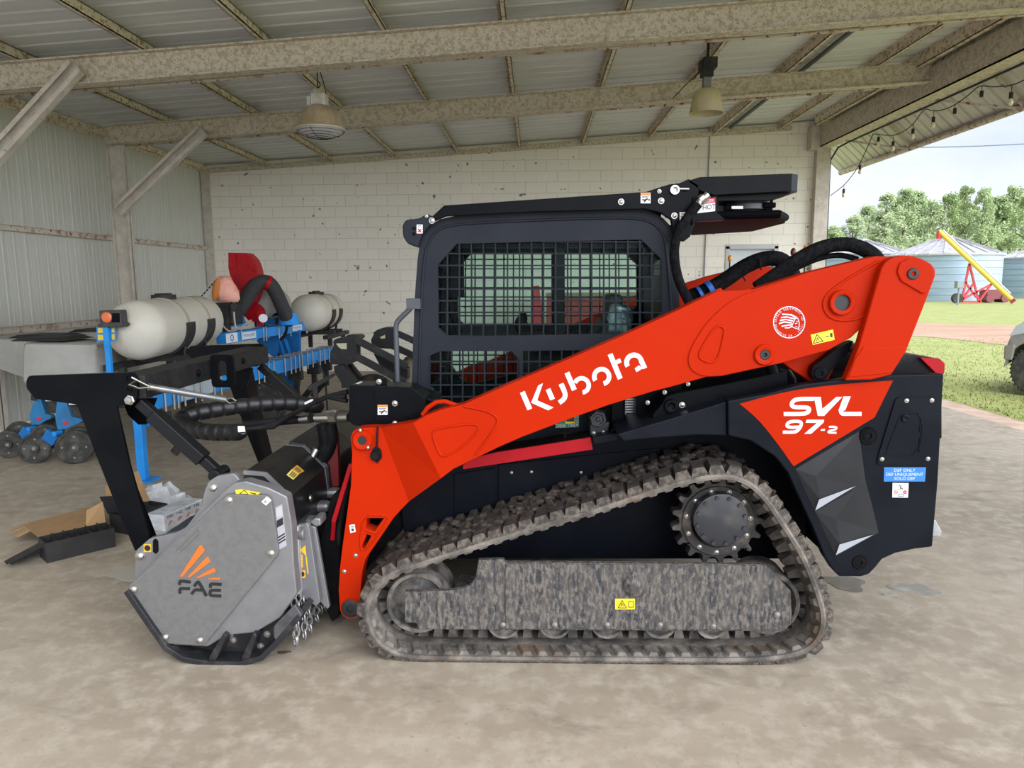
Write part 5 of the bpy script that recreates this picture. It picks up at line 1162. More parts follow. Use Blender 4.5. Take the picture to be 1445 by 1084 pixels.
for u in (.14, .37, .40, .55, .70, .92, .935):
    c = UA.lerp(UB, u); bb = MB(); h = .075; bb.tube([c+us_*s*h+Vector((0, 0, t*h)) for s, t in ((-1, -1.4), (-1, 1), (1, 1), (1, -1.4))], .008, 6); ob('u_bolt', bb, m_ub, ubar)
# hitch tower plates and braces
Yt = UA.lerp(UB, .62).y
b = MB(); b.prism(T([(362, 481), (372, 466), (393, 462), (397, 500), (389, 507), (370, 492)], Yt), Yt, Yt+.06); b.prism(T([(398, 466), (423, 466), (423.5, 506), (400, 508)], Yt+.5), Yt+.5, Yt+.56)
for p, q_ in (((394, 480), (413, 545)), ((401, 480), (418, 530))): b.bar(pY(*p, Yt+.05), pY(*q_, Yt-.2), .05, .08)
b.prism(T([(370, 505), (392, 505), (412, 520), (416, 570), (398, 560), (378, 540)], Yt-.3), Yt-.3, Yt-.2)
for p in ((366, 446), (378, 447), (385, 446)): c = pY(*p, Yt); b.box(c.x-.03, c.x+.04, Yt-.05, Yt+.05, ZU, c.z)
ob_split('hitch_plate', b, m_dblu, pl, bevel=.006)
b = MB(); b.tube([pY(*p, Yt-.1) for p in crv([(393, 498), (393, 510), (398, 520), (403, 530), (400, 540), (396, 545)], False, 2)], .012, 6); b.tube([pY(*p, Yt-.1) for p in crv([(372, 452), (388, 442), (400, 446), (405, 456), (404, 470), (396, 480)], False, 2)], .02, 8); b.tube([pY(*p, Yt+.0) for p in crv([(375, 445), (385, 440), (398, 444), (403, 452)], False, 2)], .025, 8)
ob_split('hose', b, rubber, pl, smooth=60)
# tanks
def tank(Pa, Pb, r, nm_ord):
    Pa = Vector(Pa); Pb = Vector(Pb); L = (Pb-Pa).length; t = (Pb-Pa).normalized(); bb = MB()
    prof = [(.02, -r*.62), (r*.40, -r*.56), (r*.68, -r*.42), (r*.87, -r*.22), (r*.97, -r*.04), (r, r*.12)]
    prof += [(r, L*.33), (r*.965, L*.335), (r*.965, L*.37), (r, L*.375), (r, L*.70), (r*.965, L*.705), (r*.965, L*.74), (r, L*.745)]
    prof += [(r, L-r*.12), (r*.97, L+r*.04), (r*.87, L+r*.22), (r*.68, L+r*.42), (r*.4, L+r*.56), (.02, L+r*.62)]
    bb.lathe(prof, Pa, t, 40); tk = ob('liquid_tank', bb, m_tank, pl, smooth=50)
    u = Vector((0, 0, 1)); w = t.cross(u).normalized(); u = w.cross(t)
    for f in (.355, .725):
        c = Pa+t*(L*f); bb = MB()
        pts = [c+(w*math.cos(R_(a))+u*math.sin(R_(a)))*(r*1.0) for a in range(0, 360, 10)]; rings = []
        for k, p in enumerate(pts):
            d = (p-c).normalized(); rings.append([p+d*.006-t*.02, p+d*.006+t*.02, p-d*.01+t*.02, p-d*.01-t*.02])
        bb.loft(rings+[rings[0]], cap=False); ob('strap', bb, m_strap, tk)
        bb = MB(); rings = []
        for a in range(-192, 13, 8):
            d = w*math.cos(R_(a))+u*math.sin(R_(a)); p = c+d*(r*1.01)
            rings.append([p-t*.10, p+t*.10, p+d*.02+t*.10, p+d*.02-t*.10])
        bb.loft(rings); bb.box(c.x-.3, c.x+.3, c.y-.05, c.y+.05, c.z-r-.07, c.z-r-.01); bb.bar(c+w*r*.75-u*r*.6, Vector((c.x+w.x*r*.7, c.y, c.z-r-.06)), .05, .02); bb.bar(c-w*r*.75-u*r*.6, Vector((c.x-w.x*r*.7, c.y, c.z-r-.06)), .05, .02)
        ob('cradle', bb, m_dust, tk)
    c = Pa+t*(L*.42)+u*r; bb = MB(); bb.cyl(c-u*.01, c+u*.035, .12, n=20); bb.box(c.x-.02, c.x+.02, c.y-.14, c.y+.14, c.z+.03, c.z+.05); ob('tank_lid', bb, m_dust, tk, smooth=40)
    bb = MB(); lo = Pa+t*(L*.5); bb.box(lo.x-.32, lo.x-.24, lo.y-L*.45, lo.y+L*.45, lo.z-r-.12, lo.z-r-.06); bb.box(lo.x+.24, lo.x+.32, lo.y-L*.45, lo.y+L*.45, lo.z-r-.12, lo.z-r-.06)
    for sx in (-.28, .28):
        for f in (.15, .85): q = Pa+t*(L*f); bb.box(q.x+sx-.03, q.x+sx+.03, q.y-.03, q.y+.03, ZB-.05, q.z-r-.1)
    ob('tank_stand', bb, m_dust, pl)
    return tk
def between(a, b2): return a
tank(pY(192, 466.5, 6.72), pY(281, 452, 8.35), .285, 0); tank(pY(434, 442, 10.95), pY(463.5, 438, 12.35), .285, 1)
# red vacuum fan with its arched duct, and the pressure gauge
Yf = 9.7
b = MB(); b.prism(T([(322, 356.5), (348, 357)], Yf)+T(crv([(348, 357), (358, 366), (364, 384), (365, 405), (358, 428), (345, 440)], False, 2), Yf)+T([(334, 430), (326, 395), (322, 378)], Yf), Yf, Yf+.22)
fn2 = ob('fan_housing', b, redpaint, pl, bevel=.012)
b = MB(); b.prism(T([(322, 356.5), (332, 357), (334, 378), (322.5, 378)], Yf-.03), Yf-.03, Yf); b.prism(T([(349, 359), (351, 361), (351.5, 392), (349.5, 392)], Yf-.015), Yf-.015, Yf); ob_split('fan_flange', b, redpaint, fn2)
b = MB(); c = pY(352, 394, Yf-.05); b.cyl((c.x, Yf-.1, c.z), (c.x, Yf+.02, c.z), .13, n=24); b.cyl(pY(356, 442, Yf+.1), pY(372, 438, Yf+.4), .12, n=18); ob_split('fan_inlet', b, redpaint, fn2, smooth=40)
duct = crv([(331, 452), (338, 437), (348, 420), (359, 403), (371, 396.5), (382, 401), (390, 414), (397, 430), (404, 446), (407, 452)], False, 2)
b = MB(); b.tube([pY(*p, Yf-.25+.5*i/(len(duct)-1)) for i, p in enumerate(duct)], .098, 16); dc = ob('air_duct', b, mat('dark_grey_duct', (.028, .029, .031), .8, 0, (.036, .036, .037), 30, bump=.5, bscale=40), pl, smooth=60)
b = MB(); b.cyl(pY(375.5, 398, Yf-.02), pY(380.5, 400.5, Yf), .103, n=18); ob('duct_clamp', b, redpaint, dc, smooth=40)
b = MB(); c = pY(331, 458, Yf-.25); b.lathe([(.16, -.02), (.11, .14)], c, (0, 0, 1), 20); c = pY(408, 456, Yf+.25); b.lathe([(.15, -.02), (.11, .14)], c, (0, 0, 1), 20); ob_split('duct_collar', b, m_blu, pl, smooth=40)
b = MB(); b.prism(rnd(T([(362, 440), (369, 438.5), (370, 460), (363, 460.5)], Yf-.3), .02, 3), Yf-.3, Yf-.22); gg = ob('gauge_bracket', b, redpaint, pl)
b = MB(); c = pY(371.5, 449, Yf-.33); b.lathe([(.055, .05), (.055, 0), (.05, -.005), (0, -.005)], c, (.35, -1, 0), 24); gp = ob('pressure_gauge', b, mat('white_dial', (.72, .72, .74), .4), gg, smooth=40)
b = MB(); b.box(*(lambda c: (c.x-.16, c.x+.14, c.y-.12, c.y+.2, c.z-.25, c.z+.02))(pY(318, 430, 9.0))); bxs = ob('seed_meter_box', b, m_dust, pl, bevel=.02)
b = MB(); c = pY(318, 445, 9.0); b.box(c.x-.04, c.x+.04, 8.98, 9.06, ZU-.05, c.z); b.cyl(pY(326, 431, 8.8), pY(330, 433, 8.75), .045, n=16); b.box(*(lambda c: (c.x-.02, c.x+.02, c.y-.02, c.y+.02, c.z-.28, c.z+.02))(pY(318, 432, 8.85))); ob_split('valve', b, m_dust, pl, smooth=40)
b = MB(); b.tube([pY(*p, 8.7) for p in crv([(313, 458), (320, 466), (326, 469), (340, 462), (355, 452)], False, 2)], .012, 6); b.tube([pY(*p, 8.75) for p in crv([(330, 440), (331, 455), (333, 466)], False, 2)], .012, 6); ob_split('clear_hose', b, mat('cream_hose', (.45, .42, .35), .5), pl, smooth=60)
# marker lamp post
pm = pY(154.5, 530, 6.45); b = MB(); zt_ = pY(154.5, 462, 6.45).z; b.box(pm.x-.022, pm.x+.022, 6.44, 6.485, ZB+.05, zt_); b.bar((pm.x, 6.45, ZB+.08), (TA.x, TA.y+.25, ZB+.08), .06, .06); mp2 = ob('lamp_post', b, m_blu, pl, bevel=.004)
b = MB(); b.prism(T([(136.5, 461.5), (149, 461), (149, 481), (138, 483)], 6.5), 6.49, 6.5); b.prism(T([(156, 462), (164, 462), (164.5, 480), (156, 481.5)], 6.5), 6.49, 6.5); b.use(1)
for q in (rect(138.3, 463, 148, 470), rect(138.6, 472.5, 148, 480), rect(158, 462.5, 161.5, 469), rect(158, 471.5, 161.8, 479)): b.prism(T(q, 6.49), 6.487, 6.49)
ob('marker_board', b, [m_blu, mat('yellow_reflector', (.80, .52, .02), .4)], mp2)
b = MB(); b.prism(rnd(T([(139.5, 438.5), (169, 437.5), (171, 455), (175, 457.5), (172, 462), (136, 461.5), (138, 458), (141, 456)], 6.42), .01, 2), 6.42, 6.53); lm = ob('marker_lamp', b, mat('black_lamp_plastic', (.03, .03, .031), .55, 0, (.06, .058, .055), 14), mp2, bevel=.006)
c = pY(150.5, 448, 6.41); b = MB(); b.lathe([(.047, .02), (.047, -.004), (.036, -.010), (.02, -.012), (0, -.012)], c, (0, 1, 0), 22); ob('amber_lens', b, mat('amber_lens', (.72, .16, .06), .25), lm, smooth=60)
c = pY(165, 448, 6.41); b = MB(); b.prism(rnd(T(rect(158.5, 442, 169, 455), 6.42), .01, 3), 6.412, 6.42); ob('dark_lens', b, flatblack, lm)
# seed hoppers and row units at the wall end
def hopper(quad_front, Y, dy, lid, ordn):
    bb = MB(); o = rnd(T(quad_front, Y), .045, 4); cx_ = sum(p[0] for p in o)/len(o); cz_ = sum(p[1] for p in o)/len(o)
    rings = []
    for f, s in ((0, .93), (.05, 1.0), (.95, 1.0), (1.0, .93)): rings.append([(cx_+(x-cx_)*s, Y+dy*f, cz_+(z-cz_)*s) for x, z in o])
    bb.loft(rings); h = ob('seed_hopper', bb, m_hop, pl, smooth=45)
    bb = MB(); l = [pY(*p, Y+.1) for p in lid]; x0, x1 = min(v.x for v in l), max(v.x for v in l); z = sum(v.z for v in l)/len(l); bb.loft([[(x0, Y+.02, z-.02), (x1, Y+.02, z-.02), (x1, Y+dy-.02, z-.02), (x0, Y+dy-.02, z-.02)], [(x0+.08, Y+.06, z+.012), (x1-.12, Y+.06, z+.012), (x1-.12, Y+dy-.06, z+.012), (x0+.08, Y+dy-.06, z+.012)]])
    ob('hopper_lid', bb, m_dust, h, bevel=.01); return h
hopper([(31, 487), (34, 484), (131, 485), (135, 490), (137, 560), (60, 560), (30, 541)], 6.75, .55, [(20, 478), (97, 478)], 0)
hopper([(-45, 480), (-20, 477), (22, 478), (60, 485), (62, 540), (52, 541), (-20, 515), (-45, 500)], 7.5, .5, [(17, 474), (94, 474)], 1)
hopper([(84, 478), (92, 470), (150, 468), (165, 475), (165, 545), (90, 545)], 8.0, .5, [(100, 466), (150, 466)], 2)
def unit(outline, Y, oval, nm):
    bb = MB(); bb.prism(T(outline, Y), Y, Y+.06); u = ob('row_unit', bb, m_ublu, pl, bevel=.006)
    c = pY(*oval, Y); bb = MB(); bb.lathe([(.028, 0), (.028, -.004), (0, -.004)], c, (0, 1, 0), 16); bb.v = [(c.x+(x-c.x)*1.0, y, c.z+(z-c.z)*.7) for x, y, z in bb.v]; ob('red_badge', bb, m_red_ink, u); return u
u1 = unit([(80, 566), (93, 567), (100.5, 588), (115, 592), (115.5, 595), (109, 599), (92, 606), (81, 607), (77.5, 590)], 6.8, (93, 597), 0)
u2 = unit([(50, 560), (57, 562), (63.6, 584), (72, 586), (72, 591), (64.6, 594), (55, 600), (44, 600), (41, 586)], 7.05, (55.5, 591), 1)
for u, (a_, b_), Y in ((u1, ((90, 545), (86, 570)), 6.86), (u2, ((55, 540), (53, 565)), 7.1)):
    bb = MB(); bb.bar(pY(*a_, Y), pY(*b_, Y), .1, .08); bb.bar(pY(b_[0]+6, b_[1]-2, Y+.05), pY(190, 570, Y-.2), .06, .08); bb.box(*(lambda c: (c.x-.05, c.x+.2, Y-.02, Y+.1, c.z-.1, c.z+.1))(pY(b_[0]+20, b_[1]+4, Y))); ob('unit_frame', bb, m_dust, u, bevel=.008)
    bb = MB(); bb.prism(T([(b_[0]+11, b_[1]-7), (b_[0]+22, b_[1]-6), (b_[0]+22, b_[1]+1), (b_[0]+12, b_[1]+1)], Y-.07), Y-.08, Y-.07); ob('white_label', bb, m_wst, u)
def rwheel(cx_, cy_, Y, r, w, ax_, nm, m=None, hubr=.3):
    c = pY(cx_, cy_, Y); c.z = max(c.z, r*.985); bb = MB(); bb.lathe([(r*.9, -w/2), (r, -w/4), (r, w/4), (r*.9, w/2), (r*.84, w/2), (r*.80, w/2-.012), (r*.3, w/2-.02), (r*.28, w/2+.006), (r*.1, w/2+.006), (0, w/2+.006)], c, ax_, 30)
    o = ob(nm, bb, m or m_dirtywheel, pl, smooth=35)
    t = Vector(ax_).normalized(); bb = MB(); bb.bolt(c+t*(w/2+.004), .016, t); 
    u = t.orthogonal().normalized(); v = t.cross(u)
    for k in range(4):
        a = 2*math.pi*(k+.5)/4; bb.bolt(c+t*(w/2-.015)+(u*math.cos(a)+v*math.sin(a))*r*.62, .009, t)
    ob_split('wheel_bolt', bb, MATS['dusty_bolt'], o, smooth=40); return o
fz = (.45, -1, 0)
rwheel(105, 631, 6.72, .165, .06, fz, 'gauge_wheel'); rwheel(113, 628, 6.9, .165, .06, fz, 'gauge_wheel')
rwheel(49.5, 636, 6.75, .145, .05, (.3, -1, .18), 'press_wheel'); rwheel(64, 617, 6.95, .135, .05, (.55, -1, -.1), 'press_wheel')
rwheel(12, 627, 6.95, .14, .05, (.3, -1, 0), 'press_wheel'); rwheel(28, 612, 7.2, .13, .05, (.5, -1, -.1), 'press_wheel'); rwheel(66, 607, 7.2, .16, .06, fz, 'gauge_wheel')
for p, q_, Y in (((64, 612), (80, 622), 6.78), ((30, 608), (44, 618), 7.0)):
    bb = MB(); bb.bar(pY(*p, Y), pY(*q_, Y), .05, .12); ob('wheel_arm', bb, m_dblu, pl, bevel=.006)
for p, Y in (((80, 611.5), 6.77), ((43, 605), 7.02)):
    bb = MB(); c = pY(*p, Y); bb.cyl((c.x, Y-.04, c.z), (c.x, Y+.06, c.z), .024, n=14); ob('pivot', bb, m_blu, pl, smooth=40)
# two transport tyres below the bar, and dark row gear under its far half
rwheel(372, 601, 8.6, .30, .2, (.1, -1, 0), 'transport_wheel', m_dust); rwheel(392, 551, 10.4, .33, .2, (.1, -1, 0), 'transport_wheel', m_dust)
for u in (.16, .58, .72, .86, .96):
    c = TA.lerp(TBm, u)+sd_*.0; bb = MB(); bb.box(c.x-.09, c.x+.09, c.y-.05, c.y+.05, ZB-.25, ZB-.08); bb.box(c.x-.035, c.x+.035, c.y-.03, c.y+.03, .22, ZB-.2); bb.bar((c.x, c.y, .30), (c.x-.22, c.y, .05), .03, .08); ob('row_shank', bb, m_dust, pl, bevel=.006)
b = MB(); c = pY(225, 590, 5.9); b.prism(rnd(T([(214, 582), (237, 582), (240, 598), (222, 602)], 6.3), .008, 2), 6.3, 6.36); ob('clamp_plate', b, m_dust, pl)
# crumpled seed sack lying on top
c = pY(316, 412, 9.0); sk_ = MB(); random.seed(4)
rings = []; zb0 = pY(318, 430, 9.0).z+.023
prof_ = [(.02, 0), (.115, .01), (.15, .06), (.145, .12), (.125, .18), (.115, .23), (.09, .27), (.05, .285), (.01, .28)]
for j, (rr, zz) in enumerate(prof_):
    rings.append([(c.x+.04+.022*math.sin(j*.9)+rr*math.cos(a)*(1+.07*math.sin(3*a+j*1.7)), 8.98+rr*.72*math.sin(a)*(1+.08*math.cos(2*a+j*1.3)), zb0+zz*1.12+(.02*math.sin(4*a+j*2) if 1 < j < 8 else 0)) for a in [2*math.pi*k/24 for k in range(24)]])
sk_.loft(rings); so = ob('seed_sack', sk_, mat('pink_paper_sack', (.72, .32, .25), .75, 0, (.80, .42, .33), 6, .4, .6, col3=(.55, .20, .04), scale3=3.2, lo3=.60, hi3=.64, bump=.6, bscale=22), smooth=70)
tag(so, 'crumpled pink and orange sack lying on the planter beside the red fan', 'sack')
b = MB(); b.loft([[(c.x-.075+.05*k/4+.055*math.cos(a)*w_, 8.90+.04*math.sin(a)*w_, zb0+.03+.27*k/4) for a in [2*math.pi*j/12 for j in range(12)]] for k, w_ in enumerate((.5, .9, 1.0, .85, .3))]); ob('orange_fold', b, mat('orange_paper', (.50, .17, .03), .75, bump=.5, bscale=25), so, smooth=70)
wb_ = MB(); Ys = 9.06; wb_.prism(T([(277, 424), (300, 398), (306, 395), (311, 394), (309, 402), (300, 412), (322, 428), (318, 430), (284, 424)], Ys), Ys, Ys+.03); wb_.use(1)
for k in range(6): wb_.prism(T([(283+k*3.6, 418-k*4), (286+k*3.6, 415-k*4), (287+k*3.6, 417-k*4), (284.6+k*3.6, 420-k*4)], Ys), Ys-.002, Ys)
ob('sack_flap', wb_, [mat('white_plastic_bag', (.55, .54, .52), .5), m_blk_ink], so)

# ------------------------------------------------------------------ black parallel-arm implement behind the planter
def G_(p): return (440+p[0]/8.028, 440+p[1]/8.028)
cb_ = pZ(520, 590); cu = thing('row_cultivator', 'black implement with paired parallel arms between the blue planter and the cab', 'cultivator', (cb_.x, 9.3, 0))
m_cult = mat('greasy_black_paint', (.008, .008, .008), .45, 0, (.03, .027, .022), 9, .55, .7)
def cult_unit(head, arms, Y, labelq):
    bb = MB(); bb.prism(rnd(T([G_(p) for p in head], Y), .02, 2), Y, Y+.22); h = ob('linkage_head', bb, m_cult, cu, bevel=.01)
    for p, q_ in arms:
        for dy in (.02, .2): bb = MB(); bb.bar(pY(*G_(p), Y+dy), pY(*G_(q_), Y+dy), .05, .085); ob('parallel_arm', bb, m_cult, cu, bevel=.006)
    bb = MB(); bb.prism(T([G_(p) for p in labelq], Y), Y-.002, Y); ob('warning_sticker', bb, [mat('cream_sticker', (.62, .58, .42), .5)] if 'cream_sticker' not in MATS else [MATS['cream_sticker']], h)
    return h
cult_unit([(205, 470), (250, 375), (235, 340), (270, 305), (375, 290), (395, 265), (540, 262), (562, 300), (505, 330), (505, 565), (400, 600), (240, 600), (208, 570)], (((470, 300), (1080, 620)), ((490, 500), (1060, 800))), 8.7, [(275, 360), (395, 355), (395, 425), (330, 420), (300, 395)])
cult_unit([(668, 320), (705, 250), (690, 240), (740, 205), (810, 180), (935, 178), (945, 425), (720, 410), (680, 370)], (((900, 215), (1250, 370)), ((910, 385), (1250, 540))), 9.7, [(770, 290), (830, 260), (832, 300), (790, 305)])
b = MB(); b.prism(rnd(T([G_(p) for p in ((245, 620), (345, 600), (480, 770), (500, 800), (430, 850), (340, 870), (330, 800), (255, 690))], 8.65), .01), 8.65, 8.8); b.prism(T([G_(p) for p in ((395, 600), (440, 590), (560, 740), (480, 800))], 8.95), 8.95, 9.05); ob_split('leg', b, m_cult, cu, bevel=.006)
b = MB(); b.prism(T([G_(p) for p in ((700, 480), (860, 540), (1090, 640), (1090, 760), (900, 740), (760, 590))], 9.2), 9.2, 9.35); b.bar(pY(*G_((1000, 690)), 9.4), pY(*G_((900, 1150)), 9.4), .12, .12); b.bar(pY(*G_((420, 850)), 8.75), (pY(*G_((420, 850)), 8.75).x+.15, 8.75, 0), .08, .06); ob_split('cross_member', b, m_cult, cu, bevel=.006)
c = pY(527, 585, 9.15); r_ = c.z+0; r_ = (pY(527, 528, 9.15).z)/2; b = MB(); b.lathe([(r_*.6, -.13), (r_*.95, -.12), (r_, -.05), (r_, .05), (r_*.95, .12), (r_*.6, .13)], (c.x, 9.15, r_), (0, 1, 0), 36); ob('tyre', b, mat('muddy_tyre', (.03, .026, .02), .9, 0, (.09, .07, .045), 7, .45, .6), cu, smooth=40)
b = MB(); b.prism(T([G_(p) for p in ((-40, 840), (240, 700), (270, 720), (0, 890), (-40, 890))], 8.9), 8.9, 8.94); b.bar(pY(445, 545, 8.92), (pY(445, 545, 8.92).x, 8.92, 0.02), .05, .05); ob('shovel', b, mat('dull_grey_steel', (.055, .05, .046), .6), cu)
b = MB(); b.cyl(pY(447, 508, 9), (pY(459, 532, 9).x, 9, pY(459, 532, 9).z), .012, n=8); b.cyl(pY(459, 532, 9), (pY(462, 570, 9).x, 9, 0), .012, n=8); ob('prop', b, m_cult, cu)
b = MB(); b.ell(pY(577, 530, 9.9), .13, .2, .27, 14, 9); b.bar((pY(577, 530, 9.9).x, 9.9, 0), pY(577, 548, 9.9), .2, .2); ob('tan_cover', b, mat('tan_canvas', (.14, .115, .075), .9), cu, smooth=70)
# ------------------------------------------------------------------ things along the back wall, seen through the cab
Yd = 12.6; dxa, dxb = pY(772, 430, Yd).x, pY(1145, 400, Yd).x
gd = thing('grain_drill', 'long red seed drill with amber and red lamps on stalks behind the loader cab', 'seed drill', ((dxa+dxb)/2, Yd+.3, 0))
m_dr = mat('faded_red_paint', (.30, .028, .018), .5, 0, (.22, .02, .015), 5); b = MB(); zt = pY(820, 420, Yd).z; b.prismX([(Yd, zt-.5), (Yd+.12, zt-.62), (Yd+.5, zt-.62), (Yd+.6, zt-.5), (Yd+.6, zt), (Yd, zt)], dxa, dxb); box_ = ob('seed_box', b, m_dr, gd, bevel=.01)
b = MB(); b.loft([[(dxa-.02, Yd-.03, zt), (dxb+.02, Yd-.03, zt), (dxb+.02, Yd+.63, zt), (dxa-.02, Yd+.63, zt)], [(dxa-.02, Yd+.2, zt+.08), (dxb+.02, Yd+.2, zt+.08), (dxb+.02, Yd+.4, zt+.08), (dxa-.02, Yd+.4, zt+.08)]]); ob('box_lid', b, mat('dusty_tan_lid', (.34, .27, .20), .7), box_)
b = MB(); b.box(dxa-.1, dxb+.1, Yd+.2, Yd+.36, .48, .62)
for f in (.08, .36, .64, .92): x_ = dxa+(dxb-dxa)*f; b.box(x_-.04, x_+.04, Yd+.22, Yd+.34, .55, zt-.55)
ob('frame', b, m_dr, gd)
for f in (.1, .5, .9):
    x_ = dxa+(dxb-dxa)*f; b = MB(); b.lathe([(.2, -.1), (.33, -.1), (.35, -.03), (.35, .03), (.33, .1), (.2, .1)], (x_, Yd+.28, .35), (1, 0, 0), 28); ob('wheel', b, m_dirtywheel, gd, smooth=40)
ux0 = pY(757, 400, Yd-.2).x; b = MB(); zz1, zz0 = pY(757, 404, Yd-.2).z, pY(757, 456, Yd-.2).z; b.prism(T([(752, 404), (761, 403), (767, 458), (752, 458)], Yd-.2), Yd-.2, Yd-.05); b.bar((ux0+.03, Yd-.12, .5), (ux0+.03, Yd-.12, zz0+.05), .08, .08); b.bar((ux0+.03, Yd-.12, .55), (dxa, Yd+.28, .55), .08, .08); ob('red_upright', b, mat('bright_red_upright', (.42, .022, .03), .45), gd, bevel=.006)
for px_, py_, mm in ((1030, 365, 'a'), (1052.5, 373, 'r'), (1119.5, 356, 'r'), (1136.5, 351, 'a')):
    c = pY(px_, py_, Yd+.1); b = MB(); b.cyl((c.x, Yd+.1, zt), (c.x, Yd+.1, c.z-.06), .012, n=8); s_ = ob('lamp_stalk', b, m_dust, gd)
    b = MB(); rr = .038 if mm == 'a' else .05; hh = .062 if mm == 'a' else .075; b.ell(c, rr, .035, hh, 14, 8); ob('lamp_lens', b, mat('amber_lamp_lens', (.75, .30, .02), .25) if mm == 'a' and 'amber_lamp_lens' not in MATS else (MATS['amber_lamp_lens'] if mm == 'a' else (MATS.get('red_lamp_lens') or mat('red_lamp_lens', (.13, .012, .015), .25))), s_, smooth=60)
c = pY(905, 452, Yd-.4); b = MB(); b.box(c.x-.3, c.x+.3, Yd-.62, Yd-.14, c.z-.12, c.z+.12); cbx = tag(ob('cardboard_box', b, mat('plain_cardboard', (.36, .25, .15), .8), bevel=.005), 'brown cardboard box on a crate before the red seed drill, seen through the cab', 'box')
b = MB(); b.box(c.x-.34, c.x+.34, Yd-.66, Yd-.10, 0, c.z-.12); tag(ob('wooden_crate', b, mat('crate_wood', (.12, .085, .055), .8), bevel=.006), 'dark wooden crate under the cardboard box behind the cab', 'crate')
b = MB(); b.lathe([(.02, -.30), (.16, -.26), (.22, -.14), (.22, .2), (.16, .30), (.02, .33)], pY(381, 430, 10.2), (.15, 1, 0), 28); ob('liquid_tank', b, m_hop, pl, smooth=50); b = MB(); c = pY(381, 430, 10.2); b.box(c.x-.2, c.x+.2, 10.1, 10.4, ZU-.05, c.z-.19); ob('tank_stand', b, m_dust, pl)
# ------------------------------------------------------------------ packing left on the floor by the mulcher
m_card = mat('kraft_cardboard', (.36, .215, .095), .8, 0, (.32, .19, .085), 8); m_cblk = mat('black_printed_carton', (.014, .0135, .014), .6, 0, (.022, .021, .02), 10)
def carton(P0, P1, w, h, name, label, nd, flap, seed):
    """open carton: long side from P0 to P1 on the floor (camera side), w deep"""
    t = (P1-P0); L = t.length; t.normalize(); s = Vector((-t.y, t.x, 0)); s = s if s.y > 0 else -s
    root = thing(name, label, 'box', tuple((P0+P1)/2+s*w/2)); th = .005
    def pan(a, c_, hh, nm, m): bb = MB(); bb.bar(a+Vector((0, 0, hh/2)), c_+Vector((0, 0, hh/2)), th, hh); return ob(nm, bb, m, root)
    q = [P0, P1, P1+s*w, P0+s*w]
    for i in range(4): pan(q[i], q[(i+1) % 4], h, 'side_panel', m_cblk)
    bb = MB(); bb.prismZ([(v.x, v.y) for v in q], .001, .005); ob('bottom_panel', bb, m_card, root)
    for k in range(nd):
        f = (k+1)/(nd+1); a = P0.lerp(P1, f); bb = MB(); bb.bar(a+s*.006+Vector((0, 0, h*.5)), a+s*(w-.006)+Vector((0, 0, h*.5)), .004, h*.98); bb.bar(a+s*w*.55+Vector((0, 0, h*1.08)), a+s*(w*.8)+Vector((0, 0, h*1.08)), .004, h*.16); ob('divider', bb, m_cblk, root)
    return root, q, t, s
P0, P1 = pZ(67, 795), pZ(163, 771.5)
r1, q, t, s = carton(P0, P1, .165, .13, 'open_carton', 'black open carton with dividers and a kraft lid folded out, farther left of the two', 5, None, 0)
up = Vector((0, 0, 1))
bb = MB(); A_, B_ = q[3]+up*.13, q[2]+up*.13; d = s*.9+up*.10
o1, o2 = pZ(32, 740, .06), pZ(141, 712, .07)
bb.add([A_, B_, o2, o1]+[v-up*.004 for v in (A_, B_, o2, o1)], [[0, 1, 2, 3], [7, 6, 5, 4], [0, 4, 5, 1], [1, 5, 6, 2], [2, 6, 7, 3], [3, 7, 4, 0]]); ob('lid', bb, m_card, r1)
bb = MB(); x0 = o1; L_ = (o2-o1).normalized(); q4 = [A_.lerp(o1, .50), A_.lerp(o1, .55)-t*.07-up*.03, A_.lerp(o1, .72)-t*.08-up*.03, A_.lerp(o1, .78)]; bb.add(q4+[v-up*.004 for v in q4], [[0, 1, 2, 3], [7, 6, 5, 4], [0, 4, 5, 1], [1, 5, 6, 2], [2, 6, 7, 3], [3, 7, 4, 0]])
q5 = [A_.lerp(o1, .80), A_.lerp(o1, .82)-t*.09-up*.02, A_.lerp(o1, .96)-t*.08-up*.02, o1]; bb.add(q5+[v-up*.004 for v in q5], [[0, 1, 2, 3], [7, 6, 5, 4], [0, 4, 5, 1], [1, 5, 6, 2], [2, 6, 7, 3], [3, 7, 4, 0]]); ob_split('lid_flap', bb, m_card, r1)
bb = MB()
for k, (dz, ln, dy) in enumerate(((0, .20, .10), (.0, .17, .05), (.0, .13, .0))):
    a = q[0]+s*(.15-dy)+up*(.10-k*.035); e = a-t*ln-up*(.06-k*.012); q6 = [a, e, e+s*.07, a+s*.1]; q6 = [Vector((v.x, v.y, max(v.z, .006+.002*k))) for v in q6]; bb.add(q6+[v-up*.004 for v in q6], [[0, 1, 2, 3], [7, 6, 5, 4], [0, 4, 5, 1], [1, 5, 6, 2], [2, 6, 7, 3], [3, 7, 4, 0]])
ob_split('end_flap', bb, m_cblk, r1)
bb = MB(); a = B_; q7 = [a-t*.12+up*.0, a+up*.0, a+s*.02+up*.14, a-t*.10+s*.03+up*.10]; bb.add(q7+[v+s*.004 for v in q7], [[0, 1, 2, 3], [7, 6, 5, 4], [0, 4, 5, 1], [1, 5, 6, 2], [2, 6, 7, 3], [3, 7, 4, 0]]); ob('end_flap', bb, m_card, r1)
P0, P1 = pZ(164, 762), pZ(228, 741); P0 += Vector((.03, .10, 0)); P1 += Vector((.0, .10, 0))
r2, q, t, s = carton(P0, P1, .18, .13, 'open_carton', 'second black open carton, behind the push frame leg with raised kraft flaps', 3, None, 1)
bb = MB(); 
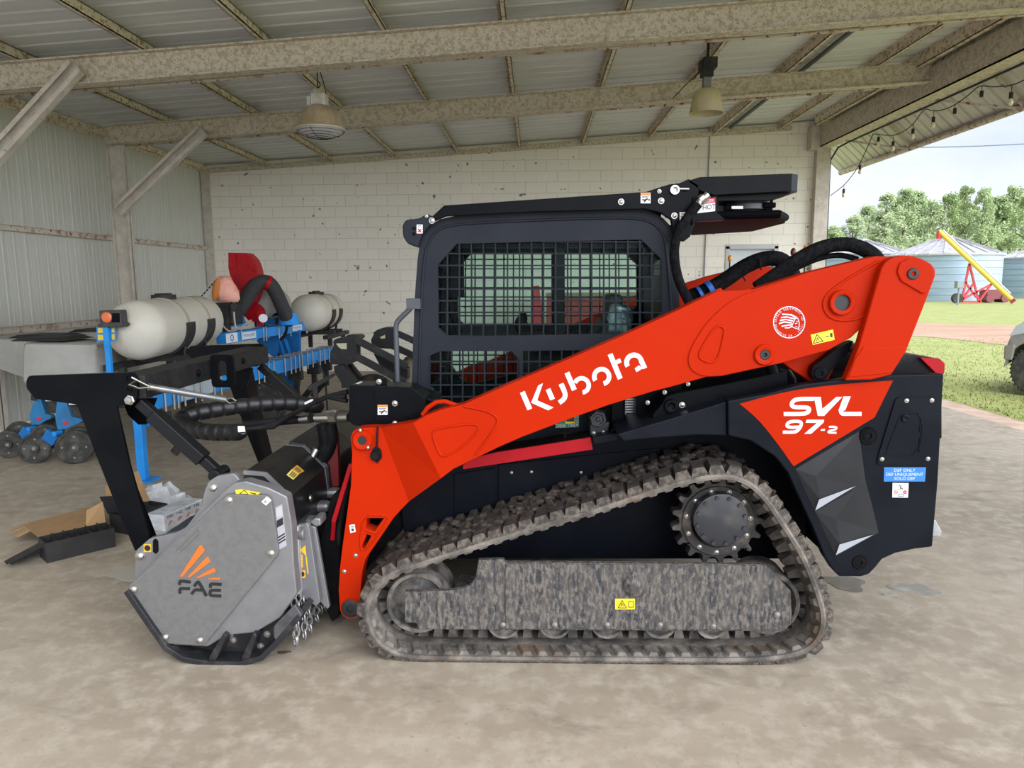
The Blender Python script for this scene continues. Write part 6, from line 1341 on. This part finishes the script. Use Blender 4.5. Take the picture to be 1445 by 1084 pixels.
for A_, B_, h_, ln in ((q[3], q[3].lerp(q[2], .45), .20, .06), (q[3].lerp(q[2], .5), q[2], .22, .10)):
    v = [A_+up*.13, B_+up*.13, B_+up*(.13+h_)+s*ln, A_.lerp(B_, .2)+up*(.13+h_*.9)+s*ln]; bb.add(v+[x+s*.004 for x in v], [[0, 1, 2, 3], [7, 6, 5, 4], [0, 4, 5, 1], [1, 5, 6, 2], [2, 6, 7, 3], [3, 7, 4, 0]])
ob_split('lid_flap', bb, m_card, r2)
bb = MB(); A_ = q[3]; v = [A_+up*.13-t*.01, A_+up*.13+t*.10, A_+up*.25+t*.03, A_+up*.27-t*.06]; bb.add(v+[x+s*.004 for x in v], [[0, 1, 2, 3], [7, 6, 5, 4], [0, 4, 5, 1], [1, 5, 6, 2], [2, 6, 7, 3], [3, 7, 4, 0]]); ob('end_flap', bb, m_cblk, r2)
# foil-wrapped spare part boxes with printed logos
m_foil = mat('clear_plastic_over_white', (.50, .51, .52), .25, .1, (.66, .67, .68), 9, .45, .6, bump=.8, bscale=18)
ca, cb2 = pZ(233, 751), pZ(289, 725)
t = (cb2-ca).normalized(); s = Vector((-t.y, t.x, 0)); L = (cb2-ca).length
bb = MB(); q = [ca, cb2, cb2+s*.16, ca+s*.16]; bb.loft([[(v.x, v.y, .0) for v in q], [(v.x, v.y, .12) for v in q]]); wb1 = tag(ob('wrapped_parcel', bb, m_foil, bevel=.008), 'long white parcel printed with orange logos under clear plastic, behind the mulcher', 'parcel')
bb = MB(); ink = MB()
for k in range(4):
    o = ca+t*(L*(.14+.22*k))+up*.05-s*.002
    put_text(ink.use(0), 'FAE', .034, o+up*.045, -t*-1, up, 1.1); ink.use(1)
    for j, (dx, hh) in enumerate(((-.012, .035), (.0, .03), (.012, .022))): a = o+up*(.022); ink.add([a+t*(dx*.3), a+t*(dx*1.6-.006)-up*hh, a+t*(dx*1.6+.006)-up*hh], [[0, 1, 2]])
ob('printed_logo', ink, [m_blk_ink, m_or2], wb1, fix=False)
random.seed(9); bb = MB(); c = pZ(222, 716); 
P_ = []
for j in range(7):
    rr = [.0, .06, .11, .15, .17, .17, .15][j]; hz = [.15, .145, .12, .08, .05, .02, .0][j]; P_.append([(c.x+(rr+.001)*1.15*math.cos(a)*(1+.25*random.uniform(-1, 1)), c.y+.10+(rr+.001)*.6*math.sin(a)*(1+.2*random.uniform(-1, 1)), max(.0, hz*(1+.3*random.uniform(-1, 1)))) for a in [2*math.pi*k/14 for k in range(14)]])
bb.loft(P_); tag(ob('plastic_wrap', bb, m_foil, smooth=25), 'crumpled heap of shiny clear plastic wrap beside the second carton', 'wrapping')
q = [pZ(*p, .0) for p in ((147, 812), (182, 798), (196, 806), (212, 818), (180, 821))]; bb = MB(); bb.prismZ([(v.x, v.y) for v in q], .001, .0035); tag(ob('paper_sheet', bb, mat('dull_paper', (.36, .335, .28), .7)), 'flat pale sheet on the floor left of the mulcher', 'sheet')
q = [pZ(*p, .0) for p in ((218, 752), (243, 742), (228, 775), (212, 768))]; bb = MB(); bb.prismZ([(v.x, v.y) for v in q], .001, .003); tag(ob('plastic_sheet', bb, mat('pale_film', (.42, .41, .37), .35)), 'pale plastic sheet lying between the cartons and the mulcher', 'sheet')
# wet patches on the slab
m_wet = mat('wet_concrete', (.13, .115, .095), .22, 0, (.17, .15, .125), 6)
def patch(c, rx, ry, rot, nm, label, m):
    o = pZ(*c); bb = MB(); pts = []
    for k in range(26):
        a = 2*math.pi*k/26; r = 1+.18*math.sin(3*a+rot*7)+.10*math.sin(5*a+1); x, y = rx*r*math.cos(a), ry*r*math.sin(a); pts.append((o.x+x*math.cos(rot)-y*math.sin(rot), o.y+x*math.sin(rot)+y*math.cos(rot)))
    bb.prismZ(pts, .0004, .0022); return tag(ob(nm, bb, m), label, 'puddle')
patch((1192, 823), .11, .11, .0, 'puddle', 'damp dark patch on the floor below the rear side panel', m_wet)
m_dry = mat('drying_concrete', (.24, .225, .20), .5, 0, (.36, .335, .285), 10)
patch((1290, 831), .13, .07, -.4, 'puddle', 'half dried grey patch on the floor right of the loader', m_dry); patch((1258, 840), .045, .03, -.3, 'puddle', 'small drying spot just left of the larger dried patch', m_dry)
m_oil = mat('oily_soil', (.085, .06, .04), .8); patch((400, 921), .03, .014, .1, 'oil_spot', 'brown oily spot on the floor under the mulcher chains', m_oil)['category'] = 'stain'
# ------------------------------------------------------------------ hanging lamps
def highbay(px_, py_top, py_rim, wpx, Y, style):
    zt = pY(px_, py_top, Y); zr = pY(px_, py_rim, Y).z; R = wpx*Y/FOC/2*1.01; x, y = zt.x, Y; H = pY(px_, py_top+ (77 if style == 0 else 58), Y).z
    if style == 0: root = thing('high_bay_lamp', 'tan bell shaped lamp with a wire guard hanging in front of the left roof beam', 'lamp', (x, y, zr), 'hanging shed lamps')
    else: root = thing('high_bay_lamp', 'smaller milky green shaded lamp with a dark ballast hanging in the right half', 'lamp', (x, y, zr), 'hanging shed lamps')
    b = MB()
    if style == 0:
        zs = pY(px_, 149, Y).z; b.lathe([(R*.34, zs-zr), (R*.62, (zs-zr)*.84), (R*.80, (zs-zr)*.5), (R*.92, (zs-zr)*.12), (R*1.0, 0), (R*.98, -.006), (R*.9, (zs-zr)*.12-.004), (R*.78, (zs-zr)*.5-.004), (R*.6, (zs-zr)*.84-.006), (R*.3, zs-zr-.006)], (x, y, zr), (0, 0, 1), 36, cap=False)
        ob('shade', b, mat('stained_tan_shade', (.52, .42, .27), .3, .1, (.36, .26, .14), 5, .4, .62, (1, 1, .3)), root, smooth=60)
        b = MB(); b.lathe([(R*.985, .012), (R*1.03, .006), (R*1.03, -.012), (R*.97, -.012)], (x, y, zr), (0, 0, 1), 36, cap=False); ob('rim', b, mat('cream_rim', (.5, .46, .36), .5), root, smooth=50)
        b = MB(); b.lathe([(R*.96, -.004), (R*.9, -.02), (R*.6, -.055), (R*.3, -.075), (0, -.08)], (x, y, zr), (0, 0, 1), 32); ob('lens', b, mat('cloudy_lens', (.66, .66, .66), .2, 0, (.55, .55, .56), 8), root, smooth=70)
        for f, dz in ((.95, -.03), (.8, -.055), (.62, -.075), (.42, -.09), (.2, -.1)): b = MB(); b.tube([(x+R*f*math.cos(a), y+R*f*math.sin(a), zr+dz) for a in [2*math.pi*k/28 for k in range(28)]], .003, 5, True); ob('guard_ring', b, m_dust, root)
        for k in range(3): a = 2*math.pi*k/3+.4; b = MB(); b.tube([(x+R*f*math.cos(a), y+R*f*math.sin(a), zr+dz) for f, dz in ((1.0, .0), (.95, -.03), (.62, -.076), (.2, -.1), (.0, -.103))], .003, 5); ob('guard_wire', b, m_dust, root)
        zb_, zc = pY(px_, 149, Y).z, pY(px_, 133, Y).z; bw = .085; b = MB(); b.box(x-bw*.9, x+bw, y-bw*.9, y+bw*.9, zb_-.01, zc); b.box(x-bw*1.5, x-bw*.95, y-bw*.7, y+bw*.7, zb_-.01, zc-.03); b.box(x-bw*.6, x+bw*.35, y-bw*.6, y+bw*.6, zc, zc+.05); ob('ballast_box', b, mat('white_ballast', (.58, .56, .50), .5, 0, (.45, .42, .36), 12), root, bevel=.006)
        b = MB(); b.cyl((x-.01, y, zc+.04), (x-.01, y, zroof(x)+.005), .006, n=8); b.tube([(x-.01, y, zc+.06), (x+.02, y, zc+.1), (x-.0, y, zc+.14)], .007, 6); b.tube([(x+.08, y, zc-.02), (x+.07, y, zc+.08), (x+.01, y+.02, zroof(x)-.1)], .006, 6); ob('hanger', b, m_cable, root)
    else:
        zs = pY(px_, 125, Y).z; h = zs-zr; b = MB(); b.lathe([(R*.35, h), (R*.6, h*.95), (R*.78, h*.78), (R*.88, h*.4), (R*.98, .0), (R*1.0, -.0), (R*1.02, -.012), (R*.96, -.012), (R*.84, h*.4), (R*.74, h*.76), (R*.33, h*.94)], (x, y, zr), (0, 0, 1), 32, cap=False)
        sh = ob('shade', b, mat('milky_acrylic', (.52, .44, .29), .35, 0, (.44, .40, .17), 3.5, .45, .62), root, smooth=60)
        z1, z2 = pY(px_, 109, Y).z, pY(px_, 97, Y).z; z3 = pY(px_, 82, Y).z
        b = MB(); b.box(x-.05, x+.04, y-.04, y+.04, zs-.03, z1); ob('stem', b, mat('dull_grey_stem', (.17, .165, .16), .5), root, bevel=.006)
        b = MB(); b.box(x-.075, x+.06, y-.06, y+.06, z1, z2); b.box(x-.06, x+.10, y-.07, y+.07, z2, z3); b.box(x-.10, x-.05, y-.05, y+.05, z1+.05, z3-.03); ob('ballast_box', b, m_dust, root, bevel=.005)
        b = MB(); b.cyl((x+.0, y, z3), (x+.0, y, zroof(x)+.005), .016, n=8); b.tube([(x-.09, y, z1+.07), (x-.2, y+.2, z1-.02), (x-.30, y+.55, z1-.10)], .006, 6); ob('hanger', b, m_cable, root)
highbay(449.5, 118, 183, 65, 8.5, 0); highbay(999, 80, 159, 45, 8.95, 1)
# ------------------------------------------------------------------ cable and string lights on the open side
b = MB(); b.tube([(5.46, y, 4.115) for y in (2.0, 6, 10, 13.3)]+[(5.46, 13.75, 4.10), pX(1172, 226, 5.46), pX(1171, 240, 5.46), pX(1167, 330, 5.46), (5.46, pX(1167, 330, 5.46).y, .0)], .016, 8)
tag(ob('feed_cable', b, m_cable, smooth=60), 'thick black cable along the right girder and down the end post', 'cable')
g = lambda px_, py_, X=5.46: pX(px_, py_, X)
sl_ = thing('string_lights', 'black string of clear bulbs looped below the right girder and awning', 'string lights', tuple(g(1232, 189)))
runs = [[(1172, 276), (1191, 262), (1204, 246), (1214, 231), (1232, 189)], [(1232, 189), (1241, 190), (1262, 192), (1278, 184), (1289, 175), (1303, 155), (1308, 154)], [(1308, 154), (1318, 157), (1332, 155), (1348, 148), (1366, 135), (1380, 122), (1388, 121)], [(1388, 121), (1400, 123), (1428, 121), (1445, 113), (1470, 100), (1500, 70)]]
for r in runs:
    b = MB(); b.tube([g(*p) for p in crv(r, False, 2)], .007, 6); ob('cord', b, m_cable, sl_, smooth=60)
for px_, py_, ln in ((1191, 262, 9), (1214, 231, 5), (1240, 190, 7), (1261, 192, 13), (1289, 175, 12), (1318, 157, 14), (1348, 148, 9), (1386, 121, 13), (1428, 121, 16)):
    p = g(px_, py_); k = p.y/FOC; b = MB(); b.cyl(p, p-Vector((0, 0, ln*.62*k)), .004, n=6); q0 = p-Vector((0, 0, ln*.6*k)); b.cyl(q0+Vector((0, 0, .012)), q0-Vector((0, 0, .06)), .022, n=12); so_ = ob('bulb_socket', b, m_cable, sl_, smooth=40)
    if px_ not in (1348, 1386): b = MB(); b.lathe([(.016, 0), (.026, -.03), (.028, -.05), (.016, -.078), (.0, -.082)], q0-Vector((0, 0, .055)), (0, 0, 1), 14); ob('bulb', b, mat('clear_bulb', (.70, .66, .46), .15) if 'clear_bulb' not in MATS else MATS['clear_bulb'], so_, smooth=60)
# ------------------------------------------------------------------ yard, road, bins, trees, pickup
b = MB(); b.box(5.56, 6.12, -30, 40, -.2, -.03); struct(ob('ground', b, m_dirt))
b = MB(); b.add([(x, y, -.028) for x, y in ((-400, YB+.3), (-400, 400), (400, 400), (400, -60), (6.0, -60), (6.0, YB+.3))], [[0, 1, 2, 3, 4, 5]]); struct(ob('lawn', b, m_lawn))
b = MB(); b.add([(x, y, -.06) for x, y in ((-400, -60), (5.6, -60), (5.6, YB+.3), (-400, YB+.3))], [[0, 1, 2, 3]]); struct(ob('ground', b, mat('pale_bounce_yard', (.46, .43, .38), .9, 0, (.38, .35, .30), 3)))  # unseen yard out front, made pale to bounce light into the barn
m_road = mat('red_sand_track', (.33, .19, .12), .95, 0, (.41, .27, .19), 1.2, .35, .65, (.3, 1, 1), bump=.4, bscale=12, col3=(.29, .235, .11), scale3=1.7, lo3=.56, hi3=.68)
rd = [pZ(1250, 453, -.02), pZ(1330, 457, -.02), pZ(1520, 462, -.02), pZ(1560, 498, -.02), pZ(1420, 487, -.02), pZ(1330, 477, -.02), pZ(1240, 471, -.02)]
b = MB(); b.add([v for v in rd]+[], [list(range(len(rd)))]); struct(ob('road', b, m_road))
# grass blades near the slab edge
random.seed(21); b = MB()
for k in range(9000):
    y = random.uniform(7.5, 22); x = 6.05+random.random()**1.3*(y*.78-5.2+.3); 
    if x < 6.0: continue
    hgt = random.uniform(.02, .05); a = random.uniform(0, math.pi); w = random.uniform(.006, .014); dx, dy = math.cos(a)*w, math.sin(a)*w; lx, ly = random.uniform(-.02, .02), random.uniform(-.02, .02)
    b.add([(x-dx, y-dy, -.03), (x+dx, y+dy, -.03), (x+lx, y+ly, hgt-.03)], [[0, 1, 2]])
g_ = ob('grass', b, mat('grass_blades', (.24, .30, .07), .8, 0, (.32, .34, .11), 2.5, .4, .6), fix=False); tag(g_, 'short green grass beside the concrete slab and dirt strip', 'grass', kind='stuff')
m_bin = mat('galvanised_bin_sheet', (.29, .39, .48), .45, .3, (.37, .46, .53), 1.0, .4, .6, (.3, .3, 3.0)); m_binroof = mat('bin_roof_sheet', (.45, .45, .47), .4, .35, (.33, .29, .29), 2.0, .5, .65)
def bin_(pxc, wpx, y_base, y_eave, y_apex, Y, label, rings_=9, ladder=False):
    base = pY(pxc, y_base, Y); R = wpx*Y/FOC/2; ze, za = pY(pxc, y_eave, Y).z, pY(pxc, y_apex, Y).z; root = thing('grain_bin', label, 'grain bin', (base.x, Y, -.03), 'galvanised grain bins')
    b = MB(); prof = []; n_ = 40
    for k in range(n_+1): f = k/n_; prof.append((R*(1+.004*math.sin(f*n_*math.pi)), -.03+(ze+.03)*f))
    b.lathe(prof, (base.x, Y, 0), (0, 0, 1), 48); wl_ = ob('wall', b, m_bin, root, smooth=50)
    for k in range(1, rings_-2): b = MB(); zz_ = ze*k/(rings_-2); b.lathe([(R*1.004, zz_-.03), (R*1.009, zz_), (R*1.004, zz_+.03)], (base.x, Y, 0), (0, 0, 1), 48, cap=False); ob('ring_seam', b, mat('bin_seam', (.27, .36, .44), .5, .3) if 'bin_seam' not in MATS else MATS['bin_seam'], wl_)
    b = MB(); b.lathe([(R*1.04, ze-.12), (R*1.04, ze), (R*.12, za-.15), (R*.11, za)], (base.x, Y, 0), (0, 0, 1), 48); rf = ob('roof', b, m_binroof, root, smooth=20)
    for k in range(24): a = 2*math.pi*k/24; b = MB(); b.bar((base.x+R*1.03*math.cos(a), Y+R*1.03*math.sin(a), ze+.04), (base.x+R*.13*math.cos(a), Y+R*.13*math.sin(a), za-.1), .08, .08); ob('roof_rib', b, m_binroof, rf)
    if ladder:
        b = MB(); lx = pY(1436, 400, Y).x
        for s_ in (-.22, .22): b.cyl((lx+s_, Y-R*1.02, .2), (lx+s_, Y-R*1.02, ze), .04, n=6)
        for k in range(14): b.cyl((lx-.22, Y-R*1.02, .4+k*.32), (lx+.22, Y-R*1.02, .4+k*.32), .03, n=6)
        ob('ladder', b, mat('dark_ladder', (.13, .17, .2), .5), root)
    return root
Yb1 = 62
bin_(1329, 133, 428.5, 360, 333, Yb1, 'large ribbed grain bin under the yellow auger, in the middle of the field')
bin_(1466, 128, 427, 364, 349, 70, 'grain bin with a ladder at the right edge of the photo, past the auger', ladder=True)
bin_(1212, 120, 427, 359, 338, 70.5, 'grain bin mostly hidden behind the raised loader arm, only its pale roof showing')
# auger
m_yelp = mat('yellow_auger_paint', (.72, .50, .06), .5); m_redf = mat('red_auger_frame', (.60, .05, .06), .5); Ya = 54
A0, A1 = pY(1325, 326, Ya+1), pY(1431, 427, Ya-2); A1.z = max(A1.z, .12)
au = thing('grain_auger', 'yellow grain auger on a red wheeled frame leaning up over the middle bin', 'auger', (pY(1375, 426, Ya).x, Ya, 0))
b = MB(); b.cyl(A0, A1, .16, n=14); tu = ob('tube', b, m_yelp, au, smooth=40)
b = MB(); b.cyl(A0.lerp(A1, .03)+Vector((.10, 0, .2)), A0.lerp(A1, .93)+Vector((.10, 0, .2)), .075, n=8); ob('guard_tube', b, steel, tu, smooth=40)
b = MB(); b.cyl(A0, pY(1325, 337, Ya+1), .17, n=12); ob('spout', b, m_redf, tu, smooth=40)
b = MB(); b.bar(A1.lerp(A0, .03), A1, .4, .36); ob('intake', b, mat('dark_red_intake', (.32, .04, .05), .5), tu)
for p, q_ in (((1368, 372), (1357, 426)), ((1368, 372), (1381, 426)), ((1362, 398), (1378, 420)), ((1352, 426), (1385, 426)), ((1352, 426), (1399, 401)), ((1381, 426), (1399, 401)), ((1357, 424), (1374, 400))):
    b = MB(); b.bar(pY(*p, Ya), pY(*q_, Ya), .12, .12); ob('frame_strut', b, m_redf, au)
b = MB(); b.cyl((pY(1350, 426, Ya).x, Ya-.15, .36), (pY(1350, 426, Ya).x, Ya+.15, .36), .36, n=18); ob('wheel', b, m_dirtywheel, au, smooth=40)
b = MB(); c = pY(1401, 426, 55.5); b.box(c.x-.75, c.x+.85, 55, 56, .25, .95); b.cyl((c.x-.55, 54.9, .3), (c.x-.55, 56.1, .3), .3, n=14); b.cyl((c.x+.55, 54.9, .3), (c.x+.55, 56.1, .3), .3, n=14); tag(ob('farm_cart', b, mat('dark_red_cart', (.20, .05, .06), .6)), 'low dark red cart standing between the two right grain bins', 'cart')
b = MB(); c = pY(1351.5, 428, 50); b.cyl((c.x, 50, -.05), (c.x, 50, 1.15), .06, n=8); b.box(c.x-.22, c.x+.22, 49.8, 50.2, 1.15, 1.6); tag(ob('meter_post', b, mat('grey_meter', (.24, .27, .28), .6)), 'small meter post standing in the field before the middle bin', 'post')
b = MB(); b.tube([pY(*p, 62) for p in crv([(1290, 208), (1320, 207.6), (1370, 206.5), (1420, 204.3), (1500, 200)], False, 1)], .05, 6); tag(ob('power_line', b, mat('blue_grey_wire', (.16, .20, .27), .6)), 'single thin power line crossing the sky above the grain bins', 'wire')
b = MB(); c = pY(1277, 372, 58); b.cyl((c.x, 58, -.05), (c.x, 58, pY(1277, 357, 58).z), .07, n=8); tag(ob('thin_pole', b, mat('grey_pole', (.36, .37, .38), .6)), 'thin grey pole standing left of the middle grain bin', 'pole')
# pines beyond the bins
m_need = [mat('pine_needles', (.28, .37, .155), .75, 0, (.37, .46, .22), 1.3, .35, .65), mat('pale_pine_needles', (.33, .415, .20), .75, 0, (.42, .49, .28), 1.3, .35, .65)]; m_bark = mat('pine_bark', (.13, .10, .08), .9)
def tree_mesh(seed, h, w, base=.40):
    random.seed(seed); bb = MB(); clumps = []
    for k in range(60):
        f = random.random()**.8; z = h*(base+(1-base)*f); rr = w*(1-.78*f**1.6)*random.uniform(.2, 1.0); a = random.uniform(0, 6.283); clumps.append((rr*math.cos(a), rr*math.sin(a), z, random.uniform(.5, 1.0)*w*.36*(1-.4*f)))
    clumps.append((0, 0, h*.97, w*.18))
    for cx_, cy_, cz_, cr in clumps:
        for _ in range(95):
            d = Vector((random.gauss(0, 1), random.gauss(0, 1), random.gauss(0, .75))); d = d.normalized()*cr*random.random()**.4; p = Vector((cx_, cy_, cz_))+d; sz = random.uniform(.08, .20)
            u = Vector((random.gauss(0, 1), random.gauss(0, 1), random.gauss(0, 1))).normalized(); v = u.orthogonal().normalized()
            bb.add([p-u*sz, p+v*sz*.45, p+u*sz, p-v*sz*.45], [[0, 1, 2, 3]])
    tr = MB(); tr.tube([(0, 0, -.1), (.1, 0, h*.3), (-.08, .05, h*.6), (0, 0, h*.93)], .2, 8, radii=[.24, .19, .13, .03])
    for k in range(7):
        z = h*random.uniform(base*.7, .75); a = random.uniform(0, 6.283); tr.tube([(0, 0, z), (w*.4*math.cos(a), w*.4*math.sin(a), z+.5), (w*.75*math.cos(a), w*.75*math.sin(a), z+1.0)], .06, 5, radii=[.08, .06, .02])
    return bb, tr
protos = []
spots = [(1178, 322, 96), (1205, 306, 92), (1228, 292, 88), (1252, 276, 84), (1279, 268, 86), (1296, 274, 90), (1318, 286, 92), (1340, 276, 86), (1366, 266, 86), (1390, 268, 90), (1412, 282, 92), (1432, 266, 84), (1462, 262, 88), (1187, 328, 104), (1238, 300, 100), (1266, 282, 102), (1308, 290, 104), (1353, 284, 102), (1400, 280, 104), (1446, 276, 104), (1170, 334, 84)]
lbl = ['{} pine at the tree line, {}']
names_ = ['short pine just right of the shed post, farther row', 'low pine above the hidden bin roof', 'middling pine left of the tall clump over the hidden bin', 'tall pine on the left shoulder of the first crest', 'tallest pine of the first crest above the middle bin', 'pine on the right side of the first crest', 'lower pine filling the dip above the auger top', 'pine on the left rise of the second crest', 'tall pointed pine of the second crest', 'broad pine right of the second crest', 'lower pine in the dip before the right edge', 'tall pine over the right grain bin', 'pine cut by the right edge of the photo', 'back row pine beside the shed post', 'back row pine behind the left shoulder', 'back row pine behind the first crest', 'back row pine seen in the dip above the auger', 'back row pine behind the second crest', 'back row pine behind the right dip', 'back row pine behind the right grain bin', 'small pine half hidden by the shed post']
for k, ((px_, py_, Y), lb) in enumerate(zip(spots, names_)):
    Y = (80, 94, 108)[k % 3] if k < 13 else (122, 136)[k % 2]
    tp = pY(px_, py_, Y)
    if k < 5:
        fb, tr = tree_mesh(100+k, tp.z, 2.5+.3*(k % 3)); root = thing('pine_tree', lb, 'tree', (0, 0, 0), 'pines beyond the bins'); ob('crown', fb, m_need[k % 2], root, fix=False); ob('trunk', tr, m_bark, root, smooth=60); root.location = (tp.x, Y, 0); protos.append((root, tp.z))
    else:
        src, h0 = protos[k % 5]; r = copy_tree(src, (tp.x, Y, 0), lb, (0, 0, k*1.3)); s_ = tp.z/h0; r.scale = (max(s_*.8, .7), max(s_*.8, .7), s_)
random.seed(77); 
for k, (px_, py_, Y, lb) in enumerate(((1196, 352, 77.5, 'leafy understorey bush left of the hidden bin'), (1262, 345, 77, 'bush filling the gap left of the middle bin'), (1398, 352, 86, 'bush in the gap between the two right bins'), (1400, 384, 78, 'low brown green bush between the bin walls'), (1310, 330, 77, 'bush behind the roof of the middle bin'), (1380, 330, 87, 'bush behind the auger and bin roof'))):
    tp = pY(px_, py_, Y); bb = MB(); W_ = 2.6
    for _ in range(1500):
        d = Vector((random.gauss(0, 1), random.gauss(0, 1), random.gauss(0, 1))).normalized()*random.random()**.35; p = Vector((tp.x+d.x*W_, Y+d.y*1.5, max(.1, tp.z*.5+d.z*tp.z*.5))); sz = random.uniform(.16, .36); u = Vector((random.gauss(0, 1), random.gauss(0, 1), random.gauss(0, 1))).normalized(); v = u.orthogonal().normalized(); bb.add([p-u*sz, p+v*sz*.6, p+u*sz, p-v*sz*.6], [[0, 1, 2, 3]])
    tag(ob('bush', bb, m_need[k % 2], fix=False), lb, 'bush', 'bushes below the pines')
# grey pickup parked outside, nose to the left
Yk = 10.9; wc = pY(1471, 518, Yk); wc.z = .40-.03; tr_ = thing('pickup_truck', 'silver grey pickup parked on the grass, its nose cut by the right edge', 'pickup', (wc.x, Yk, 0))
def Kx(px_, py_): v = pY(px_, py_, Yk); return (v.x, v.z)
fx = wc.x-.455; x0 = wc.x; m_truck = mat('silver_truck_paint', (.34, .335, .32), .35, .4, (.29, .285, .27), 8)
arch = arcpts(x0, wc.z, .47, 175, 5, 12); arch2 = arcpts(x0+3.5, wc.z, .47, 175, 5, 12)
body = [(fx, .48), (fx-.01, .72), (fx+.03, .86), (fx+.10, 1.02), (fx+.22, 1.12), (fx+1.25, 1.22), (fx+1.7, 1.68), (fx+1.95, 1.74), (fx+3.3, 1.74), (fx+3.5, 1.25), (fx+5.3, 1.25), (fx+5.32, .5)]+[p for p in arch2[::-1]]+[(x0+.52, .42)]+[p for p in arch[::-1]]+[(fx+.02, .44)]
b = MB(); b.prism(body, Yk, Yk+1.9); bd = ob('body', b, m_truck, tr_, bevel=.05, segs=3)
b = MB(); b.prism(rnd([(fx-.03, .50), (fx-.04, .72), (fx+.10, .74), (fx+.08, .50)], .03, 3), Yk-.02, Yk+1.92); ob('bumper', b, mat('bumper_grey', (.34, .32, .29), .35, .5), tr_, bevel=.02)
b = MB(); b.add([(x, Yk-.002, z) for x, z in ((fx+1.35, 1.24), (fx+1.78, 1.62), (fx+3.2, 1.62), (fx+3.35, 1.26))], [[0, 1, 2, 3]]); ob('window', b, mat('dark_truck_glass', (.02, .025, .03), .1), tr_, fix=False)
b = MB(); b.prism([(fx+.01, .86), (fx+.09, 1.03), (fx+.24, 1.10), (fx+.30, .95)], Yk-.006, Yk+.02); ob('headlamp', b, mat('lamp_glass', (.50, .54, .58), .15), tr_)
for xx in (x0, x0+3.5):
    for yy, sg in ((Yk+.12, 1), (Yk+1.78, -1)):
        b = MB(); b.lathe([(.22, -.12), (.38, -.12), (.40, -.06), (.40, .06), (.38, .12), (.22, .12)], (xx, yy, wc.z), (0, 1, 0), 36)
        for k in range(40): a = 2*math.pi*k/40; b.box(xx+.395*math.cos(a)-.012, xx+.395*math.cos(a)+.012, yy-.11, yy+.11, wc.z+.395*math.sin(a)-.012, wc.z+.395*math.sin(a)+.012)
        w = ob('wheel', b, m_dirtywheel, tr_, smooth=40)
        b = MB(); b.lathe([(.24, .05), (.24, -.05), (.2, -.03), (.06, -.05), (0, -.05)] if sg > 0 else [(.24, -.05), (.24, .05), (.2, .03), (.06, .05), (0, .05)], (xx, yy, wc.z), (0, 1, 0), 24); ob('rim', b, steel, w, smooth=40)
tr_.rotation_euler = (0, 0, R_(-41))
